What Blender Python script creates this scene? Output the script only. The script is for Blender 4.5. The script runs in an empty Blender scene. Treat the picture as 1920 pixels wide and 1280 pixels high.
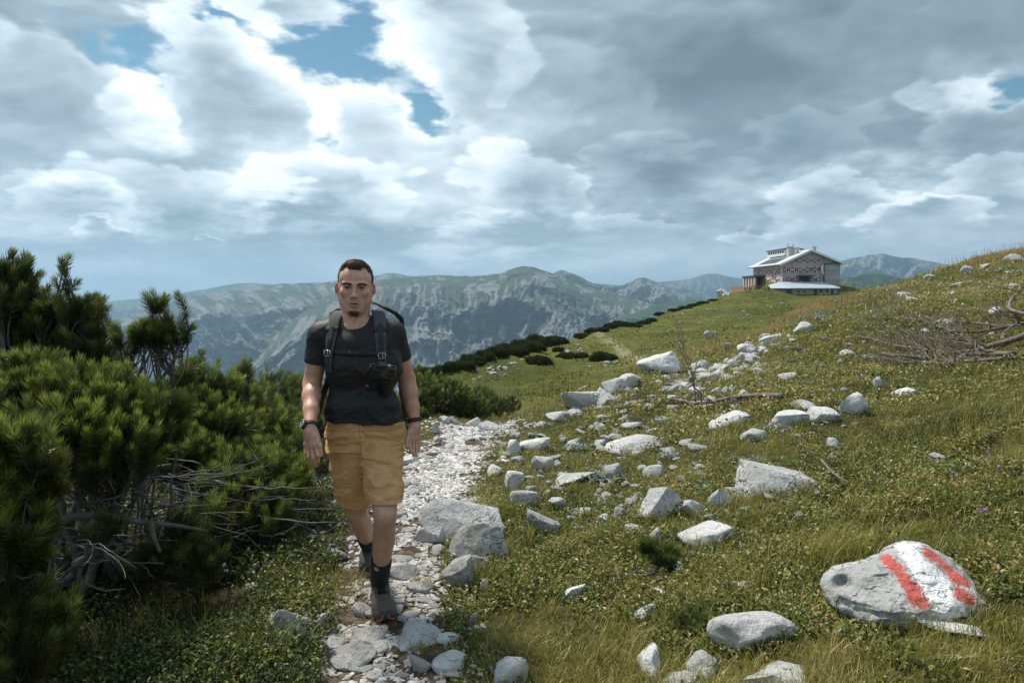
import bpy, math, random, os
import numpy as np
from mathutils import Vector, Matrix

# ------------------------------------------------------------------ camera, world, sun, exposure
scene = bpy.context.scene
COL = scene.collection
F = 1300.0 / 1920.0            # focal length in picture widths
CAM_H = 1.5
PITCH = math.atan(80 / 1300.0)
cam_d = bpy.data.cameras.new("camera"); cam_d.sensor_width = 36.0; cam_d.lens = 36.0 * F
cam_d.clip_start = 0.05; cam_d.clip_end = 60000
cam = bpy.data.objects.new("camera", cam_d); COL.objects.link(cam)
cam.location = (0, 0, CAM_H); cam.rotation_euler = (math.pi / 2 - PITCH, 0, 0)
scene.camera = cam

SUN_EL, SUN_AZ = math.radians(57), math.radians(-46)       # azimuth from +Y, clockwise positive
scene.view_settings.view_transform = 'Standard'; scene.view_settings.look = 'None'
scene.view_settings.exposure = 0.52; scene.view_settings.gamma = 1.0
scene.view_settings.use_curve_mapping = False
scene.render.engine = 'CYCLES'
try:
    scene.cycles.use_denoising = True
    scene.cycles.denoiser = 'OPENIMAGEDENOISE'; scene.cycles.denoising_prefilter = 'NONE'; scene.cycles.denoising_input_passes = 'RGB_ALBEDO_NORMAL'
    scene.cycles.max_bounces = 6; scene.cycles.diffuse_bounces = 3; scene.cycles.transparent_max_bounces = 8
    scene.cycles.volume_bounces = 2
    scene.cycles.sample_clamp_indirect = 6.0
    scene.cycles.use_adaptive_sampling = True; scene.cycles.adaptive_threshold = 0.012
except Exception:
    pass

sun_d = bpy.data.lights.new("sun", 'SUN'); sun_d.energy = 3.9; sun_d.angle = math.radians(7.0)
sun_d.color = (1.0, 0.93, 0.82)
sun = bpy.data.objects.new("sun", sun_d); COL.objects.link(sun)
sdir = Vector((math.sin(SUN_AZ) * math.cos(SUN_EL), math.cos(SUN_AZ) * math.cos(SUN_EL), math.sin(SUN_EL)))
sun.rotation_euler = sdir.to_track_quat('Z', 'Y').to_euler()

# ---- node helper
class NT:
    def __init__(s, tree): s.t = tree; s.n = tree.nodes; s.l = tree.links
    def new(s, typ, **kw):
        nd = s.n.new(typ)
        for k, v in kw.items(): setattr(nd, k, v)
        return nd
    def put(s, sock, v):
        if isinstance(v, bpy.types.NodeSocket): s.l.new(v, sock)
        elif v is not None: sock.default_value = v
    def m(s, op, a, b=None, c=None, clamp=False):
        nd = s.new('ShaderNodeMath', operation=op, use_clamp=clamp)
        s.put(nd.inputs[0], a)
        if b is not None: s.put(nd.inputs[1], b)
        if c is not None: s.put(nd.inputs[2], c)
        return nd.outputs[0]
    def vm(s, op, a, b=None, out=0):
        nd = s.new('ShaderNodeVectorMath', operation=op)
        s.put(nd.inputs[0], a)
        if b is not None: s.put(nd.inputs[3 if op == 'SCALE' else 1], b)
        return nd.outputs[out]
    def noise(s, vec, scale, detail=4, rough=0.55, dist=0.0, out=0):
        nd = s.new('ShaderNodeTexNoise'); s.put(nd.inputs['Vector'], vec)
        nd.inputs['Scale'].default_value = scale; nd.inputs['Detail'].default_value = detail
        nd.inputs['Roughness'].default_value = rough; nd.inputs['Distortion'].default_value = dist
        return nd.outputs[out]
    def ss(s, v, a, b, lo=0.0, hi=1.0, smooth=True):
        nd = s.new('ShaderNodeMapRange'); nd.interpolation_type = 'SMOOTHSTEP' if smooth else 'LINEAR'
        s.put(nd.inputs[0], v)
        for i, x in enumerate((a, b, lo, hi)): nd.inputs[i + 1].default_value = x
        return nd.outputs[0]
    def mix(s, f, a, b, blend='MIX'):
        nd = s.new('ShaderNodeMix', data_type='RGBA', blend_type=blend)
        s.put(nd.inputs[0], f); s.put(nd.inputs[6], c4(a)); s.put(nd.inputs[7], c4(b))
        return nd.outputs[2]
def c4(c):
    return c if isinstance(c, bpy.types.NodeSocket) else (c[0], c[1], c[2], 1.0)
def srgb(r, g, b):
    f = lambda v: (v / 255 / 12.92) if v / 255 <= 0.04045 else ((v / 255 + 0.055) / 1.055) ** 2.4
    return (f(r), f(g), f(b))

def azel(px, py):
    x, y, z = (px - 960) / 1300, 1.0, -(py - 640) / 1300
    c, s = math.cos(PITCH), math.sin(PITCH)
    y, z = y * c + z * s, z * c - y * s
    return math.atan2(x, y), math.atan2(z, math.hypot(x, y))

world = bpy.data.worlds.new("World"); scene.world = world; world.use_nodes = True
world.cycles.sampling_method = 'MANUAL'; world.cycles.sample_map_resolution = 128
W = NT(world.node_tree); W.n.clear()
SKY_STR = 0.1
def build_sky():
    out = W.new('ShaderNodeOutputWorld'); bg = W.new('ShaderNodeBackground')
    sky = W.new('ShaderNodeTexSky', sky_type='NISHITA'); sky.sun_disc = False
    sky.sun_elevation = SUN_EL; sky.sun_rotation = SUN_AZ; sky.altitude = 1500
    sky.air_density = 1.0; sky.dust_density = 0.6; sky.ozone_density = 1.0
    tc = W.new('ShaderNodeTexCoord'); d = W.vm('NORMALIZE', tc.outputs['Generated'])
    sp = W.new('ShaderNodeSeparateXYZ'); W.l.new(d, sp.inputs[0]); X, Y, Z = sp.outputs
    az = W.m('ARCTAN2', X, Y); el = W.m('ARCSINE', Z)
    cmb = W.new('ShaderNodeCombineXYZ'); W.l.new(az, cmb.inputs[0]); W.l.new(el, cmb.inputs[1]); ae = cmb.outputs[0]
    # cloud-layer coordinates: a plane overhead, so that clouds get smaller and flatter towards the horizon
    zz = W.m('ADD', W.m('MAXIMUM', Z, 0.0), 0.42)
    inv = W.m('DIVIDE', 1.0, zz)
    c2 = W.new('ShaderNodeCombineXYZ'); W.l.new(W.m('MULTIPLY', X, inv), c2.inputs[0]); W.l.new(W.m('MULTIPLY', Y, inv), c2.inputs[1])
    W.l.new(W.m('MULTIPLY', Z, W.ss(Z, 0.0, 0.35, 5.0, 2.6)), c2.inputs[2])
    p = c2.outputs[0]
    wn = W.vm('SUBTRACT', W.noise(p, 2.8, 5, 0.6, out=1), (0.5, 0.5, 0.5))
    pw = W.vm('ADD', p, W.vm('SCALE', wn, 0.30))
    def puff(vec, scale):
        """cauliflower lumps of a cumulus: rounded tops and sharp creases, at three sizes"""
        t = None
        for k, a in ((1.0, 0.5), (2.1, 0.30), (4.4, 0.20)):
            v = W.m('MULTIPLY', W.m('ABSOLUTE', W.m('SUBTRACT', W.noise(vec, scale * k, 0, 0.5), 0.5)), a * 3.0)
            t = v if t is None else W.m('ADD', t, v)
        return t
    aew = W.vm('ADD', ae, W.vm('SCALE', wn, 0.30))
    def blob(px, py, wx, wy, src=aew, soft=1.0, rot=0.0):
        a0, e0 = azel(px, py)
        v = W.vm('SUBTRACT', src, (a0, e0, 0))
        if rot:
            r = W.new('ShaderNodeVectorRotate', rotation_type='Z_AXIS'); W.l.new(v, r.inputs['Vector'])
            r.inputs['Angle'].default_value = math.radians(rot); v = r.outputs[0]
        v = W.vm('MULTIPLY', v, (1300 / wx, 1300 / wy, 0))
        return W.ss(W.vm('LENGTH', v, out=1), 0.0, 1.0 + soft, 1.0, 0.0)
    def acc(items, base=None):
        t = base
        for (amp, *a) in items:
            v = W.m('MULTIPLY', blob(*a), amp)
            t = v if t is None else W.m('ADD', t, v)
        return t
    f1 = W.noise(pw, 1.9, 4, 0.5)
    pb = W.vm('ADD', W.vm('ADD', p, (3.1, 1.7, 0.4)), W.vm('SCALE', wn, 0.12))
    f2 = puff(pb, 3.6)
    f3 = W.noise(W.vm('ADD', pw, (9.1, 4.7, 2.4)), 7.0, 7, 0.64)
    # coverage: nearly closed deck with gaps where the photograph has them
    gaps = acc([(-0.27, 665, 50, 82, 52), (-0.26, 770, 205, 34, 70, aew, 1.0, -18), (-0.17, 235, 88, 75, 26), (-0.13, 850, 285, 60, 26),
                (-0.14, 605, 255, 28, 38), (-0.17, 1915, 120, 40, 34), (-0.08, 1560, 235, 60, 22), (-0.16, 430, 20, 90, 20)])
    cov = W.m('ADD', W.m('ADD', W.m('MULTIPLY', f1, 0.16), W.m('ADD', W.m('MULTIPLY', W.m('SUBTRACT', f2, 0.3), 0.12), W.m('MULTIPLY', f3, 0.16))), gaps)
    alpha = W.ss(cov, -0.02, 0.09)
    # brightness of the cloud: sunlit crowns against shaded bases, from the slope of the cloud field towards the sun
    off = W.vm('ADD', pw, (-0.05, 0.02, 0.12))
    g1 = W.m('SUBTRACT', f1, W.noise(off, 1.9, 4, 0.5))
    g2 = W.m('SUBTRACT', f2, puff(W.vm('ADD', pb, (-0.03, 0.01, 0.09)), 3.6))
    aec = W.vm('ADD', ae, W.vm('SCALE', wn, 0.13))
    lump = W.m('MULTIPLY', W.m('SUBTRACT', f2, 0.35), -0.8)
    def cumulus(amp, px, py, w, h, low=-0.45):
        # one heap of cloud: a crisp lumpy crown in the sun over a soft grey base
        a0, e0 = azel(px, py)
        v = W.vm('MULTIPLY', W.vm('SUBTRACT', aec, (a0, e0, 0)), (1300 / w, 1300 / h, 0))
        ln = W.m('ADD', W.vm('LENGTH', v, out=1), lump)
        s_ = W.new('ShaderNodeSeparateXYZ'); W.l.new(v, s_.inputs[0]); yy = s_.outputs[1]
        soft = W.ss(yy, -0.6, 0.2, 0.0, 1.0)
        mask = W.m('MULTIPLY', W.ss(ln, 0.86, 1.04, 1.0, 0.0), soft)
        tone = W.ss(ln, 0.1, 0.95, low, 1.0)
        return W.m('MULTIPLY', W.m('MULTIPLY', mask, tone), amp)
    cum = None
    for a_ in CUMULI:
        v_ = cumulus(*a_); cum = v_ if cum is None else W.m('ADD', cum, v_)
    rel = W.m('ADD', W.m('MULTIPLY', g1, 1.0), W.m('MULTIPLY', g2, 0.32))
    big = acc([
        (0.16, 430, 100, 190, 110), (0.16, 120, 190, 150, 75), (0.14, 660, 170, 110, 90), (0.26, 800, 90, 110, 130), (0.20, 300, 330, 260, 60),
        (0.22, 620, 330, 260, 90), (0.22, 980, 330, 150, 70), (0.26, 170, 400, 120, 35), (0.18, 900, 430, 200, 40), (0.24, 1700, 385, 80, 28), (0.16, 1860, 330, 120, 60),
        (0.20, 1400, 420, 70, 22), (0.14, 1560, 330, 160, 40), (0.12, 1130, 250, 100, 60), (0.20, 1850, 180, 110, 40, aew, 1.0, 28), (0.1, 1000, 60, 120, 160),
        (-0.30, 120, 290, 190, 60), (-0.20, 500, 220, 90, 60), (-0.34, 330, 455, 300, 55), (-0.30, 40, 60, 130, 60), (-0.20, 330, 290, 80, 45),
        (-0.20, 1250, 90, 330, 150), (-0.10, 1600, 130, 300, 120), (-0.16, 1500, 60, 450, 90), (-0.20, 1180, 310, 180, 50), (-0.22, 1650, 250, 150, 45), (-0.18, 1380, 330, 160, 30),
        (-0.14, 1230, 425, 150, 22), (-0.2, 1800, 400, 200, 22), (-0.16, 1880, 250, 120, 40), (-0.12, 700, 480, 300, 30), (-0.10, 1000, 470, 200, 22)])
    B = W.m('ADD', W.m('ADD', W.m('ADD', W.m('ADD', rel, cum), big), W.m('MULTIPLY', W.m('SUBTRACT', f3, 0.5), 0.34)), 0.46)
    # thin edges of clouds are bright
    B = W.m('ADD', B, W.ss(cov, 0.04, 0.22, 0.14, 0.0))
    B = W.m('ADD', W.m('MULTIPLY', W.m('SUBTRACT', B, 0.5), W.ss(Z, 0.0, 0.16, 0.45, 1.0)), 0.5)
    B = W.m('ADD', B, W.ss(Z, 0.02, 0.13, 0.24, 0.0))
    ramp = W.new('ShaderNodeValToRGB'); W.l.new(B, ramp.inputs[0]); r = ramp.color_ramp
    r.elements[0].position = 0.0; r.elements[0].color = (*srgb(*SKC[0]), 1)
    r.elements[1].position = 1.0; r.elements[1].color = (*srgb(*SKC[5]), 1)
    for pos, c in ((0.25, SKC[1]), (0.45, SKC[2]), (0.62, SKC[3]), (0.80, SKC[4])):
        e = r.elements.new(pos); e.color = (*srgb(*c), 1)
    cloud = W.mix(1.0, ramp.outputs[0], (1 / SKY_STR,) * 3, 'MULTIPLY')
    blue = W.mix(1.0, sky.outputs[0], (0.50, 0.72, 0.64), 'MULTIPLY')
    col = W.mix(alpha, blue, cloud)
    # below the horizon: the dull land
    hz = W.ss(Z, -0.02, 0.0)
    col = W.mix(hz, tuple(v / SKY_STR for v in srgb(120, 140, 145)), col)
    W.l.new(col, bg.inputs[0]); bg.inputs[1].default_value = SKY_STR; W.l.new(bg.outputs[0], out.inputs[0])
CUMULI = [(0.30, 130, 230, 190, 130), (0.34, 420, 190, 190, 190), (0.30, 690, 230, 110, 120), (0.22, 860, 120, 120, 230), (0.26, 300, 400, 190, 100), (0.20, 120, 400, 120, 60),
          (0.22, 620, 370, 160, 80), (0.22, 980, 370, 130, 80), (0.34, 1740, 405, 90, 40), (0.30, 1400, 435, 60, 34), (0.28, 1860, 225, 120, 70), (0.2, 1560, 385, 130, 50),
          (0.20, 1180, 420, 120, 34), (0.16, 880, 440, 110, 40), (0.3, 400, 450, 26, 10), (0.3, 205, 428, 50, 16), (0.14, 1250, 340, 160, 70), (0.12, 1080, 200, 150, 110), (0.14, 1500, 270, 120, 60), (0.2, 1880, 350, 100, 45)]
SKC = [(94, 110, 121), (118, 136, 147), (142, 160, 171), (170, 187, 197), (203, 216, 223), (236, 242, 246)]
build_sky()

# ------------------------------------------------------------------ numeric helpers
def P(px, py, d):
    """a world point: picture position and depth along the view axis, in metres"""
    x, y, z = (px - 960) / 1300 * d, d, -(py - 640) / 1300 * d
    c, s = math.cos(PITCH), math.sin(PITCH)
    return np.array((x, y * c + z * s, z * c - y * s + CAM_H))

def _hash(ix, iy, iz, seed):
    h = (ix.astype(np.int64) * 374761393 + iy.astype(np.int64) * 668265263 + iz.astype(np.int64) * 2147483647 + seed * 974634777)
    h = (h ^ (h >> 13)) * 1274126177
    h = h ^ (h >> 16)
    return (h & 0xFFFFFF).astype(np.float32) / 0xFFFFFF
def vnoise(x, y, z=None, seed=0):
    x = np.asarray(x, dtype=np.float64); y = np.asarray(y, dtype=np.float64)
    z = np.zeros_like(x) if z is None else np.asarray(z, dtype=np.float64)
    x, y, z = np.broadcast_arrays(x, y, z)
    xi, yi, zi = np.floor(x), np.floor(y), np.floor(z)
    fx, fy, fz = x - xi, y - yi, z - zi
    xi, yi, zi = xi.astype(np.int64), yi.astype(np.int64), zi.astype(np.int64)
    s = lambda t: t * t * t * (t * (t * 6 - 15) + 10)
    fx, fy, fz = s(fx), s(fy), s(fz)
    def L(dz):
        a = _hash(xi, yi, zi + dz, seed); b = _hash(xi + 1, yi, zi + dz, seed)
        c = _hash(xi, yi + 1, zi + dz, seed); d = _hash(xi + 1, yi + 1, zi + dz, seed)
        return (a * (1 - fx) + b * fx) * (1 - fy) + (c * (1 - fx) + d * fx) * fy
    r0 = L(0)
    if np.all(fz == 0): return r0
    return r0 * (1 - fz) + L(1) * fz
def fbm(x, y, z=None, oct=4, seed=0, gain=0.5, lac=2.03):
    t = 0; a = 1; n = 0; f = 1.0
    for o in range(oct):
        t = t + a * vnoise(np.asarray(x) * f + o * 17.3, np.asarray(y) * f - o * 9.1, None if z is None else np.asarray(z) * f, seed + o)
        n += a; a *= gain; f *= lac
    return t / n
def ridged(x, y, z=None, oct=4, seed=0, gain=0.5):
    t = 0; a = 1; n = 0; f = 1.0
    for o in range(oct):
        v = vnoise(np.asarray(x) * f + o * 31.7, np.asarray(y) * f + o * 5.3, None if z is None else np.asarray(z) * f, seed + o)
        t = t + a * (1 - np.abs(2 * v - 1)); n += a; a *= gain; f *= 2.1
    return t / n
def sstep(x, a, b):
    t = np.clip((np.asarray(x, dtype=float) - a) / (b - a), 0, 1)
    return t * t * (3 - 2 * t)

def mesh_np(name, verts, faces, smooth=False, attrs=None, fattrs=None, mat=None, matidx=None, mats=None):
    """a mesh from arrays; faces: (N,3) or (N,4) array, or a list of such arrays"""
    me = bpy.data.meshes.new(name)
    verts = np.ascontiguousarray(verts, dtype=np.float32)
    fl = faces if isinstance(faces, list) else [faces]
    fl = [np.asarray(f, dtype=np.int32) for f in fl if len(f)]
    loops = np.concatenate([f.ravel() for f in fl]); tot = np.concatenate([np.full(len(f), f.shape[1], dtype=np.int32) for f in fl])
    start = np.concatenate(([0], np.cumsum(tot)[:-1])).astype(np.int32)
    me.vertices.add(len(verts)); me.vertices.foreach_set("co", verts.ravel())
    me.loops.add(len(loops)); me.loops.foreach_set("vertex_index", loops)
    me.polygons.add(len(tot)); me.polygons.foreach_set("loop_start", start); me.polygons.foreach_set("loop_total", tot)
    me.polygons.foreach_set("use_smooth", np.full(len(tot), smooth, dtype=bool))
    for k, v in (attrs or {}).items():
        v = np.asarray(v, dtype=np.float32)
        if v.ndim == 1:
            a = me.attributes.new(k, 'FLOAT', 'POINT'); a.data.foreach_set("value", v)
        else:
            if v.shape[1] == 3: v = np.concatenate([v, np.ones((len(v), 1), np.float32)], 1)
            a = me.attributes.new(k, 'FLOAT_COLOR', 'POINT'); a.data.foreach_set("color", np.ascontiguousarray(v).ravel())
    for k in (mats or ([mat] if mat else [])): me.materials.append(k)
    if matidx is not None: me.polygons.foreach_set("material_index", np.asarray(matidx, dtype=np.int32))
    me.update(calc_edges=True)
    return me
def link(name, me, parent=None):
    o = bpy.data.objects.new(name, me); COL.objects.link(o)
    if parent is not None: o.parent = parent
    return o
def tag(o, label=None, cat=None, group=None, kind=None):
    if label: o["label"] = label
    if cat: o["category"] = cat
    if group: o["group"] = group
    if kind: o["kind"] = kind
    return o
def empty(name, loc, label, cat, group=None):
    o = bpy.data.objects.new(name, None); COL.objects.link(o); o.location = loc
    o.empty_display_size = 0.1
    return tag(o, label, cat, group)
def setparent(ch, par):
    ch.parent = par; ch.matrix_parent_inverse = Matrix.Translation(par.location).inverted()

def material(name):
    m = bpy.data.materials.new(name); m.use_nodes = True
    t = NT(m.node_tree); bs = t.n['Principled BSDF']
    return m, t, bs
def attr(t, name, typ='GEOMETRY'):
    a = t.new('ShaderNodeAttribute'); a.attribute_name = name
    return a
def bump(t, bs, h, strength=0.5, dist=0.01):
    b = t.new('ShaderNodeBump'); b.inputs['Strength'].default_value = strength; b.inputs['Distance'].default_value = dist
    t.put(b.inputs['Height'], h); t.l.new(b.outputs[0], bs.inputs['Normal'])
def flat_mat(name, col, rough=0.6, metal=0.0, var=0.0, scale=20, bmp=0.0, bscale=60, spec=0.5, bdist=0.004):
    m, t, bs = material(name)
    tc = t.new('ShaderNodeTexCoord').outputs['Object']
    if var:
        n = t.noise(tc, scale, 5, 0.6)
        f = t.ss(n, 0.3, 0.7, 1 - var, 1 + var, False)
        cc = t.vm('SCALE', (col[0], col[1], col[2]), 1.0); sc = t.n[-1]; t.l.new(f, sc.inputs[3])
        t.l.new(cc, bs.inputs['Base Color'])
    else: bs.inputs['Base Color'].default_value = c4(col)
    bs.inputs['Roughness'].default_value = rough; bs.inputs['Metallic'].default_value = metal
    bs.inputs['Specular IOR Level'].default_value = spec
    if bmp: bump(t, bs, t.noise(tc, bscale, 4, 0.6), bmp, bdist)
    return m

# ------------------------------------------------------------------ the lie of the land
CTRL = []
def cp(px, py, d): CTRL.append(tuple(P(px, py, d)))
def cz(px, d, z):                                        # column, depth, height
    CTRL.append(((px - 960) / 1300 * d, d, z))
for y in (2.0, 2.7, 3.6, 5.0, 7.0, 9.0):                  # the shoulder with the path, and the flank on the right
    for x in (-0.8, 0.2):
        CTRL.append((x, y, float(np.interp(y, (2, 2.7, 3.3, 3.8, 5, 7, 9), (0.01, 0.01, 0.02, 0.05, 0.05, 0.0, -0.07)))))
    off = -0.2 + (y - 3) * 0.13
    for x in (1.0, 2.0, 3.5, 6.0):
        if x < y * 1.1: CTRL.append((x, y, 0.18 * (x - off)))
for y, z in ((1.5, 0.0), (3.0, 0.03), (4.5, 0.05), (6.5, -0.1), (9, -0.6)):
    for px in (-300, 60, 420): cz(px, y, z)
for px in (-300, 60, 420):
    for d, z in ((14, -2.6), (22, -7), (40, -20), (80, -60), (160, -140), (400, -400)): cz(px, d, z)
for px, d, z in ((640, 9, -0.35), (640, 12, -1.3), (760, 11, -0.5), (880, 9.3, -0.16), (900, 12, -0.95), (960, 12, -0.7), (760, 16, -2.3), (900, 17, -2.6), (600, 22, -5.5),
                 (640, 40, -14), (640, 80, -50), (720, 60, -9), (720, 85, -35), (600, 200, -160), (760, 32, -6.2), (900, 28, -4.4)): cz(px, d, z)
for a in ((1000, 770, 30), (1000, 740, 40), (1000, 700, 55), (1000, 668, 78), (1000, 650, 90), (860, 706, 52), (830, 700, 60), (900, 676, 72), (1080, 638, 98),
          (1160, 614, 118), (1250, 586, 142), (1350, 556, 168), (1400, 543, 188), (1120, 700, 50), (1120, 660, 82), (1300, 660, 50), (1300, 632, 75), (1300, 600, 112),
          (1450, 604, 90), (1500, 576, 130), (1450, 562, 172), (1490, 562, 180), (1570, 562, 180), (1600, 560, 184), (1430, 547, 186), (1600, 537, 205), (1630, 547, 200),
          (1060, 745, 11), (1200, 690, 13), (1290, 665, 14.5), (1450, 610, 18), (1560, 565, 20), (1640, 545, 21), (1770, 505, 22), (1920, 472, 22), (2300, 400, 22)): cp(*a)
for a in ((1640, 622, 10), (1640, 580, 14), (1640, 561, 17), (1770, 600, 10), (1770, 555, 14), (1770, 526, 18), (1920, 580, 10), (1920, 528, 14), (1920, 497, 18), (1450, 705, 8), (1450, 660, 11), (1450, 632, 14),
          (1560, 645, 10), (1560, 602, 14), (1560, 582, 17), (2100, 552, 10), (2100, 482, 16), (1290, 735, 9), (1290, 692, 12), (1450, 622, 16)): cp(*a)
for px in (1430, 1500, 1570): cz(px, 208, 5.2); cz(px, 225, 5.2)
for px, d, z in ((1060, 17, -1.8), (1200, 20, -1.8), (1290, 23, -1.8), (1450, 29, -1.2), (1560, 33, -0.6), (1640, 36, 0.2), (1770, 38, 1.2), (1920, 38, 2.2),
                 (1770, 90, -4), (1920, 90, -5), (1770, 200, -20), (1920, 220, -40), (2400, 100, 0), (2400, 300, -60),
                 (1000, 112, -12), (830, 76, -16), (900, 90, -13), (1160, 145, -14), (1250, 175, -14), (1350, 215, -14), (1430, 270, -8), (1570, 270, -10),
                 (1000, 180, -70), (1300, 300, -80), (1600, 320, -70), (830, 160, -90), (1000, 420, -300), (1500, 450, -250), (1900, 450, -220), (2400, 500, -200)): cz(px, d, z)
CTRL = np.array(CTRL)
def _uv(x, y):
    az = np.degrees(np.arctan2(x, y)); r = np.hypot(x, y)
    return np.clip(az, -48, 48) / 9.0, 2.4 * np.log(np.clip(r, 1.5, 600) + 0.6)
_cu, _cv = _uv(CTRL[:, 0], CTRL[:, 1])
def _phi(r2): return 0.5 * r2 * np.log(r2 + 1e-12)
_n = len(CTRL)
def zc(z): return np.arcsinh(z / 1.5)                     # compress heights so that the far drops do not ring
_A = np.zeros((_n + 3, _n + 3)); _A[:_n, :_n] = _phi((_cu[:, None] - _cu) ** 2 + (_cv[:, None] - _cv) ** 2) + np.eye(_n) * 0.004
_A[:_n, _n] = 1; _A[:_n, _n + 1] = _cu; _A[:_n, _n + 2] = _cv; _A[_n:, :_n] = _A[:_n, _n:].T
_w = np.linalg.solve(_A, np.concatenate([zc(CTRL[:, 2]), np.zeros(3)]))
PATH = [(700, 1400), (700, 1280), (715, 1200), (735, 1100), (765, 1000), (800, 930), (825, 880), (850, 840), (880, 805), (905, 787)]
def h0(x, y):
    x = np.atleast_1d(np.asarray(x, dtype=float)); y = np.atleast_1d(np.asarray(y, dtype=float)); sh = x.shape
    x = x.ravel(); y = y.ravel(); out = np.empty(len(x))
    for i in range(0, len(x), 20000):
        u, v = _uv(x[i:i + 20000], y[i:i + 20000])
        r2 = (u[:, None] - _cu) ** 2 + (v[:, None] - _cv) ** 2
        out[i:i + 20000] = 1.5 * np.sinh(np.clip(_phi(r2) @ _w[:_n] + _w[_n] + _w[_n + 1] * u + _w[_n + 2] * v, -7, 3))
    az = np.abs(np.degrees(np.arctan2(x, y))); k = sstep(az, 55, 150)
    out = out * (1 - k)
    return out.reshape(sh)
def hfun(x, y):
    x = np.atleast_1d(np.asarray(x, dtype=float)); y = np.atleast_1d(np.asarray(y, dtype=float))
    r = np.hypot(x, y)
    h = h0(x, y)
    pd = path_dist(x, y)
    calm = sstep(pd, 0.05, 0.6)
    h = h + (fbm(x * 1.1, y * 1.1, oct=4, seed=3) - 0.5) * 0.22 * sstep(r, 2, 5) * calm
    h = h + (fbm(x * 4.5, y * 4.5, oct=3, seed=9) - 0.5) * 0.07 * calm
    h = h + (fbm(x * 0.09, y * 0.09, oct=4, seed=5) - 0.5) * 2.2 * sstep(r, 25, 60) * (1 - sstep(r, 115, 160))
    h = h + (fbm(x * 0.4, y * 0.4, oct=4, seed=6) - 0.5) * 0.7 * sstep(r, 22, 50) * (1 - 0.7 * sstep(r, 130, 165))
    return h - 0.03 * (1 - sstep(pd, 0.15, 0.6))
# the path's centre line, in world coordinates
_pl = []
for (px, py) in PATH:
    d = 1.5 * 1300 / (py - 560); p = P(px, py, d); _pl.append((p[0], p[1]))
_pl = np.array(_pl)
def path_dist(x, y):
    best = np.full(np.shape(x), 1e9)
    for a, b in zip(_pl[:-1], _pl[1:]):
        dx, dy = b - a; L2 = dx * dx + dy * dy
        t = np.clip(((x - a[0]) * dx + (y - a[1]) * dy) / L2, 0, 1)
        best = np.minimum(best, np.hypot(x - a[0] - t * dx, y - a[1] - t * dy))
    return best
def path_half(x, y):
    return 0.27 + 0.10 * (fbm(x * 2.3, y * 2.3, oct=3, seed=21) - 0.5) * 2 + 0.02 * np.clip(y - 3, 0, 6)
_rr = np.exp(np.linspace(math.log(1.9), math.log(330), 900))
def ground_at(px, py, dmin=0):
    """first point where the sight line through a picture position meets the ground"""
    q = np.array([P(px, py, 1.0)])[0] - np.array((0, 0, CAM_H))
    pts = np.outer(_rr, q) + np.array((0, 0, CAM_H)); g = hfun(pts[:, 0], pts[:, 1])
    below = (pts[:, 2] <= g) & (_rr >= dmin)
    if not below.any(): return None
    i = int(np.argmax(below))
    if i == 0: return np.array((pts[0, 0], pts[0, 1], g[0])), float(_rr[0])
    a, b = pts[i - 1, 2] - g[i - 1], pts[i, 2] - g[i]
    t = a / (a - b + 1e-9); p = pts[i - 1] * (1 - t) + pts[i] * t
    return p, float(_rr[i - 1] * (1 - t) + _rr[i] * t)
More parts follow.
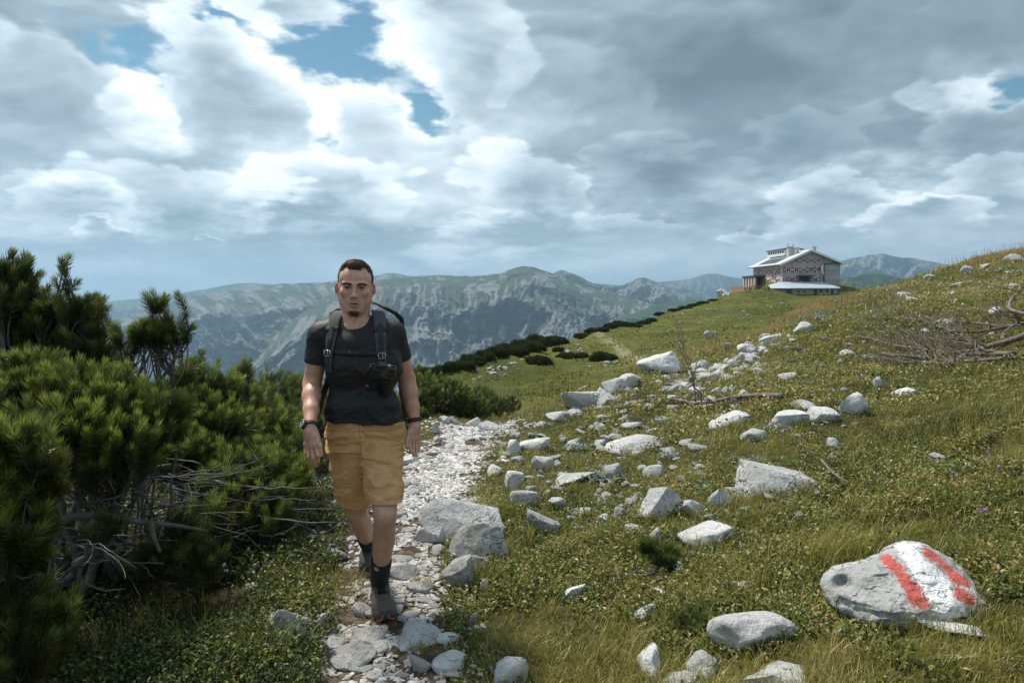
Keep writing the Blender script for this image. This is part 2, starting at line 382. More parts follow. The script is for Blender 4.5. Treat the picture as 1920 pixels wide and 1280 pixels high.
# ------------------------------------------------------------------ ground sheet
def make_ground():
    azs = np.concatenate([np.arange(-180, -50, 4.0), np.arange(-50, 50, 0.16), np.arange(50, 180, 4.0)])
    rs = np.concatenate([[0.0], np.exp(np.linspace(math.log(0.8), math.log(520), 620))])
    A, R = np.meshgrid(np.radians(azs), rs)
    x, y = R * np.sin(A), R * np.cos(A)
    z = hfun(x.ravel(), y.ravel()).reshape(x.shape)
    z[0, :] = z[1, :].mean()
    v = np.stack([x, y, z], -1).reshape(-1, 3)
    nr, na = x.shape
    i = np.arange(nr - 1)[:, None] * na; j = np.arange(na)[None, :]; jn = (j + 1) % na
    f = np.stack([i + j, i + jn, i + na + jn, i + na + j], -1).reshape(-1, 4)
    pd = path_dist(v[:, 0], v[:, 1]); ph = path_half(v[:, 0], v[:, 1])
    path = 1 - sstep(pd - ph, -0.06, 0.08)
    m, t, bs = material("alpine turf")
    pos = t.new('ShaderNodeNewGeometry').outputs['Position']
    n1 = t.noise(pos, 0.10, 6, 0.6); n2 = t.noise(pos, 1.3, 6, 0.65); n3 = t.noise(pos, 14, 6, 0.7); n4 = t.noise(pos, 0.9, 8, 0.7)
    near = t.mix(t.ss(n2, 0.35, 0.65), srgb(62, 62, 32), srgb(88, 84, 46))
    near = t.mix(t.ss(n3, 0.5, 0.75), near, srgb(56, 44, 30))
    a = attr(t, "far").outputs['Fac']
    mead = t.mix(t.ss(n1, 0.35, 0.65), srgb(66, 72, 30), srgb(92, 94, 42))
    mead = t.mix(t.ss(n4, 0.45, 0.75), mead, srgb(52, 56, 26))
    mead = t.mix(t.m('MULTIPLY', t.ss(t.noise(pos, 3.1, 5, 0.7), 0.55, 0.7), 0.55), mead, srgb(128, 118, 62))
    # worn track and stony ground on the meadow
    tr = attr(t, "track").outputs['Fac']
    mead = t.mix(t.m('MULTIPLY', tr, t.ss(n4, 0.38, 0.5)), mead, srgb(128, 122, 98))
    near = t.mix(attr(t, "left_brown").outputs['Fac'], near, t.mix(t.ss(n3, 0.35, 0.65), srgb(44, 38, 26), srgb(66, 58, 38)))  # near ground turns darker and browner towards the left
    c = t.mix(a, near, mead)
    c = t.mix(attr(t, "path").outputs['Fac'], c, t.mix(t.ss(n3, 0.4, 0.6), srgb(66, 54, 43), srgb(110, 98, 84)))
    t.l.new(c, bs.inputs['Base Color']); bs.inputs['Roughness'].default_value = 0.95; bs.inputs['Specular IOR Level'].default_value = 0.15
    hh = t.m('ADD', t.m('MULTIPLY', n3, 0.02), t.m('MULTIPLY', n4, 0.35))
    bump(t, bs, hh, 0.8, 1.0)
    r = np.hypot(v[:, 0], v[:, 1])
    # track of worn ground far across the meadow
    trk = np.zeros(len(v))
    tp = [ground_at(px, py, 25)[0] for px, py in ((1122, 622), (1140, 640), (1165, 655), (1190, 668), (1235, 690))]
    for p0, p1 in zip(tp[:-1], tp[1:]):
        dx, dy = (p1 - p0)[:2]; tt = np.clip(((v[:, 0] - p0[0]) * dx + (v[:, 1] - p0[1]) * dy) / (dx * dx + dy * dy), 0, 1)
        trk = np.maximum(trk, 1 - sstep(np.hypot(v[:, 0] - p0[0] - tt * dx, v[:, 1] - p0[1] - tt * dy), 0.2, 1.1))
    me = mesh_np("ground", v, f, True, {"path": path, "far": sstep(r, 16, 30), "track": trk, "left_brown": sstep(-v[:, 0] - 0.12 * v[:, 1], 0.25, 0.8) * (np.abs(r) < 14)}, mat=m)
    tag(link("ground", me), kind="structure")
make_ground()

# ------------------------------------------------------------------ mountains
def mountain_mat(name, rock, forest, meadow, scale=1.0):
    m, t, bs = material(name)
    pos = t.new('ShaderNodeNewGeometry').outputs['Position']
    n = t.noise(pos, 0.012 / scale, 8, 0.68); n2 = t.noise(pos, 0.004 / scale, 7, 0.6)
    c = t.mix(t.ss(attr(t, "forest").outputs['Fac'], 0.42, 0.58), meadow, forest)
    rk = t.mix(t.ss(n, 0.3, 0.7), rock, tuple(v * 0.55 for v in rock))
    c = t.mix(t.ss(attr(t, "rock").outputs['Fac'], 0.40, 0.60), c, rk)
    c = t.mix(t.ss(n2, 0.3, 0.8, 0.0, 0.35), c, tuple(v * 0.6 for v in forest))
    t.l.new(c, bs.inputs['Base Color']); bs.inputs['Roughness'].default_value = 1.0; bs.inputs['Specular IOR Level'].default_value = 0.05
    bump(t, bs, t.m('MULTIPLY', n, 60 * scale), 0.7, 1.0)
    return m
MROCK, MFOR, MMEAD = srgb(146, 145, 143), srgb(20, 32, 34), srgb(78, 90, 66)
MM = mountain_mat("limestone and pine slopes", MROCK, MFOR, MMEAD)
MMF = mountain_mat("wooded slopes", srgb(120, 122, 118), srgb(34, 46, 34), srgb(66, 82, 52))

def massif(crest, d0, d1, zb, seed, cols=420, rows=170, gully=1.0, crestrough=2.0, plateau=0.0, rockamt=0.5, forestamt=0.5, mat=None, gx=40.0, skew=0.0, name="mountain"):
    cx = np.array([c[0] for c in crest], float); cy = np.array([c[1] for c in crest], float)
    px = np.linspace(cx[0], cx[-1], cols)
    # smooth interpolation of the skyline
    py = np.interp(px, cx, cy)
    k = 5; py = np.convolve(np.pad(py, k, mode='edge'), np.ones(2 * k + 1) / (2 * k + 1), 'same')[k:-k]
    py = py + (ridged(px / 26.0, px * 0 + seed, oct=4, seed=seed) - 0.55) * -crestrough * 2
    T = np.concatenate([np.linspace(-0.25, 0, 16)[:-1], np.linspace(0, 1, rows)])
    PX, TT = np.meshgrid(px, T); PY = np.tile(py, (len(T), 1))
    ztop = CAM_H - (PY - 560) / 1300 * d0
    t = np.clip(TT, 0, 1)
    prof = t ** 1.15
    if plateau: prof = np.where(t < plateau, 0.12 * (t / plateau) ** 1.0, 0.12 + 0.88 * ((t - plateau) / (1 - plateau)) ** 0.85)
    D = d0 + (d1 - d0) * t + np.where(TT < 0, -TT * (d0 * 0.5), 0)
    Z = ztop * (1 - prof) + zb * prof + np.where(TT < 0, TT * d0 * 0.25, 0)
    X0 = (PX - 960) / 1300 * d0
    # gullies run down the slope, bending and branching
    wob = (fbm(X0 / 900, t * 2.2, oct=3, seed=seed + 4) - 0.5) * 330
    gxx = X0 + wob + skew * t * 2500
    G = ridged(gxx / (gx * 16), t * 1.6 + 3, oct=6, seed=seed + 1, gain=0.6)
    G2 = ridged(gxx / (gx * 5), t * 2.6, oct=5, seed=seed + 2, gain=0.65)
    env = sstep(t, plateau * 0.75, plateau * 0.75 + 0.22)
    D = D - gully * env * ((G - 0.5) * 820 + (G2 - 0.5) * 330) * (d0 / 5000)
    Z = Z + gully * (0.12 + env) * ((G2 - 0.5) * 60 + (fbm(gxx / 120, t * 14, oct=5, seed=seed + 8) - 0.5) * 46) * (d0 / 5000) * np.where(TT <= 0, 0.15, 1)
    X = (PX - 960) / 1300 * D
    v = np.stack([X, D, Z], -1).reshape(-1, 3)
    na = len(px); nr = len(T)
    i = np.arange(nr - 1)[:, None] * na; j = np.arange(na - 1)[None, :]
    f = np.stack([i + j, i + na + j, i + na + j + 1, i + j + 1], -1).reshape(-1, 4)
    n1 = fbm(gxx / 70, t * 13, oct=6, seed=seed + 11, gain=0.62); n2 = fbm(gxx / 300, t * 6, oct=6, seed=seed + 12, gain=0.6)
    streak = ridged(gxx / 60, t * 5.0 + gxx / 900, oct=5, seed=seed + 13, gain=0.62)
    rock = (n1 - 0.5) * 1.25 + (streak - 0.55) * 1.35 + rockamt * env + (G2 - 0.5) * 1.1 + (G - 0.5) * 0.5 + 0.05 * (1 - env)
    forest = (n2 - 0.5) * 1.8 + (0.5 - G) * 1.1 + (0.5 - G2) * 0.8 + forestamt * sstep(t, plateau, plateau + 0.35) + 0.15 + 0.35 * (t - 0.5)
    me = mesh_np(name, v, f, True, {"rock": rock.ravel(), "forest": forest.ravel()}, mat=mat or MM)
    return tag(link(name, me), kind="structure")
massif([(-200, 590), (60, 575), (200, 566), (300, 556), (390, 542), (455, 529), (505, 532), (620, 545), (760, 560), (980, 575)], 11000, 9000, -900, 3, 260, 60, 0.5, 1.0, mat=MMF, rockamt=0.1)
massif([(560, 535), (700, 519), (735, 509), (770, 519), (830, 515), (870, 520), (960, 510), (1000, 508), (1080, 530), (1300, 560)], 8200, 7000, -600, 5, 260, 60, 0.6, 1.0, rockamt=0.2, forestamt=0.0)
massif([(-300, 700), (120, 640), (200, 601), (250, 588), (330, 566), (400, 549), (470, 541), (520, 532), (600, 530), (680, 532), (800, 560), (1000, 640)], 6600, 4300, -620, 17, 460, 190, 1.15, 1.2, plateau=0.10, rockamt=0.12, forestamt=0.55, skew=-0.35)
massif([(300, 800), (400, 740), (480, 660), (560, 590), (610, 556), (660, 536), (720, 523), (800, 519), (900, 517), (940, 513), (966, 501), (990, 499), (1020, 508), (1060, 521), (1110, 541), (1180, 558), (1250, 577), (1330, 596), (1500, 650), (1700, 720)],
       5200, 3500, -560, 29, 760, 260, 1.2, 1.0, plateau=0.22, rockamt=0.24, forestamt=0.26)
massif([(900, 720), (1000, 690), (1080, 640), (1150, 600), (1230, 572), (1300, 560), (1400, 585), (1500, 620)], 4300, 3300, -500, 33, 260, 90, 0.8, 1.5, mat=MMF, rockamt=0.0, forestamt=0.6)
massif([(960, 560), (1010, 530), (1048, 506), (1066, 510), (1085, 518), (1110, 532), (1165, 536), (1200, 519), (1218, 523), (1260, 543), (1310, 562), (1400, 580)], 7200, 6100, -500, 41, 300, 90, 0.9, 1.2, rockamt=0.34, forestamt=0.3)
massif([(1180, 566), (1240, 540), (1300, 542), (1345, 558), (1400, 560), (1500, 560), (1600, 580)], 8500, 7600, -600, 43, 200, 50, 0.6, 1.0, mat=MMF, rockamt=0.05)
massif([(1050, 552), (1200, 532), (1290, 524), (1330, 511), (1370, 520), (1450, 526), (1560, 512), (1700, 545)], 11800, 10500, -900, 47, 220, 40, 0.5, 1.0, mat=MMF, rockamt=0.1)
massif([(1440, 560), (1530, 512), (1580, 487), (1625, 479), (1655, 475), (1680, 484), (1700, 483), (1740, 491), (1790, 500), (1900, 508), (2100, 500), (2300, 520)], 8800, 7400, -700, 53, 300, 90, 0.9, 1.0, rockamt=0.30, forestamt=0.1)
massif([(1400, 600), (1500, 545), (1570, 523), (1610, 513), (1650, 513), (1680, 519), (1720, 535), (1800, 570)], 3600, 3000, -500, 59, 200, 70, 0.6, 0.8, mat=MMF, rockamt=-0.4, forestamt=0.9)
massif([(1600, 560), (1700, 526), (1760, 512), (1850, 500), (2000, 496), (2300, 520)], 5600, 4800, -600, 61, 200, 60, 0.6, 1.0, mat=MMF, rockamt=-0.1, forestamt=0.6)
# the valley floor far below, out to the horizon
def valley():
    v = np.array([(-26000, 300, -620), (26000, 300, -620), (26000, 26000, -620), (-26000, 26000, -620)], float)
    m = flat_mat("valley woods", srgb(46, 58, 42), 1.0, var=0.3, scale=0.002, spec=0.05)
    me = mesh_np("valley", v, np.array([(0, 1, 2, 3)]), mat=m)
    tag(link("valley", me), kind="structure")
valley()

# ------------------------------------------------------------------ haze
def haze():
    x0, x1, y0, y1, z0, z1 = -27000, 27000, -4000, 26500, -1250, 760
    v = np.array([(x, y, z) for z in (z0, z1) for y in (y0, y1) for x in (x0, x1)], float)
    f = np.array([(0, 2, 3, 1), (4, 5, 7, 6), (0, 1, 5, 4), (2, 6, 7, 3), (0, 4, 6, 2), (1, 3, 7, 5)])
    m = bpy.data.materials.new("haze"); m.use_nodes = True; t = NT(m.node_tree)
    t.n.remove(t.n['Principled BSDF'])
    pv = t.new('ShaderNodeVolumePrincipled'); pv.inputs['Color'].default_value = (*HAZE_COL, 1); pv.inputs['Density'].default_value = HAZE_DEN
    pv.inputs['Anisotropy'].default_value = 0.35
    t.l.new(pv.outputs[0], t.n['Material Output'].inputs['Volume'])
    tag(link("haze", mesh_np("haze", v, f, mat=m)), kind="stuff", label="thin blue haze over the far mountains", cat="haze")
HAZE_COL = (0.40, 0.60, 0.80); HAZE_DEN = 0.80e-4
haze()
# ------------------------------------------------------------------ solid modelling by distance fields (for the body, clothes, pack)
class Field:
    def __init__(s, lo, hi, h):
        s.lo = np.array(lo, float); s.h = h
        s.n = np.maximum(4, np.ceil((np.array(hi) - s.lo) / h).astype(int)) + 1
        s.f = np.full(tuple(s.n), 0.5, np.float32)
    def box(s, lo, hi):
        a = np.clip(np.floor((np.array(lo) - s.lo) / s.h).astype(int), 0, s.n - 1); b = np.clip(np.ceil((np.array(hi) - s.lo) / s.h).astype(int) + 1, 1, s.n)
        sl = tuple(slice(int(i), int(j)) for i, j in zip(a, b))
        ax = [s.lo[k] + s.h * np.arange(a[k], b[k]) for k in range(3)]
        return sl, (ax[0][:, None, None], ax[1][None, :, None], ax[2][None, None, :])
    def apply(s, lo, hi, fn, k=0.0, op='union'):
        sl, (X, Y, Z) = s.box(np.array(lo) - k - 3 * s.h, np.array(hi) + k + 3 * s.h)
        if min(s.f[sl].shape) == 0: return
        d = fn(X, Y, Z).astype(np.float32); a = s.f[sl]
        if op == 'sub': d = -d; a = -a
        if k > 0:
            h = np.maximum(k - np.abs(a - d), 0) / k
            r = np.minimum(a, d) - h * h * k * 0.25
        else: r = np.minimum(a, d)
        if op == 'sub':
            # subtraction = max(a, -d)
            a0 = s.f[sl]
            if k > 0:
                h = np.maximum(k - np.abs(a0 - d), 0) / k; r = np.maximum(a0, d) + h * h * k * 0.25
            else: r = np.maximum(a0, d)
        s.f[sl] = r
    def cone(s, a, b, ra, rb, k=0.02, op='union'):
        a, b = np.array(a, float), np.array(b, float); ab = b - a; L = float(ab @ ab) + 1e-12; R = max(ra, rb)
        def fn(X, Y, Z):
            t = np.clip(((X - a[0]) * ab[0] + (Y - a[1]) * ab[1] + (Z - a[2]) * ab[2]) / L, 0, 1)
            return np.sqrt((X - a[0] - t * ab[0]) ** 2 + (Y - a[1] - t * ab[1]) ** 2 + (Z - a[2] - t * ab[2]) ** 2) - (ra + (rb - ra) * t)
        s.apply(np.minimum(a, b) - R, np.maximum(a, b) + R, fn, k, op)
    def ell(s, c, r, k=0.02, op='union', rot=None):
        c = np.array(c, float); r = np.array(r, float); M = np.array(rot, float) if rot is not None else np.eye(3); R = float(r.max())
        def fn(X, Y, Z):
            x, y, z = X - c[0], Y - c[1], Z - c[2]
            u = x * M[0, 0] + y * M[1, 0] + z * M[2, 0]; v = x * M[0, 1] + y * M[1, 1] + z * M[2, 1]; w = x * M[0, 2] + y * M[1, 2] + z * M[2, 2]
            k0 = np.sqrt((u / r[0]) ** 2 + (v / r[1]) ** 2 + (w / r[2]) ** 2); k1 = np.sqrt((u / r[0] ** 2) ** 2 + (v / r[1] ** 2) ** 2 + (w / r[2] ** 2) ** 2)
            return k0 * (k0 - 1) / (k1 + 1e-9)
        s.apply(c - R, c + R, fn, k, op)
    def rbox(s, c, half, r, k=0.0, op='union', rot=None):
        c = np.array(c, float); half = np.array(half, float); M = np.array(rot, float) if rot is not None else np.eye(3); R = float(np.linalg.norm(half))
        def fn(X, Y, Z):
            x, y, z = X - c[0], Y - c[1], Z - c[2]
            q = [np.abs(x * M[0, i] + y * M[1, i] + z * M[2, i]) - (half[i] - r) for i in range(3)]
            o = np.sqrt(sum(np.maximum(t, 0) ** 2 for t in q)); return o + np.minimum(np.maximum(q[0], np.maximum(q[1], q[2])), 0) - r
        s.apply(c - R, c + R, fn, k, op)
    def grid(s):
        return (s.lo[0] + s.h * np.arange(s.n[0]))[:, None, None], (s.lo[1] + s.h * np.arange(s.n[1]))[None, :, None], (s.lo[2] + s.h * np.arange(s.n[2]))[None, None, :]
    def clip(s, p, nrm, k=0.0, amp=None):
        """keep the side of the plane the normal points away from"""
        X, Y, Z = s.grid(); n = np.array(nrm, float); n /= np.linalg.norm(n)
        d = (X - p[0]) * n[0] + (Y - p[1]) * n[1] + (Z - p[2]) * n[2]
        s.f = np.maximum(s.f, d.astype(np.float32))
    def displace(s, fn, band=0.03):
        m = np.abs(s.f) < band; idx = np.argwhere(m); p = s.lo + idx * s.h
        s.f[m] += fn(p[:, 0], p[:, 1], p[:, 2]).astype(np.float32)
    def sample(s, p):
        q = (np.asarray(p) - s.lo) / s.h; i = np.clip(np.floor(q).astype(int), 0, s.n - 2); t = q - i; r = 0
        for dx in (0, 1):
            for dy in (0, 1):
                for dz in (0, 1):
                    w = (t[..., 0] if dx else 1 - t[..., 0]) * (t[..., 1] if dy else 1 - t[..., 1]) * (t[..., 2] if dz else 1 - t[..., 2])
                    r = r + w * s.f[i[..., 0] + dx, i[..., 1] + dy, i[..., 2] + dz]
        return r
    def front(s, px, py, d0, d1, lift=0.0):
        """point on the surface seen at a picture position, between two depths"""
        ds = np.linspace(d0, d1, 500); pts = np.array([P(px, py, d) for d in (d0, d1)]); pts = pts[0] + (pts[1] - pts[0]) * ((ds - d0) / (d1 - d0))[:, None]
        v = s.sample(pts); w = v < lift
        i = int(np.argmax(w)) if w.any() else 250
        return pts[i]
    def mesh(s):
        f = s.f; S = f < 0
        c = S[:-1, :-1, :-1].astype(np.int8)
        cnt = sum(S[dx:S.shape[0] - 1 + dx, dy:S.shape[1] - 1 + dy, dz:S.shape[2] - 1 + dz].astype(np.int8) for dx in (0, 1) for dy in (0, 1) for dz in (0, 1))
        cells = np.argwhere((cnt > 0) & (cnt < 8)); idx = np.full(cnt.shape, -1, np.int32); idx[tuple(cells.T)] = np.arange(len(cells))
        acc = np.zeros((len(cells), 3)); num = np.zeros(len(cells))
        for ax in range(3):
            for u in (0, 1):
                for w in (0, 1):
                    o = [0, 0, 0]; oth = [k for k in range(3) if k != ax]; o[oth[0]] = u; o[oth[1]] = w
                    p0 = cells + o; p1 = p0.copy(); p1[:, ax] += 1
                    a = f[tuple(p0.T)]; b = f[tuple(p1.T)]; cr = (a < 0) != (b < 0)
                    t = np.where(cr, a / (a - b + 1e-12), 0)
                    pt = p0.astype(float); pt[:, ax] += t
                    acc[cr] += pt[cr]; num[cr] += 1
        v = acc / num[:, None] * s.h + s.lo
        faces = []
        for ax in range(3):
            a = [slice(0, None)] * 3; b = [slice(0, None)] * 3; a[ax] = slice(0, -1); b[ax] = slice(1, None)
            A = S[tuple(a)]; B = S[tuple(b)]; e = np.argwhere(A != B)
            o1, o2 = [k for k in range(3) if k != ax]
            ok = (e[:, o1] > 0) & (e[:, o2] > 0) & (e[:, o1] < cnt.shape[o1]) & (e[:, o2] < cnt.shape[o2]); e = e[ok]
            sgn = A[tuple(e.T)]
            q = []
            for (u, w) in ((-1, -1), (0, -1), (0, 0), (-1, 0)):
                c_ = e.copy(); c_[:, o1] += u; c_[:, o2] += w; q.append(idx[tuple(c_.T)])
            q = np.stack(q, 1)
            flip = sgn if ax != 1 else ~sgn
            q[~flip] = q[~flip][:, ::-1]
            faces.append(q)
        fa = np.concatenate(faces); fa = fa[(fa >= 0).all(1)]
        return v, fa
def relax(v, f, it=1, lam=0.5):
    n = len(v)
    for _ in range(it):
        acc = np.zeros_like(v); cnt = np.zeros(n)
        for a, b in ((0, 1), (1, 2), (2, 3), (3, 0)):
            np.add.at(acc, f[:, a], v[f[:, b]]); np.add.at(acc, f[:, b], v[f[:, a]]); np.add.at(cnt, f[:, a], 1); np.add.at(cnt, f[:, b], 1)
        v = v + lam * (acc / np.maximum(cnt, 1)[:, None] - v)
    return v
def rotm(ax, deg):
    return np.array(Matrix.Rotation(math.radians(deg), 3, ax))

def tube_np(pts, rads, seg=8, cap=True, flat=None):
    """one swept tube as arrays"""
    pts = np.asarray(pts, float); n = len(pts); rads = np.broadcast_to(np.asarray(rads, float), (n,))
    tan = np.gradient(pts, axis=0); tan /= np.linalg.norm(tan, axis=1)[:, None] + 1e-9
    ref = np.array((0, 0, 1.0)) if abs(tan[0, 2]) < 0.9 else np.array((1.0, 0, 0))
    a = np.cross(tan, ref); a /= np.linalg.norm(a, axis=1)[:, None] + 1e-9; b = np.cross(tan, a)
    th = np.linspace(0, 2 * math.pi, seg, endpoint=False)
    fb = 1.0 if flat is None else flat
    v = pts[:, None, :] + rads[:, None, None] * (np.cos(th)[None, :, None] * a[:, None, :] + fb * np.sin(th)[None, :, None] * b[:, None, :])
    i = np.arange(n - 1)[:, None] * seg; j = np.arange(seg)[None, :]; jn = (j + 1) % seg
    f = np.stack([i + j, i + seg + j, i + seg + jn, i + jn], -1).reshape(-1, 4)
    v = v.reshape(-1, 3)
    if cap:
        v = np.concatenate([v, pts[:1], pts[-1:]]); m = n * seg
        j = np.arange(seg); jn = (j + 1) % seg
        f = np.concatenate([f, np.stack([np.full(seg, m), j, jn, jn], 1), np.stack([np.full(seg, m + 1), (n - 1) * seg + jn, (n - 1) * seg + j, (n - 1) * seg + j], 1)])
    return v, f
def quads_tris(f):
    """separate degenerate quads into triangles"""
    f = np.asarray(f); t = f[:, 2] == f[:, 3]
    return [f[~t], f[t][:, :3]]
class Bag:
    """collects pieces of one mesh"""
    def __init__(s): s.v = []; s.f = []; s.n = 0; s.a = []
    def add(s, vf, tint=None):
        v, f = vf; s.v.append(v); s.f.append(np.asarray(f) + s.n); s.n += len(v)
        if tint is not None: s.a.append(np.broadcast_to(np.asarray(tint, float), (len(v), len(np.atleast_1d(tint)))))
        return s
    def mesh(s, name, mat=None, smooth=True, mats=None, extra=None):
        v = np.concatenate(s.v); f = np.concatenate(s.f); at = {}
        if s.a: at["tint"] = np.concatenate(s.a)
        if extra: at.update(extra)
        return mesh_np(name, v, quads_tris(f), smooth, at, mat=mat, mats=mats)
def box_np(c, half, rot=None, bev=0.0):
    """box with chamfered edges"""
    c = np.array(c, float); h = np.array(half, float); M = np.array(rot) if rot is not None else np.eye(3)
    if bev <= 0:
        v = np.array([(x, y, z) for x in (-1, 1) for y in (-1, 1) for z in (-1, 1)], float) * h
        f = np.array([(0, 1, 3, 2), (4, 6, 7, 5), (0, 4, 5, 1), (2, 3, 7, 6), (0, 2, 6, 4), (1, 5, 7, 3)])
        return v @ M.T + c, f
    vs = []; idx = {}
    for sx in (-1, 1):
        for sy in (-1, 1):
            for sz in (-1, 1):
                for ax in range(3):
                    p = np.array((sx, sy, sz)) * (h - bev); p[ax] = (sx, sy, sz)[ax] * h[ax]
                    idx[(sx, sy, sz, ax)] = len(vs); vs.append(p)
    F = []
    for ax in range(3):
        o1, o2 = [k for k in range(3) if k != ax]
        for s in (-1, 1):
            q = []
            for (u, w) in ((-1, -1), (1, -1), (1, 1), (-1, 1)):
                k = [0, 0, 0]; k[ax] = s; k[o1] = u; k[o2] = w; q.append(idx[(*k, ax)])
            F.append(q)
        for u in (-1, 1):                                 # edge chamfers along axis ax
            for w in (-1, 1):
                k1 = [0, 0, 0]; k1[ax] = -1; k1[o1] = u; k1[o2] = w; k2 = list(k1); k2[ax] = 1
                F.append([idx[(*k1, o1)], idx[(*k2, o1)], idx[(*k2, o2)], idx[(*k1, o2)]])
    for sx in (-1, 1):
        for sy in (-1, 1):
            for sz in (-1, 1):
                a = [idx[(sx, sy, sz, k)] for k in range(3)]; F.append([a[0], a[1], a[2], a[2]])
    v = np.array(vs); F = np.array(F)
    # make every face point outwards
    ctr = v[F].mean(1); nn = np.cross(v[F[:, 1]] - v[F[:, 0]], v[F[:, 2]] - v[F[:, 1]]); bad = (nn * ctr).sum(1) < 0
    Q = F[bad]; deg = Q[:, 2] == Q[:, 3]; Q2 = Q[:, ::-1].copy(); Q2[deg] = Q[deg][:, [1, 0, 2, 2]]; F[bad] = Q2
    return v @ M.T + c, F
# ------------------------------------------------------------------ the hiker
rng = np.random.default_rng(7)
def bounds(pts, m):
    p = np.array(pts); return p.min(0) - m, p.max(0) + m
def orient(v, f):
    a, b, c, d = (v[f[:, k]] for k in range(4)); vol = (np.cross(a, b) * c).sum() + (np.cross(a, c) * d).sum()
    return f if vol > 0 else f[:, ::-1]
def strands(name, roots, dirs, length, width, mat, curl=0.0, parent=None, tint=None, seg=2, link_it=True):
    n = len(roots); L = length * rng.uniform(0.7, 1.25, n)[:, None]
    side = np.cross(dirs, rng.normal(size=(n, 3))); side /= np.linalg.norm(side, axis=1)[:, None] + 1e-9
    bend = np.cross(side, dirs) * curl * rng.normal(size=(n, 1))
    w = width / 2; mid = roots + dirs * L * 0.5 + bend * L * 0.5; tip = roots + dirs * L + bend * L * 1.6
    v = np.stack([roots - side * w, roots + side * w, mid - side * w * .8, mid + side * w * .8, tip], 1).reshape(-1, 3)
    b = np.arange(n)[:, None] * 5
    q = b + np.array([0, 1, 3, 2]); t = b + np.array([2, 3, 4])
    me = mesh_np(name, v, [q, t], False, {"tint": np.repeat(rng.uniform(0, 1, n), 5)}, mat=mat)
    return link(name, me)

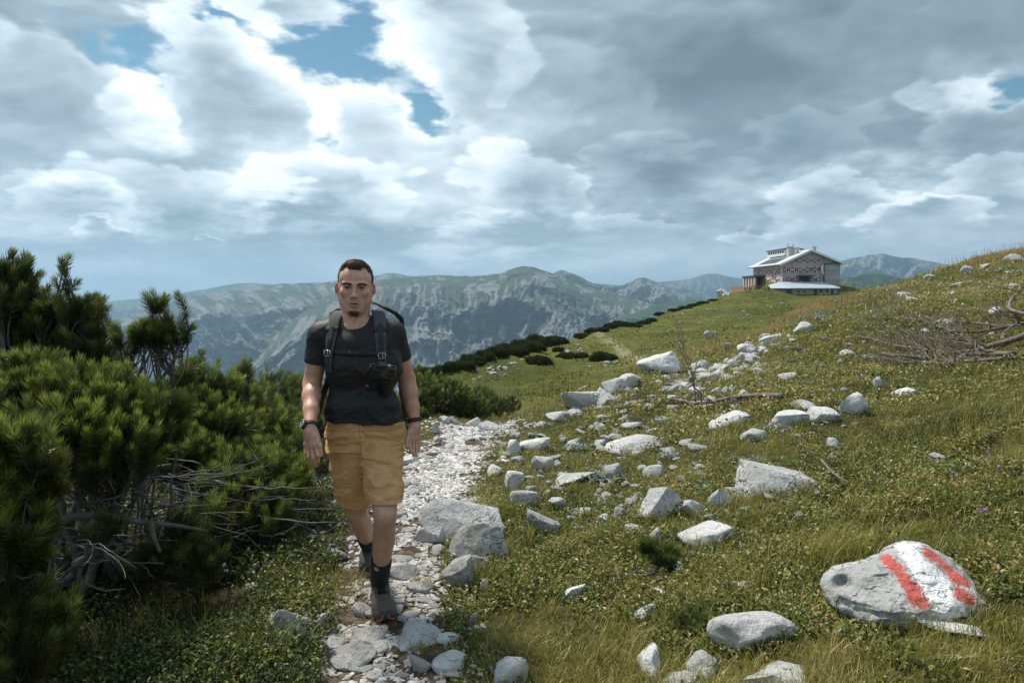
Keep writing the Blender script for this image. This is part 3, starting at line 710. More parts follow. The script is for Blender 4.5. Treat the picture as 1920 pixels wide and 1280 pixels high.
def build_person():
    g0 = ground_at(722, 1166)[0]
    DF = 3.25                                             # depth of the leading foot
    D = 3.34
    # ---- materials
    mskin, t, bs = material("skin")
    pos = t.new('ShaderNodeTexCoord').outputs['Object']
    col = attr(t, "tint").outputs['Color']; n = t.noise(pos, 45, 5, 0.6)
    c = t.mix(1.0, col, t.mix(t.ss(n, 0.3, 0.7), (0.86, 0.84, 0.82), (1.1, 1.08, 1.06)), 'MULTIPLY'); t.l.new(c, bs.inputs['Base Color'])
    bs.inputs['Roughness'].default_value = 0.48; bs.inputs['Subsurface Weight'].default_value = 0.12
    bs.inputs['Subsurface Radius'].default_value = (0.012, 0.005, 0.003); bs.inputs['Subsurface Scale'].default_value = 1.0
    bump(t, bs, t.noise(pos, 220, 3, 0.6), 0.25, 0.002)
    mshirt, t, bs = material("dark jersey")
    pos = t.new('ShaderNodeTexCoord').outputs['Object']
    mp = t.new('ShaderNodeMapping'); t.l.new(pos, mp.inputs[0]); mp.inputs['Scale'].default_value = (7, 7, 22); mp.inputs['Rotation'].default_value = (0, math.radians(18), 0)
    wr = t.noise(mp.outputs[0], 1.0, 4, 0.5, 0.5); fine = t.noise(pos, 260, 2, 0.5)
    t.l.new(t.mix(t.ss(t.noise(pos, 9, 4, 0.6), 0.3, 0.7), (0.010, 0.0095, 0.0105), (0.016, 0.015, 0.0165)), bs.inputs['Base Color'])
    bs.inputs['Roughness'].default_value = 0.6; bs.inputs['Specular IOR Level'].default_value = 0.35; pass
    bump(t, bs, t.m('ADD', t.m('MULTIPLY', wr, 0.012), t.m('MULTIPLY', fine, 0.0006)), 0.45, 1.0)
    mshort, t, bs = material("mustard twill")
    pos = t.new('ShaderNodeTexCoord').outputs['Object']
    mp = t.new('ShaderNodeMapping'); t.l.new(pos, mp.inputs[0]); mp.inputs['Scale'].default_value = (6, 6, 34); mp.inputs['Rotation'].default_value = (0, math.radians(-6), 0)
    wr = t.noise(mp.outputs[0], 1.0, 4, 0.55, 0.6); fine = t.noise(pos, 420, 2, 0.5)
    cc = t.mix(t.ss(t.noise(pos, 12, 5, 0.65), 0.3, 0.7), (0.50, 0.265, 0.115), (0.62, 0.355, 0.165))
    cc = t.mix(attr(t, "seam").outputs['Fac'], cc, (0.28, 0.14, 0.05))
    t.l.new(cc, bs.inputs['Base Color']); bs.inputs['Roughness'].default_value = 0.85; bs.inputs['Specular IOR Level'].default_value = 0.2
    bump(t, bs, t.m('ADD', t.m('MULTIPLY', wr, 0.02), t.m('MULTIPLY', fine, 0.0008)), 0.8, 1.0)
    mhair, t, bs = material("brown hair")
    c = t.mix(attr(t, "tint").outputs['Fac'], (0.030, 0.016, 0.009), (0.16, 0.078, 0.038)); t.l.new(c, bs.inputs['Base Color']); bs.inputs['Roughness'].default_value = 0.6; bs.inputs['Specular IOR Level'].default_value = 0.25
    msock = flat_mat("black knit", (0.012, 0.012, 0.013), 0.9, bmp=0.6, bscale=180, bdist=0.002)
    mwhite = flat_mat("white thread", (0.6, 0.6, 0.6), 0.8)

    root = empty("person", (float(g0[0]), float(g0[1]), float(g0[2])), "man with short brown hair and goatee in black t-shirt and mustard shorts", "person")
    kids = []
    # ---- head
    EY = 537.5; HD = 3.245                                # eye line, depth of the face front
    HC = P(666.3, EY, HD + 0.085)                          # centre of the head at eye height
    R = rotm('Y', 2.5) @ rotm('X', 3.0) @ rotm('Z', 10)
    S = 0.975
    def H(x, y, z): return HC + R @ (np.array((x, y, z), float) * S)
    hd = Field(HC - (0.125, 0.15, 0.27), HC + (0.125, 0.17, 0.155), 0.0026)
    e, cn = hd.ell, hd.cone
    def E(c, r, k=0.02, op='union', rot=None):
        hd.ell(H(*c), np.array(r) * S, k, op, R if rot is None else R @ rot)
    def C(a, b, ra, rb, k=0.02, op='union'): hd.cone(H(*a), H(*b), ra * S, rb * S, k, op)
    E((0, 0.020, 0.040), (0.081, 0.098, 0.084), 0.0)
    E((0, -0.030, 0.040), (0.066, 0.058, 0.055), 0.03)          # forehead
    E((0, -0.022, -0.030), (0.0650, 0.066, 0.080), 0.03)
    for s in (-1, 1):
        C((s * 0.054, 0.006, -0.055), (s * 0.024, -0.062, -0.112), 0.020, 0.018, 0.03)   # jaw line
        C((s * 0.060, 0.0, -0.01), (s * 0.053, 0.006, -0.06), 0.018, 0.018, 0.03)
        E((s * 0.046, -0.060, -0.026), (0.022, 0.020, 0.016), 0.025)                      # cheekbone
        C((s * 0.012, -0.091, 0.0165), (s * 0.050, -0.074, 0.0165), 0.0085, 0.0085, 0.014)   # brow
    E((0, -0.058, -0.080), (0.034, 0.026, 0.034), 0.03)                                   # mouth barrel
    E((0, -0.070, -0.116), (0.020, 0.018, 0.016), 0.022)                                  # chin
    for s in (-1, 1):
        E((s * 0.034, -0.099, -0.001), (0.021, 0.024, 0.0125), 0.014, 'sub')              # socket
        C((s * 0.049, -0.066, -0.062), (s * 0.044, -0.070, -0.085), 0.010, 0.008, 0.03, 'sub') if False else None
    C((0, -0.088, 0.010), (0, -0.108, -0.034), 0.0075, 0.0095, 0.014)                     # nose
    E((0, -0.112, -0.040), (0.0105, 0.0115, 0.0090), 0.012)
    for s in (-1, 1): E((s * 0.0125, -0.098, -0.043), (0.0075, 0.010, 0.0075), 0.008)
    for s in (-1, 1): E((s * 0.0065, -0.106, -0.0515), (0.0032, 0.005, 0.003), 0.002, 'sub')
    C((-0.0, -0.089, -0.052), (0, -0.087, -0.066), 0.004, 0.004, 0.010, 'sub') if False else None
    C((-0.023, -0.078, -0.0775), (0, -0.0885, -0.0715), 0.0042, 0.0062, 0.006); C((0.023, -0.078, -0.0775), (0, -0.0885, -0.0715), 0.0042, 0.0062, 0.006)
    C((-0.017, -0.079, -0.086), (0, -0.0865, -0.0885), 0.0045, 0.0075, 0.006); C((0.017, -0.079, -0.086), (0, -0.0865, -0.0885), 0.0045, 0.0075, 0.006)
    E((0, -0.090, -0.0800), (0.0225, 0.011, 0.0022), 0.002, 'sub')                        # parted lips
    E((0, -0.086, -0.101), (0.016, 0.006, 0.0045), 0.010, 'sub')                          # fold above the chin
    for s in (-1, 1):                                                                     # eyelids
        C((s * 0.0195, -0.0795, 0.0010), (s * 0.034, -0.0865, 0.0060), 0.0036, 0.0042, 0.004); C((s * 0.034, -0.0865, 0.0060), (s * 0.050, -0.074, 0.0), 0.0046, 0.0036, 0.004)
        C((s * 0.0200, -0.0785, -0.0045), (s * 0.034, -0.0845, -0.0090), 0.003, 0.0032, 0.004); C((s * 0.034, -0.0845, -0.0090), (s * 0.050, -0.0720, -0.0035), 0.0032, 0.003, 0.004)
        C((s * 0.025, -0.080, -0.015), (s * 0.046, -0.072, -0.013), 0.0030, 0.0030, 0.010)   # bag under the eye
        er = rotm('Z', s * 38) @ rotm('X', -8)
        E((s * 0.0895, 0.014, -0.010), (0.0062, 0.016, 0.027), 0.005, rot=er)               # ear
        E((s * 0.0945, 0.003, -0.006), (0.0058, 0.011, 0.020), 0.003, 'sub', rot=er)
        E((s * 0.081, 0.006, -0.037), (0.006, 0.008, 0.010), 0.006)
    NB = P(667, 640, D + 0.015)
    hd.cone(H(0, 0.022, -0.085), NB, 0.058, 0.070, 0.03)
    hd.cone(H(0, 0.045, 0.0), NB + (0, 0.02, 0), 0.055, 0.066, 0.03)
    for s in (-1, 1): hd.cone(H(s * 0.062, 0.03, -0.06), NB + np.array((s * 0.012, -0.062, 0.02)), 0.012, 0.012, 0.02)   # neck muscles
    hd.ell(H(0, -0.046, -0.150), (0.010, 0.010, 0.012), 0.02)
    hd.displace(lambda x, y, z: (fbm(x * 60, y * 60, z * 60, 3, 5) - 0.5) * 0.0012)
    hv, hf = hd.mesh(); hv = relax(hv, hf, 1, 0.4); hf = orient(hv, hf)
    L_ = (hv - HC) @ R / S                                # head-local coordinates of every vertex
    skin = np.array((0.66, 0.365, 0.27)); tint = np.tile(skin, (len(hv), 1))
    def blend(mask, colr): nonlocal tint; m = np.clip(mask, 0, 1)[:, None]; tint = tint * (1 - m) + np.array(colr) * m
    x, y, z = L_.T
    face = (y < 0.0)
    blend(0.35 * np.exp(-((np.abs(x) - 0.045) / 0.02) ** 2 - ((z + 0.03) / 0.02) ** 2) * face, (0.62, 0.27, 0.20))
    blend(0.9 * sstep(np.abs(x), 0.076, 0.082) * (np.abs(z + 0.012) < 0.04) * (y > -0.02), (0.62, 0.26, 0.19))
    lips = np.exp(-(x / 0.024) ** 4) * np.exp(-((z + 0.080 + 0.0016) / 0.0105) ** 4) * (y < -0.078)
    blend(0.75 * lips, (0.46, 0.17, 0.15)); blend(np.exp(-(x / 0.021) ** 4 - ((z + 0.0800) / 0.0024) ** 2) * face, (0.05, 0.02, 0.018))
    stub = sstep(-z, 0.055, 0.075) * sstep(-z, 0.15, 0.125) * face * (1 - lips)
    blend(0.26 * stub, (0.16, 0.10, 0.075))
    blend(0.6 * np.exp(-(x / 0.024) ** 4 - ((z + 0.122) / 0.014) ** 4) * (y < -0.05), (0.10, 0.06, 0.04))
    blend(0.2 * np.exp(-(x / 0.022) ** 4 - ((z + 0.063) / 0.007) ** 4) * face, (0.12, 0.075, 0.05))
    blend(0.62 * np.exp(-((np.abs(x) - 0.033) / 0.017) ** 2 - ((z + 0.001) / 0.012) ** 2) * face, (0.24, 0.13, 0.10))  # shade of the eye sockets put into the skin colour
    blend(0.9 * sstep(z, 0.105, 0.12), (0.10, 0.06, 0.04))
    lid = 0.0065 - ((np.abs(x) - 0.034) / 0.017) ** 2 * 0.0065
    blend(0.85 * np.exp(-((z - lid + 0.0008) / 0.0016) ** 2) * (np.abs(np.abs(x) - 0.034) < 0.018) * face, (0.05, 0.03, 0.025))

    # ---- trunk and limbs
    J = lambda px, py, dd=0.0: P(px, py, D + dd)
    shL, elL, wrL = J(603, 630, 0.0), J(585, 720, 0.0), J(582, 800, -0.20)
    shR, elR, wrR = J(735, 628, 0.02), J(763, 712, 0.14), J(778, 792, 0.10)
    hipL, knL = J(652, 838, 0.02), J(668, 958, 0.085)
    hipR, knR = J(717, 838, -0.01), J(722, 968, -0.235)
    anL = P(697, 1036, 3.93); anR = P(712, 1094, DF + 0.155)
    def torso(F_, g=0.0, k=0.05, low=True):
        F_.cone(J(650, 652, 0.0), J(712, 650, 0.0), 0.095 + g, 0.095 + g, 0.0)
        F_.cone(J(655, 700, 0.0), J(705, 700, 0.0), 0.091 + g, 0.091 + g, k)
        F_.cone(J(648, 690, -0.035), J(664, 690, -0.035), 0.070 + g, 0.070 + g, k); F_.cone(J(704, 688, -0.035), J(720, 688, -0.035), 0.070 + g, 0.070 + g, k)
        F_.cone(J(655, 762, 0.0), J(704, 762, 0.0), 0.094 + g, 0.094 + g, k)
        if low: F_.cone(J(656, 812, 0.01), J(707, 812, 0.01), 0.096 + g, 0.096 + g, k)
        F_.cone(J(667, 612, 0.02), J(606, 628, 0.01), 0.056 + g, 0.050 + g, k); F_.cone(J(670, 612, 0.02), J(733, 625, 0.02), 0.056 + g, 0.050 + g, k)
    bd = Field(*bounds([shL, elL, wrL, shR, elR, wrR, knL, knR, anL, anR, NB], (0.11, 0.15, 0.10)), 0.0046)
    torso(bd)
    for a, b_, c_, s in ((shL, elL, wrL, -1), (shR, elR, wrR, 1)):
        bd.cone(a, b_, 0.052, 0.042, 0.03)
        bd.cone(a + (b_ - a) * 0.45 + (0, -0.012, 0), a + (b_ - a) * 0.7 + (0, -0.008, 0), 0.034, 0.032, 0.02)
        m1 = b_ + (c_ - b_) * 0.28
        bd.cone(b_, m1, 0.039, 0.0415, 0.02); bd.cone(m1, b_ + (c_ - b_) * 0.62, 0.0415, 0.034, 0.02); bd.cone(b_ + (c_ - b_) * 0.62, c_, 0.034, 0.027, 0.02)
    for a, b_, c_, kk in ((hipL, knL, anL, 0), (hipR, knR, anR, 1)):
        bd.cone(a, b_, 0.084, 0.052, 0.03); ax = c_ - b_
        ch = [(0.0, 0.052, 0.0), (0.10, 0.0485, 0.004), (0.22, 0.0500, 0.012), (0.34, 0.0515, 0.014), (0.50, 0.0465, 0.010), (0.68, 0.039, 0.004), (0.85, 0.0345, 0.0), (1.0, 0.034, 0.0)]
        for (t0, r0, y0), (t1, r1, y1) in zip(ch[:-1], ch[1:]): bd.cone(b_ + ax * t0 + (0, y0, 0), b_ + ax * t1 + (0, y1, 0), r0, r1, 0.006)
        bd.ell(b_ + (0, -0.024, 0.006), (0.028, 0.026, 0.032), 0.025)      # knee cap
        bd.cone(b_ + ax * 0.08 + (0, -0.03, 0), b_ + ax * 0.16 + (0, -0.028, 0), 0.014, 0.012, 0.02)
    bd.cone(NB + (0, 0, -0.05), NB + (0, 0, -0.005), 0.07, 0.066, 0.03)
    bv, bf = bd.mesh(); bv = relax(bv, bf, 1, 0.4); bf = orient(bv, bf)
    arm = np.array((0.56, 0.31, 0.215)); btint = np.tile(arm, (len(bv), 1))
    btint[bv[:, 2] < 0.75] = (0.48, 0.28, 0.20)
    for kn, r_ in ((knL, 0.05), (knR, 0.055)):
        m = np.exp(-(((bv - kn) ** 2).sum(1)) / r_ ** 2)[:, None] * 0.4; btint = btint * (1 - m) + np.array((0.50, 0.22, 0.16)) * m

    # ---- hands
    pieces = [(hv, hf, tint), (bv, bf, btint)]
    def hand(wr, knuck, side, fingers, thumb, pr=0.020):
        """knuck: the four knuckles, fingers: two further joints each, thumb: three points"""
        pts = [wr] + list(knuck) + [q for f_ in fingers for q in f_] + list(thumb)
        hf_ = Field(*bounds(pts, 0.035), 0.0023)
        hf_.cone(wr, wr + (knuck[1] - wr) * 0.25, 0.027, 0.026, 0.0)
        for kx in knuck: hf_.cone(wr + (kx - wr) * 0.25, kx, pr, 0.0125, 0.018)
        hf_.cone(knuck[0], knuck[3], 0.0125, 0.0115, 0.012)
        for kx, (p1, p2), rr in zip(knuck, fingers, (0.0092, 0.0097, 0.0092, 0.0080)):
            hf_.cone(kx, p1, rr + 0.0008, rr, 0.006); hf_.cone(p1, p2, rr, rr - 0.0014, 0.003)
        hf_.cone(wr + (knuck[0] - wr) * 0.3, thumb[0], 0.017, 0.013, 0.02)
        hf_.cone(thumb[0], thumb[1], 0.0130, 0.0105, 0.008); hf_.cone(thumb[1], thumb[2], 0.0105, 0.0088, 0.004)
        v, f = hf_.mesh(); v = relax(v, f, 1, 0.35); f = orient(v, f)
        tn = np.tile(np.array((0.58, 0.32, 0.23)), (len(v), 1))
        for kx, (p1, p2) in zip(knuck, fingers):
            for q, w in ((kx, 0.30), (p1, 0.35), (p2, 0.35)):
                m = np.exp(-((v - q) ** 2).sum(1) / 0.010 ** 2)[:, None] * w; tn = tn * (1 - m) + np.array((0.58, 0.22, 0.17)) * m
        pieces.append((v, f, tn))
    K = lambda px, py, dd: P(px, py, D + dd)
    hand(wrL, [K(592, 834, -0.235), K(585, 838, -0.225), K(579, 837, -0.205), K(575, 833, -0.185)], -1,
         [(K(596, 853, -0.250), K(597, 866, -0.225)), (K(588, 858, -0.245), K(592, 872, -0.215)), (K(580, 856, -0.22), K(586, 869, -0.19)), (K(574, 849, -0.195), K(580, 861, -0.17))],
         (K(594, 818, -0.225), K(600, 835, -0.245), K(602, 853, -0.245)))
    hand(wrR, [K(768, 822, 0.055), K(774, 826, 0.075), K(780, 826, 0.10), K(785, 822, 0.12)], 1,
         [(K(768, 838, 0.035), K(773, 848, 0.03)), (K(774, 843, 0.06), K(776, 854, 0.045)), (K(781, 842, 0.085), K(780, 853, 0.07)), (K(786, 837, 0.11), K(784, 847, 0.095))],
         (K(768, 810, 0.05), K(763, 824, 0.03), K(762, 838, 0.02)))
    V = np.concatenate([p[0] for p in pieces]); off = np.cumsum([0] + [len(p[0]) for p in pieces[:-1]])
    Fc = np.concatenate([p[1] + o for p, o in zip(pieces, off)])
    kids.append(link("body", mesh_np("body", V, Fc, True, {"tint": np.concatenate([p[2] for p in pieces])}, mat=mskin)))

    # ---- eyes
    me_, t, bs = material("eye"); tc = attr(t, "tint").outputs['Color']; t.l.new(tc, bs.inputs['Base Color']); bs.inputs['Roughness'].default_value = 0.12
    for s in (-1, 1):
        c_ = H(s * 0.0345, -0.0725, -0.0005); r_ = 0.0136
        th, ph = np.meshgrid(np.linspace(0, math.pi, 17), np.linspace(0, 2 * math.pi, 24, endpoint=False), indexing='ij')
        dirs = np.stack([np.sin(th) * np.cos(ph), -np.cos(th), np.sin(th) * np.sin(ph)], -1).reshape(-1, 3)
        i = np.arange(16)[:, None] * 24; j = np.arange(24)[None, :]; jn = (j + 1) % 24
        f = np.stack([i + j, i + jn, i + 24 + jn, i + 24 + j], -1).reshape(-1, 4)
        thf = th.ravel(); colr = np.where((thf < 0.22)[:, None], (0.005, 0.005, 0.005), np.where((thf < 0.60)[:, None], (0.035, 0.026, 0.02), (0.42, 0.35, 0.33)))
        kids.append(link("eye", mesh_np("eye", c_ + dirs * r_ @ R.T, f, True, {"tint": colr}, mat=me_)))

    # ---- hair, eyebrows and beard
    hr = Field(HC - (0.115, 0.12, 0.075), HC + (0.115, 0.155, 0.165), 0.0026)
    def HE(c, r, k=0.02, op='union'): hr.ell(H(*c), np.array(r) * S, k, op, R)
    HE((0, 0.024, 0.042), (0.0862, 0.103, 0.091), 0.0); HE((0, -0.028, 0.092), (0.052, 0.044, 0.036), 0.03); HE((0, -0.045, 0.105), (0.034, 0.030, 0.020), 0.02)
    X, Y, Z = hr.grid(); lx = ((X - HC[0]) * R[0, 0] + (Y - HC[1]) * R[1, 0] + (Z - HC[2]) * R[2, 0]) / S
    ly = ((X - HC[0]) * R[0, 1] + (Y - HC[1]) * R[1, 1] + (Z - HC[2]) * R[2, 1]) / S; lz = ((X - HC[0]) * R[0, 2] + (Y - HC[1]) * R[1, 2] + (Z - HC[2]) * R[2, 2]) / S
    ax_ = np.abs(lx)
    # the hairline: a dip in the middle of the forehead, receding temples, then down in front of the ears
    line = 0.083 + 0.020 * sstep(ax_, 0.022, 0.045) - 0.105 * sstep(ax_, 0.052, 0.070)
    line = line - 0.10 * sstep(ly, -0.035, 0.02) - 0.03 * sstep(ly, 0.05, 0.09)
    hr.f = np.maximum(hr.f, ((line - lz) * 0.6 * S).astype(np.float32))
    # around the ears
    hr.ell(H(0.088, 0.012, -0.012), (0.020, 0.024, 0.036), 0.0, 'sub'); hr.ell(H(-0.088, 0.012, -0.012), (0.020, 0.024, 0.036), 0.0, 'sub')
    hr.displace(lambda x, y, z: (ridged(x * 55, y * 55, z * 40, 3, 8) - 0.5) * 0.006 * sstep(z, HC[2] + 0.05, HC[2] + 0.10) + (fbm(x * 120, y * 120, z * 120, 2, 8) - 0.5) * 0.002)
    v, f = hr.mesh(); f = orient(v, f)
    tn = 0.10 + 0.35 * ridged(v[:, 0] * 90, v[:, 1] * 60, v[:, 2] * 60, 3, 4) ** 2 * sstep(v[:, 2], HC[2] + 0.03, HC[2] + 0.1)
    hair = link("hair", mesh_np("hair", v, f, True, {"tint": tn}, mat=mhair)); kids.append(hair)
    nr = np.cross(v[f[:, 1]] - v[f[:, 0]], v[f[:, 2]] - v[f[:, 0]]); nr /= np.linalg.norm(nr, axis=1)[:, None] + 1e-9; ctr = v[f].mean(1)
    outw = ctr - H(0, 0.02, 0.03); keep = (nr * outw).sum(1) > 0; sel = rng.choice(np.flatnonzero(keep), 16000)
    up = sstep(ctr[sel, 2], HC[2] + 0.06, HC[2] + 0.12)[:, None]
    dr = nr[sel] * (0.18 + 0.45 * up) + R @ np.array((0.15, -0.5, 0.35)) * up + R @ np.array((0, 0.1, -0.6)) * (1 - up) + rng.normal(size=(len(sel), 3)) * 0.30
    dr /= np.linalg.norm(dr, axis=1)[:, None]
    st = strands("hair_strands", ctr[sel] - nr[sel] * 0.001, dr, 0.0052, 0.0009, mhair, 0.3)
    st.data.transform(Matrix.Identity(4)); st["_join"] = 1
    def on_head(x, z, y0=-0.14):
        a = H(x, y0, z); b_ = H(x, 0.02, z); ts = np.linspace(0, 1, 160)[:, None]; pts = a + (b_ - a) * ts
        vv = hd.sample(pts); i = int(np.argmax(vv < 0)); return pts[i]
    br = []
    for s in (-1, 1):
        for q in range(520):
            u = rng.uniform(0, 1); x_ = s * (0.012 + 0.042 * u); z_ = 0.0135 + 0.0045 * math.sin(u * 2.6) - 0.007 * max(0, u - 0.6) + rng.normal() * 0.0020 * (1.2 - u)
            br.append((on_head(x_, z_), R @ np.array((s * 0.8, -0.35, 0.25))))
    rt = np.array([b[0] for b in br]); dd = np.array([b[1] for b in br]) + rng.normal(size=(len(br), 3)) * 0.18; dd /= np.linalg.norm(dd, axis=1)[:, None]
    for s in (-1, 1):
        k_ = np.array([b[0][0] for b in br]); sd_ = (rt - HC) @ R[:, 0] * s > 0
        kids.append(strands("eyebrow", rt[sd_], dd[sd_], 0.0075, 0.0011, mhair, 0.2))
    bb = []
    while len(bb) < 420:
        x_, z_ = rng.uniform(-0.032, 0.032), rng.uniform(-0.142, -0.098)
        if (x_ / 0.026) ** 2 + ((z_ + 0.124) / 0.018) ** 2 < 1 and z_ < -0.112: bb.append((x_, z_))
    rt = np.array([on_head(*b) for b in bb]); dd = np.array([R @ np.array((b[0] * 6, -0.6, -0.8)) for b in bb]) + rng.normal(size=(len(bb), 3)) * 0.25; dd /= np.linalg.norm(dd, axis=1)[:, None]
    kids.append(strands("beard", rt, dd, 0.007, 0.0010, mhair, 0.3))

    # ---- shirt
    sf = Field(*bounds([J(565, 590, -0.2), J(562, 590, 0.2), J(785, 810, -0.2), J(778, 810, 0.2)], (0.03, 0.03, 0.03)), 0.0042)
    torso(sf, 0.008, 0.045, True)
    sf.cone(J(652, 790, 0), J(709, 790, 0), 0.098, 0.098, 0.05)
    sf.cone(shL, shL + (elL - shL) * 0.50, 0.064, 0.058, 0.035); sf.cone(shR, shR + (elR - shR) * 0.46, 0.064, 0.058, 0.035)
    def sleeve_cut(a, b_, fr):
        p = a + (b_ - a) * fr; n_ = (b_ - a) / np.linalg.norm(b_ - a); X, Y, Z = sf.grid()
        d = (X - p[0]) * n_[0] + (Y - p[1]) * n_[1] + (Z - p[2]) * n_[2]
        far = np.sqrt((X - p[0] - n_[0] * 0.05) ** 2 + (Y - p[1] - n_[1] * .05) ** 2 + (Z - p[2] - n_[2] * .05) ** 2) - 0.112
        cut = np.maximum(-d, far)                            # the region to take away: beyond the hem and near the arm
        sf.f = np.maximum(sf.f, -cut.astype(np.float32))
    # a deeper cut only on the sleeve itself: outside the trunk
    sleeve_cut(shL + np.array((-0.012, 0, 0)), elL + np.array((-0.012, 0, 0)), 0.56); sleeve_cut(shR + np.array((0.012, 0, 0)), elR + np.array((0.012, 0, 0)), 0.50)
    torso(sf, 0.006, 0.03, True)
    sf.clip(J(680, 786, 0), (-0.05, 0, -1)); sf.f = sf.f
    sf.cone(J(667.5, 575, 0.01), J(667.5, 606, 0.0), 0.078, 0.070, 0.006, 'sub')            # neck opening
    sf.ell(J(668, 597, -0.07), (0.056, 0.07, 0.040), 0.01, 'sub')
    def folds(x, y, z):
        w = fbm(x * 4, y * 4, z * 4, 2, 31) * 3
        a = ridged(x * 5 + z * 7 + w, y * 3, z * 13 - x * 5, 3, 33) ** 2
        b_ = ridged(x * 9 - z * 12, y * 4, z * 6 + w, 2, 35) ** 3
        belly = sstep(z, 1.30, 1.12)
        nk = J(668, 600, -0.05); calm = sstep(np.sqrt((x - nk[0]) ** 2 + (y - nk[1]) ** 2 + (z - nk[2]) ** 2), 0.085, 0.15)
        return calm * ((-0.014 * (a - 0.35)) * (0.35 + 0.65 * belly) - 0.004 * (b_ - 0.3))
    sf.displace(folds, 0.03)
    v, f = sf.mesh(); v = relax(v, f, 1, 0.5); f = orient(v, f)
    kids.append(link("t_shirt", mesh_np("t_shirt", v, f, True, mat=mshirt)))

    # ---- shorts
    qf = Field(*bounds([J(598, 770, -0.40), J(602, 770, 0.1), J(772, 965, 0.2)], (0.02, 0.02, 0.02)), 0.0042)
    qf.cone(J(653, 800, 0.01), J(712, 800, 0.01), 0.101, 0.101, 0.0)
    qf.cone(J(655, 828, 0.015), J(714, 828, 0.015), 0.108, 0.108, 0.03)
    kL2, kR2 = J(665, 965, 0.075), J(725, 965, -0.21)
    qf.cone(J(657, 845, 0.01), kL2, 0.102, 0.079, 0.02); qf.cone(J(712, 848, -0.015), kR2, 0.104, 0.080, 0.006)
    # hems, each square to its own leg
    X, Y, Z = qf.grid(); midx = P(692, 930, D)[0]
    hl = J(665, 945, 0.06); hr_ = J(725, 935, -0.15)
    dL = -((Z - hl[2]) + 0.22 * (X - hl[0])); dR = -((Z - hr_[2]) - 0.03 * (X - hr_[0]))
    s_ = 1 / (1 + np.exp(-((X - midx) - (Y - D + 0.04) * 0.35) / 0.004)); qf.f = np.maximum(qf.f, (dL * (1 - s_) + dR * s_).astype(np.float32))
    qf.clip(J(680, 781, 0), (0, 0, 1))
    # hollow hems
    qf.cone(kL2 - (kL2 - J(657, 845, 0.01)) * 0.16, kL2, 0.070, 0.072, 0.0, 'sub'); qf.cone(kR2 - (kR2 - J(712, 848, -0.015)) * 0.16, kR2, 0.071, 0.073, 0.0, 'sub')
    def sfold(x, y, z):
        w = fbm(x * 5, y * 5, z * 5, 2, 41) * 2.5
        a = ridged(x * 3 + w * 0.5, y * 2.5, z * 15 + x * 3 * np.sign(x - midx) + w, 3, 43) ** 2
        crotch = np.exp(-((x - midx + 0.01) / 0.035) ** 2)
        star = ridged((x - midx) * 16 + (z - 0.95) * 9, y, (z - 0.93) * 10, 2, 45) ** 2
        return -0.019 * (a - 0.35) - 0.008 * crotch * (star - 0.3)
    qf.displace(sfold, 0.03)
    zc_ = J(0, 868)[2]; qf.displace(lambda x, y, z: 0.012 * np.exp(-((x - midx + 0.008) / 0.007) ** 2) * sstep(zc_ - z, -0.03, 0.05), 0.03)
    v, f = qf.mesh(); v = relax(v, f, 1, 0.5); f = orient(v, f)
    # seams: fly, waistband, hems, pocket edges
    fr = v[:, 1] < D
    seam = np.zeros(len(v)); fx = P(682, 800, D)[0]; zt = P(680, 788, D)[2]
    seam = np.maximum(seam, 0.8 * np.exp(-((v[:, 0] - fx + 0.05 * (v[:, 2] - zt)) / 0.0022) ** 2) * (v[:, 2] > zt - 0.14) * fr)
    seam = np.maximum(seam, 0.7 * np.exp(-((v[:, 2] - (zt - 0.034)) / 0.0022) ** 2))
    xl = np.where(v[:, 0] < midx, dLf(v, hl), dRf(v, hr_)); seam = np.maximum(seam, 0.6 * np.exp(-((xl - 0.020) / 0.0022) ** 2))
    for cx_, sg in ((622, 1), (744, -1)):
        pc = P(cx_, 800, D)[0]; arc = np.hypot(v[:, 0] - pc + sg * 0.01, (v[:, 2] - zt + 0.015)) - 0.048
        seam = np.maximum(seam, 0.75 * np.exp(-(arc / 0.0024) ** 2) * fr * (v[:, 2] < zt - 0.03))
    sh = link("shorts", mesh_np("shorts", v, f, True, {"seam": seam}, mat=mshort)); kids.append(sh)
    bt = qf.front(681, 796, D - 0.3, D + 0.05)
    b = Bag().add(tube_np([bt + (0, 0.004, 0), bt + (0, -0.004, 0)], [0.008, 0.007], 14)); button = link("button", b.mesh("button", flat_mat("dark metal", (0.10, 0.085, 0.07), 0.35, 0.9)))
    for lp in (645, 712):
        a = qf.front(lp, 787, D - .25, D + .05); c_ = qf.front(lp, 800, D - .25, D + .05)
        l_ = link("belt_loop", Bag().add(box_np((a + c_) / 2 + (0, -0.003, 0), (0.005, 0.003, abs(a[2] - c_[2]) / 2), bev=0.0015)).mesh("belt_loop", mshort, extra={})); l_["_par"] = "shorts"
        kids.append(l_)
    button["_par"] = "shorts"; kids.append(button)

    # ---- socks and shoes
    def frac(a, b_, t_): return a + (b_ - a) * t_
    for kn, an, fr_, isfront in ((knL, anL, 0.60, False), (knR, anR, 0.63, True)):
        top = frac(kn, an, fr_); so = Field(*bounds([top, an], 0.07), 0.0035)
        so.cone(top, frac(kn, an, 0.82), 0.0475, 0.0425, 0.0); so.cone(frac(kn, an, 0.82), an, 0.040, 0.042, 0.01)
        n_ = (kn - an) / np.linalg.norm(kn - an); so.clip(top, n_)
        so.displace(lambda x, y, z: -0.002 * ridged(x * 10, y * 10, z * 70, 2, 51))
        v, f = so.mesh(); f = orient(v, f); o = link("sock", mesh_np("sock", v, f, True, mat=msock)); kids.append(o)
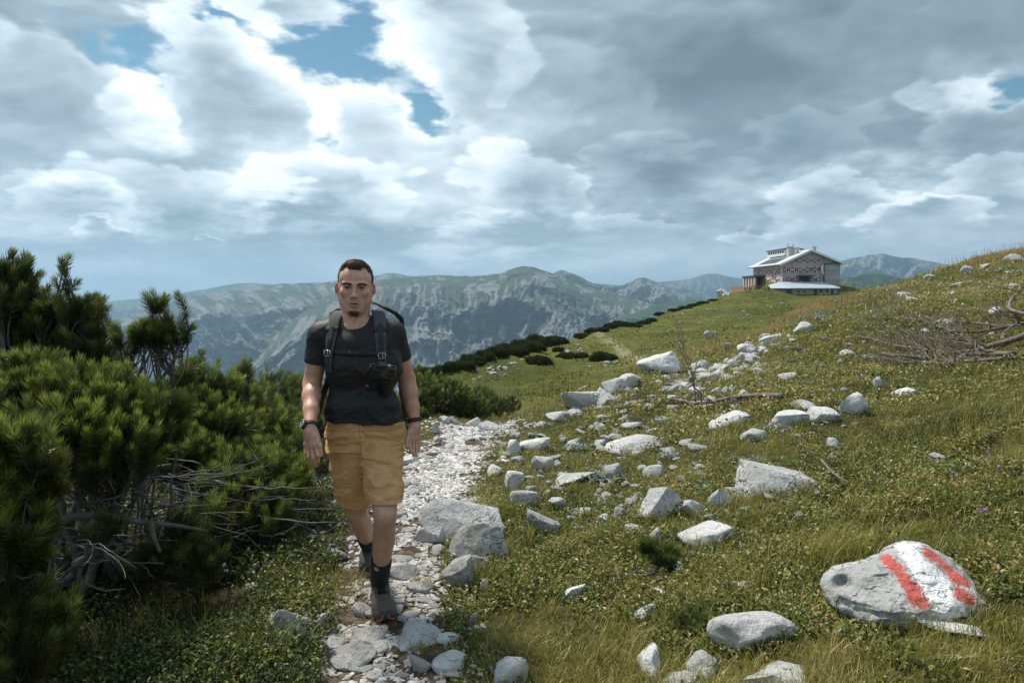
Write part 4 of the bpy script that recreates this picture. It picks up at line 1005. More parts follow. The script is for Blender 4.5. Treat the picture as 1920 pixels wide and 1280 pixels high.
        if isfront:
            c_ = so.front(706, 1066, 2.9, 3.6); bg = Bag()
            for (x0, z0, x1, z1) in ((-.011, .010, .010, -.008), (-.011, -.006, .004, .006), (.002, .008, .012, .000), (-.004, -.010, .010, -.002)):
                bg.add(tube_np([c_ + (x0, -0.0015, z0), c_ + (x1, -0.0015 + abs(x1) * 0.1, z1)], 0.0014, 6))
            o = link("emblem", bg.mesh("emblem", mwhite)); o["_par"] = "sock"; kids.append(o)

    mtex = flat_mat("taupe mesh cloth", (0.085, 0.068, 0.055), 0.85, var=0.25, scale=60, bmp=0.5, bscale=300, bdist=0.002)
    tt_ = NT(mtex.node_tree); pb_ = tt_.n['Principled BSDF']; src_ = pb_.inputs['Base Color'].links[0].from_socket; tt_.l.new(tt_.mix(attr(tt_, 'panel').outputs['Fac'], src_, (0.012, 0.012, 0.013)), pb_.inputs['Base Color'])
    mrub = flat_mat("black rubber", (0.022, 0.023, 0.025), 0.6, bmp=0.3, bscale=150, bdist=0.002); morg = flat_mat("orange rubber", (0.36, 0.065, 0.025), 0.6); mlace = flat_mat("black lace", (0.01, 0.01, 0.011), 0.8)
    def shoe(ankle, toe, heel_z_up, tilt, name_label):
        """ankle: joint, toe: point on the ground under the toe tip, tilt: heel lift"""
        fwd = toe - ankle; fwd[2] = 0; Ln = 0.29; fwd /= np.linalg.norm(fwd); sd = np.cross(fwd, (0, 0, 1.0)); upv = np.array((0, 0, 1.0))
        rr = np.array(Matrix.Rotation(tilt, 3, Vector(sd))); 
        def Sx(f_, s, u):                                     # f from the toe tip back, s sideways, u up from the sole
            q = fwd * (-f_) + sd * s + upv * u
            return toe + rr @ q
        lo, hi = bounds([Sx(-0.02, 0, 0), Sx(0.31, 0, 0), Sx(0.1, 0.05, 0.14), Sx(0.3, -0.05, 0.14), Sx(0.3, 0, 0.16)], 0.06)
        M = rr @ np.stack([sd, fwd, upv], 1)
        up = Field(lo, hi, 0.0034)
        up.ell(Sx(0.075, 0.0, 0.040), (0.050, 0.072, 0.036), 0.0, rot=M); up.ell(Sx(0.13, 0.0, 0.050), (0.046, 0.080, 0.042), 0.03, rot=M)
        up.ell(Sx(0.235, 0.0, 0.050), (0.037, 0.052, 0.052), 0.03, rot=M)
        up.cone(Sx(0.17, 0, 0.075), Sx(0.215, 0, 0.118), 0.040, 0.044, 0.03)
        cl = Sx(0.1, 0, 0.010); nn = rr @ upv; up.clip(cl, -nn); top = Sx(0.2, 0, 0.135); up.clip(top, rr @ (upv + fwd * 0.15))
        up.displace(lambda x, y, z: (fbm(x * 50, y * 50, z * 50, 2, 61) - 0.5) * 0.003)
        v, f = up.mesh(); v = relax(v, f, 1, 0.4); f = orient(v, f)
        lf = (toe - v) @ rr @ fwd; ls = np.abs((v - toe) @ rr @ sd); lu = (v - toe) @ rr @ upv
        blk = np.maximum(sstep(lf, 0.205, 0.215), sstep(lf, 0.095, 0.105) * (1 - sstep(ls, 0.020, 0.024)) * (lu > 0.03)); blk = np.maximum(blk, np.exp(-((ls - 0.030 - (lf - 0.1) * 0.05) / 0.003) ** 2) * (lf > 0.08)); blk = np.maximum(blk, sstep(lf, 0.165, 0.170) * (lu > 0.10))
        par = link("shoe", mesh_np("shoe", v, f, True, {"panel": blk}, mat=mtex))
        so = Field(lo, hi, 0.0034)
        so.rbox(Sx(0.085, 0, 0.014), (0.047, 0.078, 0.013), 0.012, 0.0, rot=M); so.ell(Sx(0.075, 0, 0.016), (0.054, 0.080, 0.016), 0.02, rot=M); so.rbox(Sx(0.22, 0, 0.016), (0.041, 0.062, 0.016), 0.012, 0.02, rot=M)
        so.ell(Sx(0.036, 0, 0.028), (0.045, 0.038, 0.026), 0.02, rot=M)
        for k_ in range(11):                                  # lugs
            for s_ in (-1, 1): so.rbox(Sx(0.02 + 0.026 * k_, s_ * 0.027, -0.002), (0.014, 0.008, 0.006), 0.002, 0.0, rot=M)
        v, f = so.mesh(); f = orient(v, f); sole = link("sole", mesh_np("sole", v, f, True, mat=mrub)); sole["_par"] = "shoe"
        bg = Bag()
        for s_ in (-1, 1):
            bg.add(tube_np([Sx(-0.006, s_ * 0.012, 0.034), Sx(-0.010, s_ * 0.018, 0.016), Sx(0.0, s_ * 0.034, 0.008), Sx(0.04, s_ * 0.053, 0.010)], [0.003, 0.005, 0.0055, 0.004], 8))
        ac = link("sole_accent", bg.mesh("sole_accent", morg)); ac["_par"] = "shoe"
        bg = Bag()
        tv = []
        def surf(f_, s, u0=0.17, u1=0.0):
            a = Sx(f_, s, u0); b_ = Sx(f_, s, u1); ts = np.linspace(0, 1, 120)[:, None]; pts = a + (b_ - a) * ts; vv = up.sample(pts); return pts[int(np.argmax(vv < 0))]
        for k_ in range(6):
            f_ = 0.105 + 0.015 * k_
            w_ = 0.014 + 0.001 * k_
            a, m_, b_ = surf(f_, -w_), surf(f_, 0), surf(f_ + 0.008, w_); n3 = np.array((0, 0, 0.003)) - fwd * -0.002
            bg.add(tube_np([a + n3, m_ + n3 * 1.6, b_ + n3], 0.0026, 6)); 
        kn_ = surf(0.108, 0)
        for s_ in (-1, 1):
            bg.add(tube_np([kn_ + upv * 0.004, kn_ + upv * 0.012 + sd * s_ * 0.014 + fwd * 0.006, kn_ + upv * 0.004 + sd * s_ * 0.026 + fwd * 0.010, kn_ + upv * 0.003 + sd * s_ * 0.008], 0.002, 6))
        lc = link("laces", bg.mesh("laces", mlace)); lc["_par"] = "shoe"
        tg = Bag().add(box_np(surf(0.185, 0) + fwd * 0.004 + upv * 0.006, (0.017, 0.006, 0.022), M @ rotm('X', -35), 0.004)); tg2 = link("tongue", tg.mesh("tongue", mrub)); tg2["_par"] = "shoe"
        return [par, sole, ac, lc, tg2]
    tz = float(ground_at(722, 1166)[0][2])
    toeR = P(723, 1163, DF - 0.03); toeR[2] = tz + 0.016
    kids += shoe(anR.copy(), toeR, 0, math.radians(0), "front")
    toeL = P(689, 1062, 3.74); gz = float(hfun(toeL[0], toeL[1])[0]); toeL[2] = gz + 0.012
    kids += shoe(anL.copy(), toeL, 0, math.radians(-16), "rear")
    # ---- parenting
    last = {}
    for o in kids:
        p = o.get("_par")
        if p:
            del o["_par"]; o.parent = last[p]
        else:
            setparent(o, root); last[o.name.split('.')[0]] = o
    # the strands belong to the hair
    bm_join(hair, st)
    info = dict(D=D, shirt=sf, J=J, wrL=wrL, elL=elL, wrR=wrR, elR=elR, shorts=qf, mtex=mtex, mrub=mrub)
    return info
def dLf(v, h): return (v[:, 2] - h[2]) + 0.22 * (v[:, 0] - h[0])
def dRf(v, h): return (v[:, 2] - h[2]) - 0.03 * (v[:, 0] - h[0])
def bm_join(a, b):
    """append mesh b to mesh a (same materials)"""
    va = np.zeros(len(a.data.vertices) * 3, np.float32); a.data.vertices.foreach_get("co", va); vb = np.zeros(len(b.data.vertices) * 3, np.float32); b.data.vertices.foreach_get("co", vb)
    def faces(me, off):
        q, t = [], []
        for p in me.polygons:
            (q if p.loop_total == 4 else t).append([i + off for i in p.vertices])
        return q, t
    qa, ta = faces(a.data, 0); qb, tb = faces(b.data, len(va) // 3)
    def at(me):
        x = np.zeros(len(me.vertices), np.float32); me.attributes["tint"].data.foreach_get("value", x); return x
    me = mesh_np("hair", np.concatenate([va, vb]).reshape(-1, 3), [np.array(qa + qb), np.array(ta + tb)] if ta + tb else [np.array(qa + qb)], True, {"tint": np.concatenate([at(a.data), at(b.data)])}, mat=a.data.materials[0])
    a.data = me; bpy.data.objects.remove(b)
PI_ = build_person()
# ------------------------------------------------------------------ what the hiker carries: rucksack, camera, watch, bracelet
def build_gear():
    D, J, sf = PI_["D"], PI_["J"], PI_["shirt"]
    mstrap = flat_mat("grey melange webbing", (0.060, 0.062, 0.066), 0.85, var=0.25, scale=120, bmp=0.6, bscale=500, bdist=0.001)
    mblk = flat_mat("black nylon", (0.013, 0.013, 0.015), 0.7, bmp=0.4, bscale=260, bdist=0.001)
    msil = flat_mat("brushed steel", (0.35, 0.36, 0.37), 0.3, 0.9); mred = flat_mat("red cord", (0.30, 0.05, 0.03), 0.6)
    mplast = flat_mat("black plastic", (0.014, 0.014, 0.016), 0.35, bmp=0.15, bscale=300, bdist=0.001); mglass = flat_mat("dark glass", (0.03, 0.034, 0.04), 0.08)
    def grad(p):
        e = 0.006; g = np.array([sf.sample(p + d) - sf.sample(p - d) for d in (np.array((e, 0, 0)), np.array((0, e, 0)), np.array((0, 0, e)))]); return g / (np.linalg.norm(g) + 1e-9)
    def ribbon(pts, ws, th, lift=0.006, extra=(), n=36, nrm_fixed=None):
        """a strap lying on the shirt; pts = picture positions, extra = free points leading in"""
        P0 = [sf.front(x, y, D - 0.25, D + 0.12) for x, y in pts]; N0 = [grad(p) for p in P0]; N0 = [np.array((k[0] * 0.6, min(k[1], -0.2), k[2])) for k in N0]
        P0 = [np.array(p) for p, _ in extra] + [p + k / np.linalg.norm(k) * lift for p, k in zip(P0, N0)]
        N0 = [np.array(k, float) for _, k in extra] + N0
        P0 = np.array(P0); N0 = np.array(N0); N0 /= np.linalg.norm(N0, axis=1)[:, None]
        s_ = np.concatenate([[0], np.cumsum(np.linalg.norm(np.diff(P0, axis=0), axis=1))]); q = np.linspace(0, s_[-1], n)
        pp = np.stack([np.interp(q, s_, P0[:, k]) for k in range(3)], 1); nn = np.stack([np.interp(q, s_, N0[:, k]) for k in range(3)], 1); w = np.interp(q, s_, ws)
        for _ in range(3):
            pp[1:-1] = (pp[:-2] + 2 * pp[1:-1] + pp[2:]) / 4; nn[1:-1] = (nn[:-2] + 2 * nn[1:-1] + nn[2:]) / 4
        nn /= np.linalg.norm(nn, axis=1)[:, None]; tan = np.gradient(pp, axis=0); tan /= np.linalg.norm(tan, axis=1)[:, None]; sd = np.cross(tan, nn); sd /= np.linalg.norm(sd, axis=1)[:, None]
        prof = [(-1, 0.0), (-0.93, 0.75), (-0.7, 1.0), (0, 1.05), (0.7, 1.0), (0.93, 0.75), (1, 0.0), (0.9, -0.6), (-0.9, -0.6)]
        v = np.stack([pp + sd * (a * w / 2)[:, None] + nn * (b * th) for a, b in prof], 1); m = len(prof)
        i = np.arange(n - 1)[:, None] * m; j = np.arange(m)[None, :]; jn = (j + 1) % m
        f = np.stack([i + j, i + jn, i + m + jn, i + m + j], -1).reshape(-1, 4)
        return (v.reshape(-1, 3), f), pp, nn, tan, sd
    g0 = J(690, 700, 0.21)
    root = empty("backpack", tuple(map(float, g0)), "black hiking backpack on the man's back, its grey shoulder straps over his chest", "backpack")
    kids = []
    # the bag behind the back
    bf = Field(*bounds([J(605, 575, 0.05), J(775, 830, 0.36)], 0.02), 0.007)
    bf.rbox(J(688, 705, 0.22), (0.135, 0.075, 0.245), 0.05); bf.rbox(J(693, 622, 0.20), (0.125, 0.085, 0.055), 0.04, 0.03); bf.rbox(J(688, 740, 0.29), (0.11, 0.05, 0.14), 0.04, 0.02)
    bf.displace(lambda x, y, z: (fbm(x * 12, y * 12, z * 12, 3, 71) - 0.5) * 0.018)
    v, f = bf.mesh(); f = orient(v, relax(v, f, 1) is not None and f); kids.append(link("pack_body", mesh_np("pack_body", v, f, True, mat=mblk)))
    for xs in (((697, 567, 0.16), (708, 570, 0.13), (724, 578, 0.10), (741, 587, 0.12), (753, 598, 0.17), (753, 618, 0.2)),):
        pts = np.array([J(*q) for q in xs]); q = np.linspace(0, len(pts) - 1, 24); pts = np.stack([np.interp(q, range(len(pts)), pts[:, k]) for k in range(3)], 1)
        kids.append(link("lid_edge", Bag().add(tube_np(pts, np.interp(q, (0, 2, 5), (0.006, 0.008, 0.015)), 8)).mesh("lid_edge", mblk)))
    pts = [J(*q) for q in ((621, 596, 0.14), (623, 588, 0.1), (632, 581, 0.09), (642, 580, 0.12))]
    kids.append(link("grab_loop", Bag().add(tube_np(pts, [0.008, 0.010, 0.009, 0.007], 8)).mesh("grab_loop", mblk)))
    # shoulder straps
    L_pts = [(629, 600), (625, 615), (622, 640), (619, 662), (618, 682), (618, 698)]
    R_pts = [(712, 598), (713, 612), (714, 635), (715, 660), (718, 680), (724, 700)]
    exL = [(J(648, 585, 0.14), (0, 0.4, 1)), (J(640, 584, 0.07), (0, 0.0, 1)), (J(634, 587, 0.0), (0, -0.5, 1))]
    exR = [(J(703, 582, 0.14), (0, 0.4, 1)), (J(706, 582, 0.07), (0, 0.0, 1)), (J(709, 586, 0.0), (0, -0.5, 1))]
    for pts, ex, bx in ((L_pts, exL, (623, 658)), (R_pts, exR, (713, 663))):
        (vf, pp, nn, tan, sd) = ribbon(pts, [0.052, 0.056, 0.060, 0.060, 0.056, 0.052, 0.044, 0.036, 0.026], 0.006, 0.008, ex)
        st = link("shoulder_strap", Bag().add(vf).mesh("shoulder_strap", mstrap)); kids.append(st)
        # black bands, webbing and buckle
        k = int(np.argmin(np.abs(pp[:, 2] - J(0, 618)[2]) + (nn[:, 1] > -0.3) * 9)); b = Bag()
        for dk in (0,):
            q = pp[k]; M = np.stack([sd[k], tan[k], nn[k]], 1); b.add(box_np(q + nn[k] * 0.001, (0.032, 0.013, 0.0085), M, 0.003))
        o = link("strap_band", b.mesh("strap_band", mblk)); o["_par"] = "shoulder_strap"; kids.append(o)
        (vf2, p2, n2, t2, s2) = ribbon(pts[1:], [0.022, 0.022, 0.022, 0.022, 0.022], 0.0035, 0.017); o = link("webbing", Bag().add(vf2).mesh("webbing", mblk)); o["_par"] = "shoulder_strap"; kids.append(o)
        k = int(np.argmin(np.abs(p2[:, 2] - J(0, bx[1])[2]))); b = Bag(); c_ = p2[k] + n2[k] * 0.007; a1, a2 = s2[k], t2[k]
        cr = [c_ + a1 * x + a2 * y for x, y in ((-.016, -.013), (.016, -.013), (.016, .013), (-.016, .013), (-.016, -.013))]
        for u, w_ in zip(cr[:-1], cr[1:]): b.add(tube_np([u, w_], 0.0026, 6))
        b.add(tube_np([c_ - a1 * 0.004 - a2 * .013, c_ - a1 * 0.004 + a2 * .013], 0.0024, 6)); o = link("buckle", b.mesh("buckle", msil)); o["_par"] = "shoulder_strap"; kids.append(o)
    (vf, *_ ) = ribbon([(629, 660), (645, 661), (662, 662), (680, 662), (697, 663), (708, 663)], [0.018, 0.022, 0.024, 0.022, 0.020, 0.018], 0.003, 0.007)
    cs = link("chest_strap", Bag().add(vf).mesh("chest_strap", mblk)); kids.append(cs)
    c_ = sf.front(657, 661, D - 0.25, D + 0.1) + (0, -0.013, 0); o = link("tag", Bag().add(box_np(c_, (0.002, 0.0015, 0.010))).mesh("tag", mred)); o["_par"] = "chest_strap"; kids.append(o)
    # adjusters running back to the pack
    for pts, nm in (([J(618, 700, -0.08), J(612, 722, -0.03), J(605, 745, 0.05), J(599, 768, 0.10), J(594, 785, 0.12)], 0), ([J(748, 720, 0.05), J(752, 745, 0.08), J(757, 770, 0.10), J(763, 800, 0.09), J(770, 838, 0.05)], 1)):
        pts = np.array(pts); q = np.linspace(0, 4, 20); pts = np.stack([np.interp(q, range(5), pts[:, k]) for k in range(3)], 1)
        kids.append(link("side_strap", Bag().add(tube_np(pts, 0.0145 if nm == 0 else 0.016, 8, flat=0.25)).mesh("side_strap", mblk)))
    bk = Bag().add(box_np(J(617, 697, -0.115), (0.014, 0.005, 0.013), rotm('Z', 20), 0.003)); kids.append(link("ladder_lock", bk.mesh("ladder_lock", mplast)))
    last = {}
    for o in kids:
        p = o.get("_par")
        if p: del o["_par"]; o.parent = last[p]
        else: setparent(o, root); last[o.name.split('.')[0]] = o
    # ---- camera hanging from the strap, lens down
    c0 = J(717, 697, -0.155)
    M = rotm('Y', 9) @ rotm('X', 28) @ rotm('Z', 6)
    cr = empty("camera_with_lens", tuple(map(float, c0)), "black camera clipped to the right-hand chest strap, its lens pointing down", "camera")
    def L(x, y, z): return c0 + M @ np.array((x, y, z))
    b = Field(*bounds([c0], 0.10), 0.003)
    b.rbox(c0, (0.060, 0.018, 0.034), 0.007, 0, rot=M); b.rbox(L(0.045, 0.004, 0.0), (0.016, 0.024, 0.030), 0.010, 0.006, rot=M); b.rbox(L(-0.005, 0.0, 0.037), (0.020, 0.019, 0.010), 0.005, 0.004, rot=M)
    v, f = b.mesh(); f = orient(v, f); body = link("camera_body", mesh_np("camera_body", v, f, True, mat=mplast)); setparent(body, cr)
    lens = Bag()
    ld = M @ np.array((0.10, 0.30, -1.0)); ld /= np.linalg.norm(ld); l0 = L(0.008, 0.004, -0.025)
    for (a, b_, r0, r1) in ((0, .018, .033, .034), (.018, .022, .031, .031), (.022, .062, .0365, .0365), (.062, .066, .034, .034), (.066, .098, .037, .039), (.098, .102, .039, .036)):
        lens.add(tube_np([l0 + ld * a, l0 + ld * b_], [r0, r1], 28))
    lo = link("lens", lens.mesh("lens", mplast, smooth=False)); setparent(lo, cr)
    rings = Bag()
    for k in range(36):
        a = k / 36 * 2 * math.pi; u = np.cross(ld, (1.0, 0, 0)); u /= np.linalg.norm(u); w_ = np.cross(ld, u); n_ = u * math.cos(a) + w_ * math.sin(a)
        rings.add(tube_np([l0 + ld * 0.030 + n_ * 0.0368, l0 + ld * 0.056 + n_ * 0.0368], 0.0014, 4))
    ro = link("focus_ring", rings.mesh("focus_ring", mplast, smooth=False)); ro.parent = lo
    sc = link("screen", Bag().add(box_np(L(-0.004, -0.0195, 0.002), (0.036, 0.0018, 0.024), M, 0.001)).mesh("screen", mglass)); setparent(sc, cr)
    for (x, r_) in ((-0.043, 0.010), (0.030, 0.009), (0.050, 0.006)):
        setparent(link("dial", Bag().add(tube_np([L(x, 0.0, 0.033), L(x, 0.0, 0.041)], [r_, r_ * 0.93], 20)).mesh("dial", msil if r_ == 0.009 else mplast, smooth=False)), cr)
    for (x, z) in ((0.040, 0.016), (0.045, 0.0), (0.040, -0.014), (0.050, -0.020)):
        setparent(link("button", Bag().add(tube_np([L(x, -0.0195, z), L(x, -0.0225, z)], [0.004, 0.0034], 12)).mesh("button", mglass, smooth=False)), cr)
    cd = [L(-0.060, -0.004, 0.018), L(-0.072, -0.010, -0.008), L(-0.072, -0.012, -0.045), L(-0.066, -0.012, -0.078)]
    co = link("wrist_cord", Bag().add(tube_np(cd, 0.0022, 6)).mesh("wrist_cord", mblk)); setparent(co, cr)
    bd = Field(*bounds([cd[-1]], 0.014), 0.002); bd.ell(cd[-1], (0.008, 0.008, 0.009), 0); v, f = bd.mesh(); o = link("bead", mesh_np("bead", v, orient(v, f), True, mat=mred)); o.parent = co
    # ---- watch and bracelet
    def band(ctr, axis, r0, r1, hw, mat, name, sq=1.0):
        axis = axis / np.linalg.norm(axis); u = np.cross(axis, (0, 1.0, 0)); u /= np.linalg.norm(u); w_ = np.cross(axis, u); th = np.linspace(0, 2 * math.pi, 33); b = Bag()
        v = []; 
        for a in th[:-1]:
            n_ = u * math.cos(a) * r0 + w_ * math.sin(a) * r1; m_ = n_ * (1 + 0.0028 / r0)
            for q, z in ((n_, -hw), (m_, -hw * 0.9), (m_, hw * 0.9), (n_, hw)): v.append(ctr + q + axis * z)
        i = np.arange(32)[:, None] * 4; j = np.arange(4)[None, :]; f = np.stack([i + j, (i + 4) % 128 + j, (i + 4) % 128 + (j + 1) % 4, i + (j + 1) % 4], -1).reshape(-1, 4)
        return link(name, mesh_np(name, np.array(v), f, True, mat=mat)), u, w_
    wr, el = PI_["wrL"], PI_["elL"]; ax = wr - el; ax /= np.linalg.norm(ax); c_ = wr - ax * 0.004
    wt = empty("wristwatch", tuple(map(float, c_)), "black sports watch on the wrist in front of the pine bushes", "watch")
    bo, u, w_ = band(c_, ax, 0.0325, 0.0315, 0.011, mblk, "watch_band"); setparent(bo, wt)
    n_ = np.array((-0.55, -0.83, 0.0)); n_ -= ax * (n_ @ ax); n_ /= np.linalg.norm(n_); q = c_ + n_ * 0.033
    cs = link("watch_case", Bag().add(tube_np([q - n_ * 0.003, q + n_ * 0.008], [0.0215, 0.0200], 28)).mesh("watch_case", mplast, smooth=False)); setparent(cs, wt)
    dl = link("dial", Bag().add(tube_np([q + n_ * 0.008, q + n_ * 0.0092], [0.0165, 0.0165], 28)).mesh("dial", mglass, smooth=False)); dl.parent = cs
    bz = Bag(); 
    for k in range(24):
        a0_, a1_ = k / 24 * 2 * math.pi, (k + 1) / 24 * 2 * math.pi; e1 = ax; e2 = np.cross(ax, n_)
        bz.add(tube_np([q + n_ * 0.008 + (e1 * math.cos(a) + e2 * math.sin(a)) * 0.0185 for a in (a0_, a1_)], 0.0016, 5))
    o = link("bezel", bz.mesh("bezel", msil)); o.parent = cs
    wr, el = PI_["wrR"], PI_["elR"]; ax = wr - el; ax /= np.linalg.norm(ax); c_ = wr - ax * 0.012
    mb = flat_mat("dark red braid", (0.055, 0.012, 0.012), 0.7, var=0.4, scale=200, bmp=0.5, bscale=400, bdist=0.001)
    br, u, w_ = band(c_, ax, 0.0335, 0.032, 0.010, mb, "bracelet"); tag(br, "dark red woven bracelet on the wrist beside the pale path", "bracelet")
build_gear()
# ------------------------------------------------------------------ limestone
def ico(sub):
    import bmesh
    bm = bmesh.new(); bmesh.ops.create_icosphere(bm, subdivisions=sub, radius=1.0)
    v = np.array([x.co[:] for x in bm.verts]); f = np.array([[q.index for q in p.verts] for p in bm.faces]); bm.free(); return v, f
ICO = {k: ico(k) for k in (1, 2, 3, 4, 5)}
def rock_mat(name, light, dark, lichen=0.4, bs_=1.0, paint=False):
    m, t, bs = material(name)
    pos = t.new('ShaderNodeTexCoord').outputs['Object']; oi = t.new('ShaderNodeObjectInfo')
    n1 = t.noise(pos, 5 * bs_, 8, 0.65); n2 = t.noise(pos, 26 * bs_, 8, 0.7); n3 = t.noise(pos, 110 * bs_, 4, 0.6)
    c = t.mix(t.ss(n1, 0.32, 0.68), dark, light)
    c = t.mix(t.m('MULTIPLY', t.ss(n2, 0.47, 0.66), lichen), c, tuple(v * 0.36 for v in dark))
    c = t.mix(t.m('MULTIPLY', t.ss(n3, 0.55, 0.75), 0.35), c, tuple(min(1, v * 1.25) for v in light))
    vo = t.new('ShaderNodeTexVoronoi', feature='DISTANCE_TO_EDGE'); t.l.new(t.vm('ADD', pos, t.vm('SCALE', t.noise(pos, 6 * bs_, 4, 0.6, out=1), 0.35)), vo.inputs['Vector']); vo.inputs['Scale'].default_value = 3.2 * bs_
    crack = t.m('MULTIPLY', t.ss(vo.outputs['Distance'], 0.0, 0.018, 1.0, 0.0), t.ss(n1, 0.42, 0.6))
    c = t.mix(t.m('MULTIPLY', crack, 0.7), c, (0.05, 0.045, 0.04))
    rv = t.ss(oi.outputs['Random'], 0.0, 1.0, 0.86, 1.08, False); cs = t.new('ShaderNodeVectorMath', operation='SCALE'); t.l.new(c, cs.inputs[0]); t.l.new(rv, cs.inputs[3]); c = cs.outputs[0]
    if paint:
        e = t.noise(pos, 55, 6, 0.8); wob = t.m('ADD', t.m('MULTIPLY', t.m('SUBTRACT', e, 0.52), 2.9), t.m('MULTIPLY', t.m('SUBTRACT', t.noise(pos, 9, 5, 0.7), 0.55), 1.1))
        for nm, col in (("white", (0.78, 0.79, 0.80)), ("red", (0.50, 0.095, 0.08))):
            mk = t.ss(t.m('ADD', attr(t, nm).outputs['Fac'], wob), 0.42, 0.52)
            c = t.mix(t.m('MULTIPLY', mk, 0.93), c, col)
    t.l.new(c, bs.inputs['Base Color']); bs.inputs['Roughness'].default_value = 0.9; bs.inputs['Specular IOR Level'].default_value = 0.2
    h = t.m('ADD', t.m('MULTIPLY', n1, 0.05 / bs_), t.m('ADD', t.m('MULTIPLY', n2, 0.018 / bs_), t.m('MULTIPLY', n3, 0.004 / bs_)))
    h = t.m('SUBTRACT', h, t.m('MULTIPLY', crack, 0.02 / bs_))
    bump(t, bs, h, 0.9, 1.0)
    return m
RK = rock_mat("grey limestone", (0.58, 0.58, 0.575), (0.38, 0.385, 0.385), 0.5)
RKD = rock_mat("weathered limestone", (0.44, 0.435, 0.425), (0.27, 0.265, 0.26), 0.65)
RKW = rock_mat("pale limestone", (0.72, 0.72, 0.715), (0.52, 0.52, 0.52), 0.35)
RKP = rock_mat("path limestone", (0.70, 0.695, 0.68), (0.50, 0.49, 0.475), 0.25)
RKF = rock_mat("far limestone", (0.55, 0.55, 0.54), (0.36, 0.36, 0.35), 0.4, 0.15)

def rock_mesh(seed, sub=4, cuts=14, rough=0.12, block=0.0, strata=0.0):
    r = np.random.default_rng(seed); v, f = ICO[sub]; v = v.copy()
    if block:                                             # squarer blocks
        p = 1 / (1 + block * 2.2); v = np.sign(v) * np.abs(v) ** p; v /= np.abs(v).max()
    o = r.uniform(0, 50, 3)
    nn = v / (np.linalg.norm(v, axis=1)[:, None] + 1e-9)
    a = fbm(v[:, 0] * 1.4 + o[0], v[:, 1] * 1.4 + o[1], v[:, 2] * 1.4 + o[2], 3, seed % 97) - 0.5
    v = v + nn * (a * (0.25 + rough * 3.4))[:, None]
    for q in range(cuts):                                 # broken faces
        n = r.normal(size=3); n /= np.linalg.norm(n); s = v @ n; d = np.quantile(s, r.uniform(0.72, 0.97)); m = s > d
        v[m] -= np.outer((s[m] - d) * r.uniform(0.8, 0.97), n)
    b = ridged(v[:, 0] * 3.1 + o[1], v[:, 1] * 3.1 + o[2], v[:, 2] * 4.2 + o[0], 4, seed % 89)
    cr = np.clip(0.32 - np.abs(fbm(v[:, 0] * 1.9 + o[2], v[:, 1] * 1.9, v[:, 2] * 1.9 + o[1], 3, seed % 71) - 0.5) * 6, 0, 1)
    v = v + nn * ((b - 0.5) * rough * 0.55 - cr * rough * 0.5)[:, None]
    if strata: v = v + nn * ((np.abs(((v[:, 2] + 0.3 * a) * 4) % 1 - 0.5)) * strata)[:, None]
    v -= (v.max(0) + v.min(0)) / 2; v /= (v.max(0) - v.min(0)) / 2
    return v, f
ROCKS = []
def put_rock(px, py, w, h, label, seed, mat=None, sub=4, rough=0.12, cuts=20, block=0.0, lean=0.0, depth=0.75, name="rock", cat="rock", group=None, sink=0.36, dmin=0, strata=0.0, painted=None, top=None):
    """a rock whose outline is w by h picture pixels, its foot on the ground at (px, py + h/2)"""
    g = ground_at(px, py + h * 0.42, dmin)
    if g is None: return None
    p, d = g; sc = d / 1300; W_, H_ = w * sc, h * sc
    # the sight line looks down on it, so part of the height seen is the top's depth
    el = math.atan2(CAM_H - p[2], d); dep = W_ * depth; Hz = max(H_ - dep * math.sin(max(el, 0)) * 0.55, H_ * 0.45)
    Hz = Hz * (1 + sink)
    v, f = rock_mesh(seed, sub, cuts, rough, block, strata)
    if top is not None: v = top(v)
    v = v * np.array((W_ / 2, dep / 2, Hz / 2))
    if lean: v[:, 2] += v[:, 0] * math.tan(math.radians(lean))
    az = math.atan2(p[0], p[1]); ca, sa = math.cos(-az), math.sin(-az); v = np.stack([v[:, 0] * ca - v[:, 1] * sa, v[:, 0] * sa + v[:, 1] * ca, v[:, 2]], 1)
    o = link(name, mesh_np(name, v, f, True, painted(v) if painted else None, mat=mat or RK))
    fw = np.array((p[0], p[1])) / (np.hypot(p[0], p[1])) * dep * 0.35
    gz = float(hfun(p[0] + fw[0], p[1] + fw[1])[0])
    zc_ = max(p[2], min(gz, p[2] + 0.1)) + Hz * (0.5 - sink)
    o.location = (p[0] + fw[0], p[1] + fw[1], zc_)
    ROCKS.append((p[0] + fw[0], p[1] + fw[1], W_ * 0.5, dep * 0.5))
    return tag(o, label, cat, group)

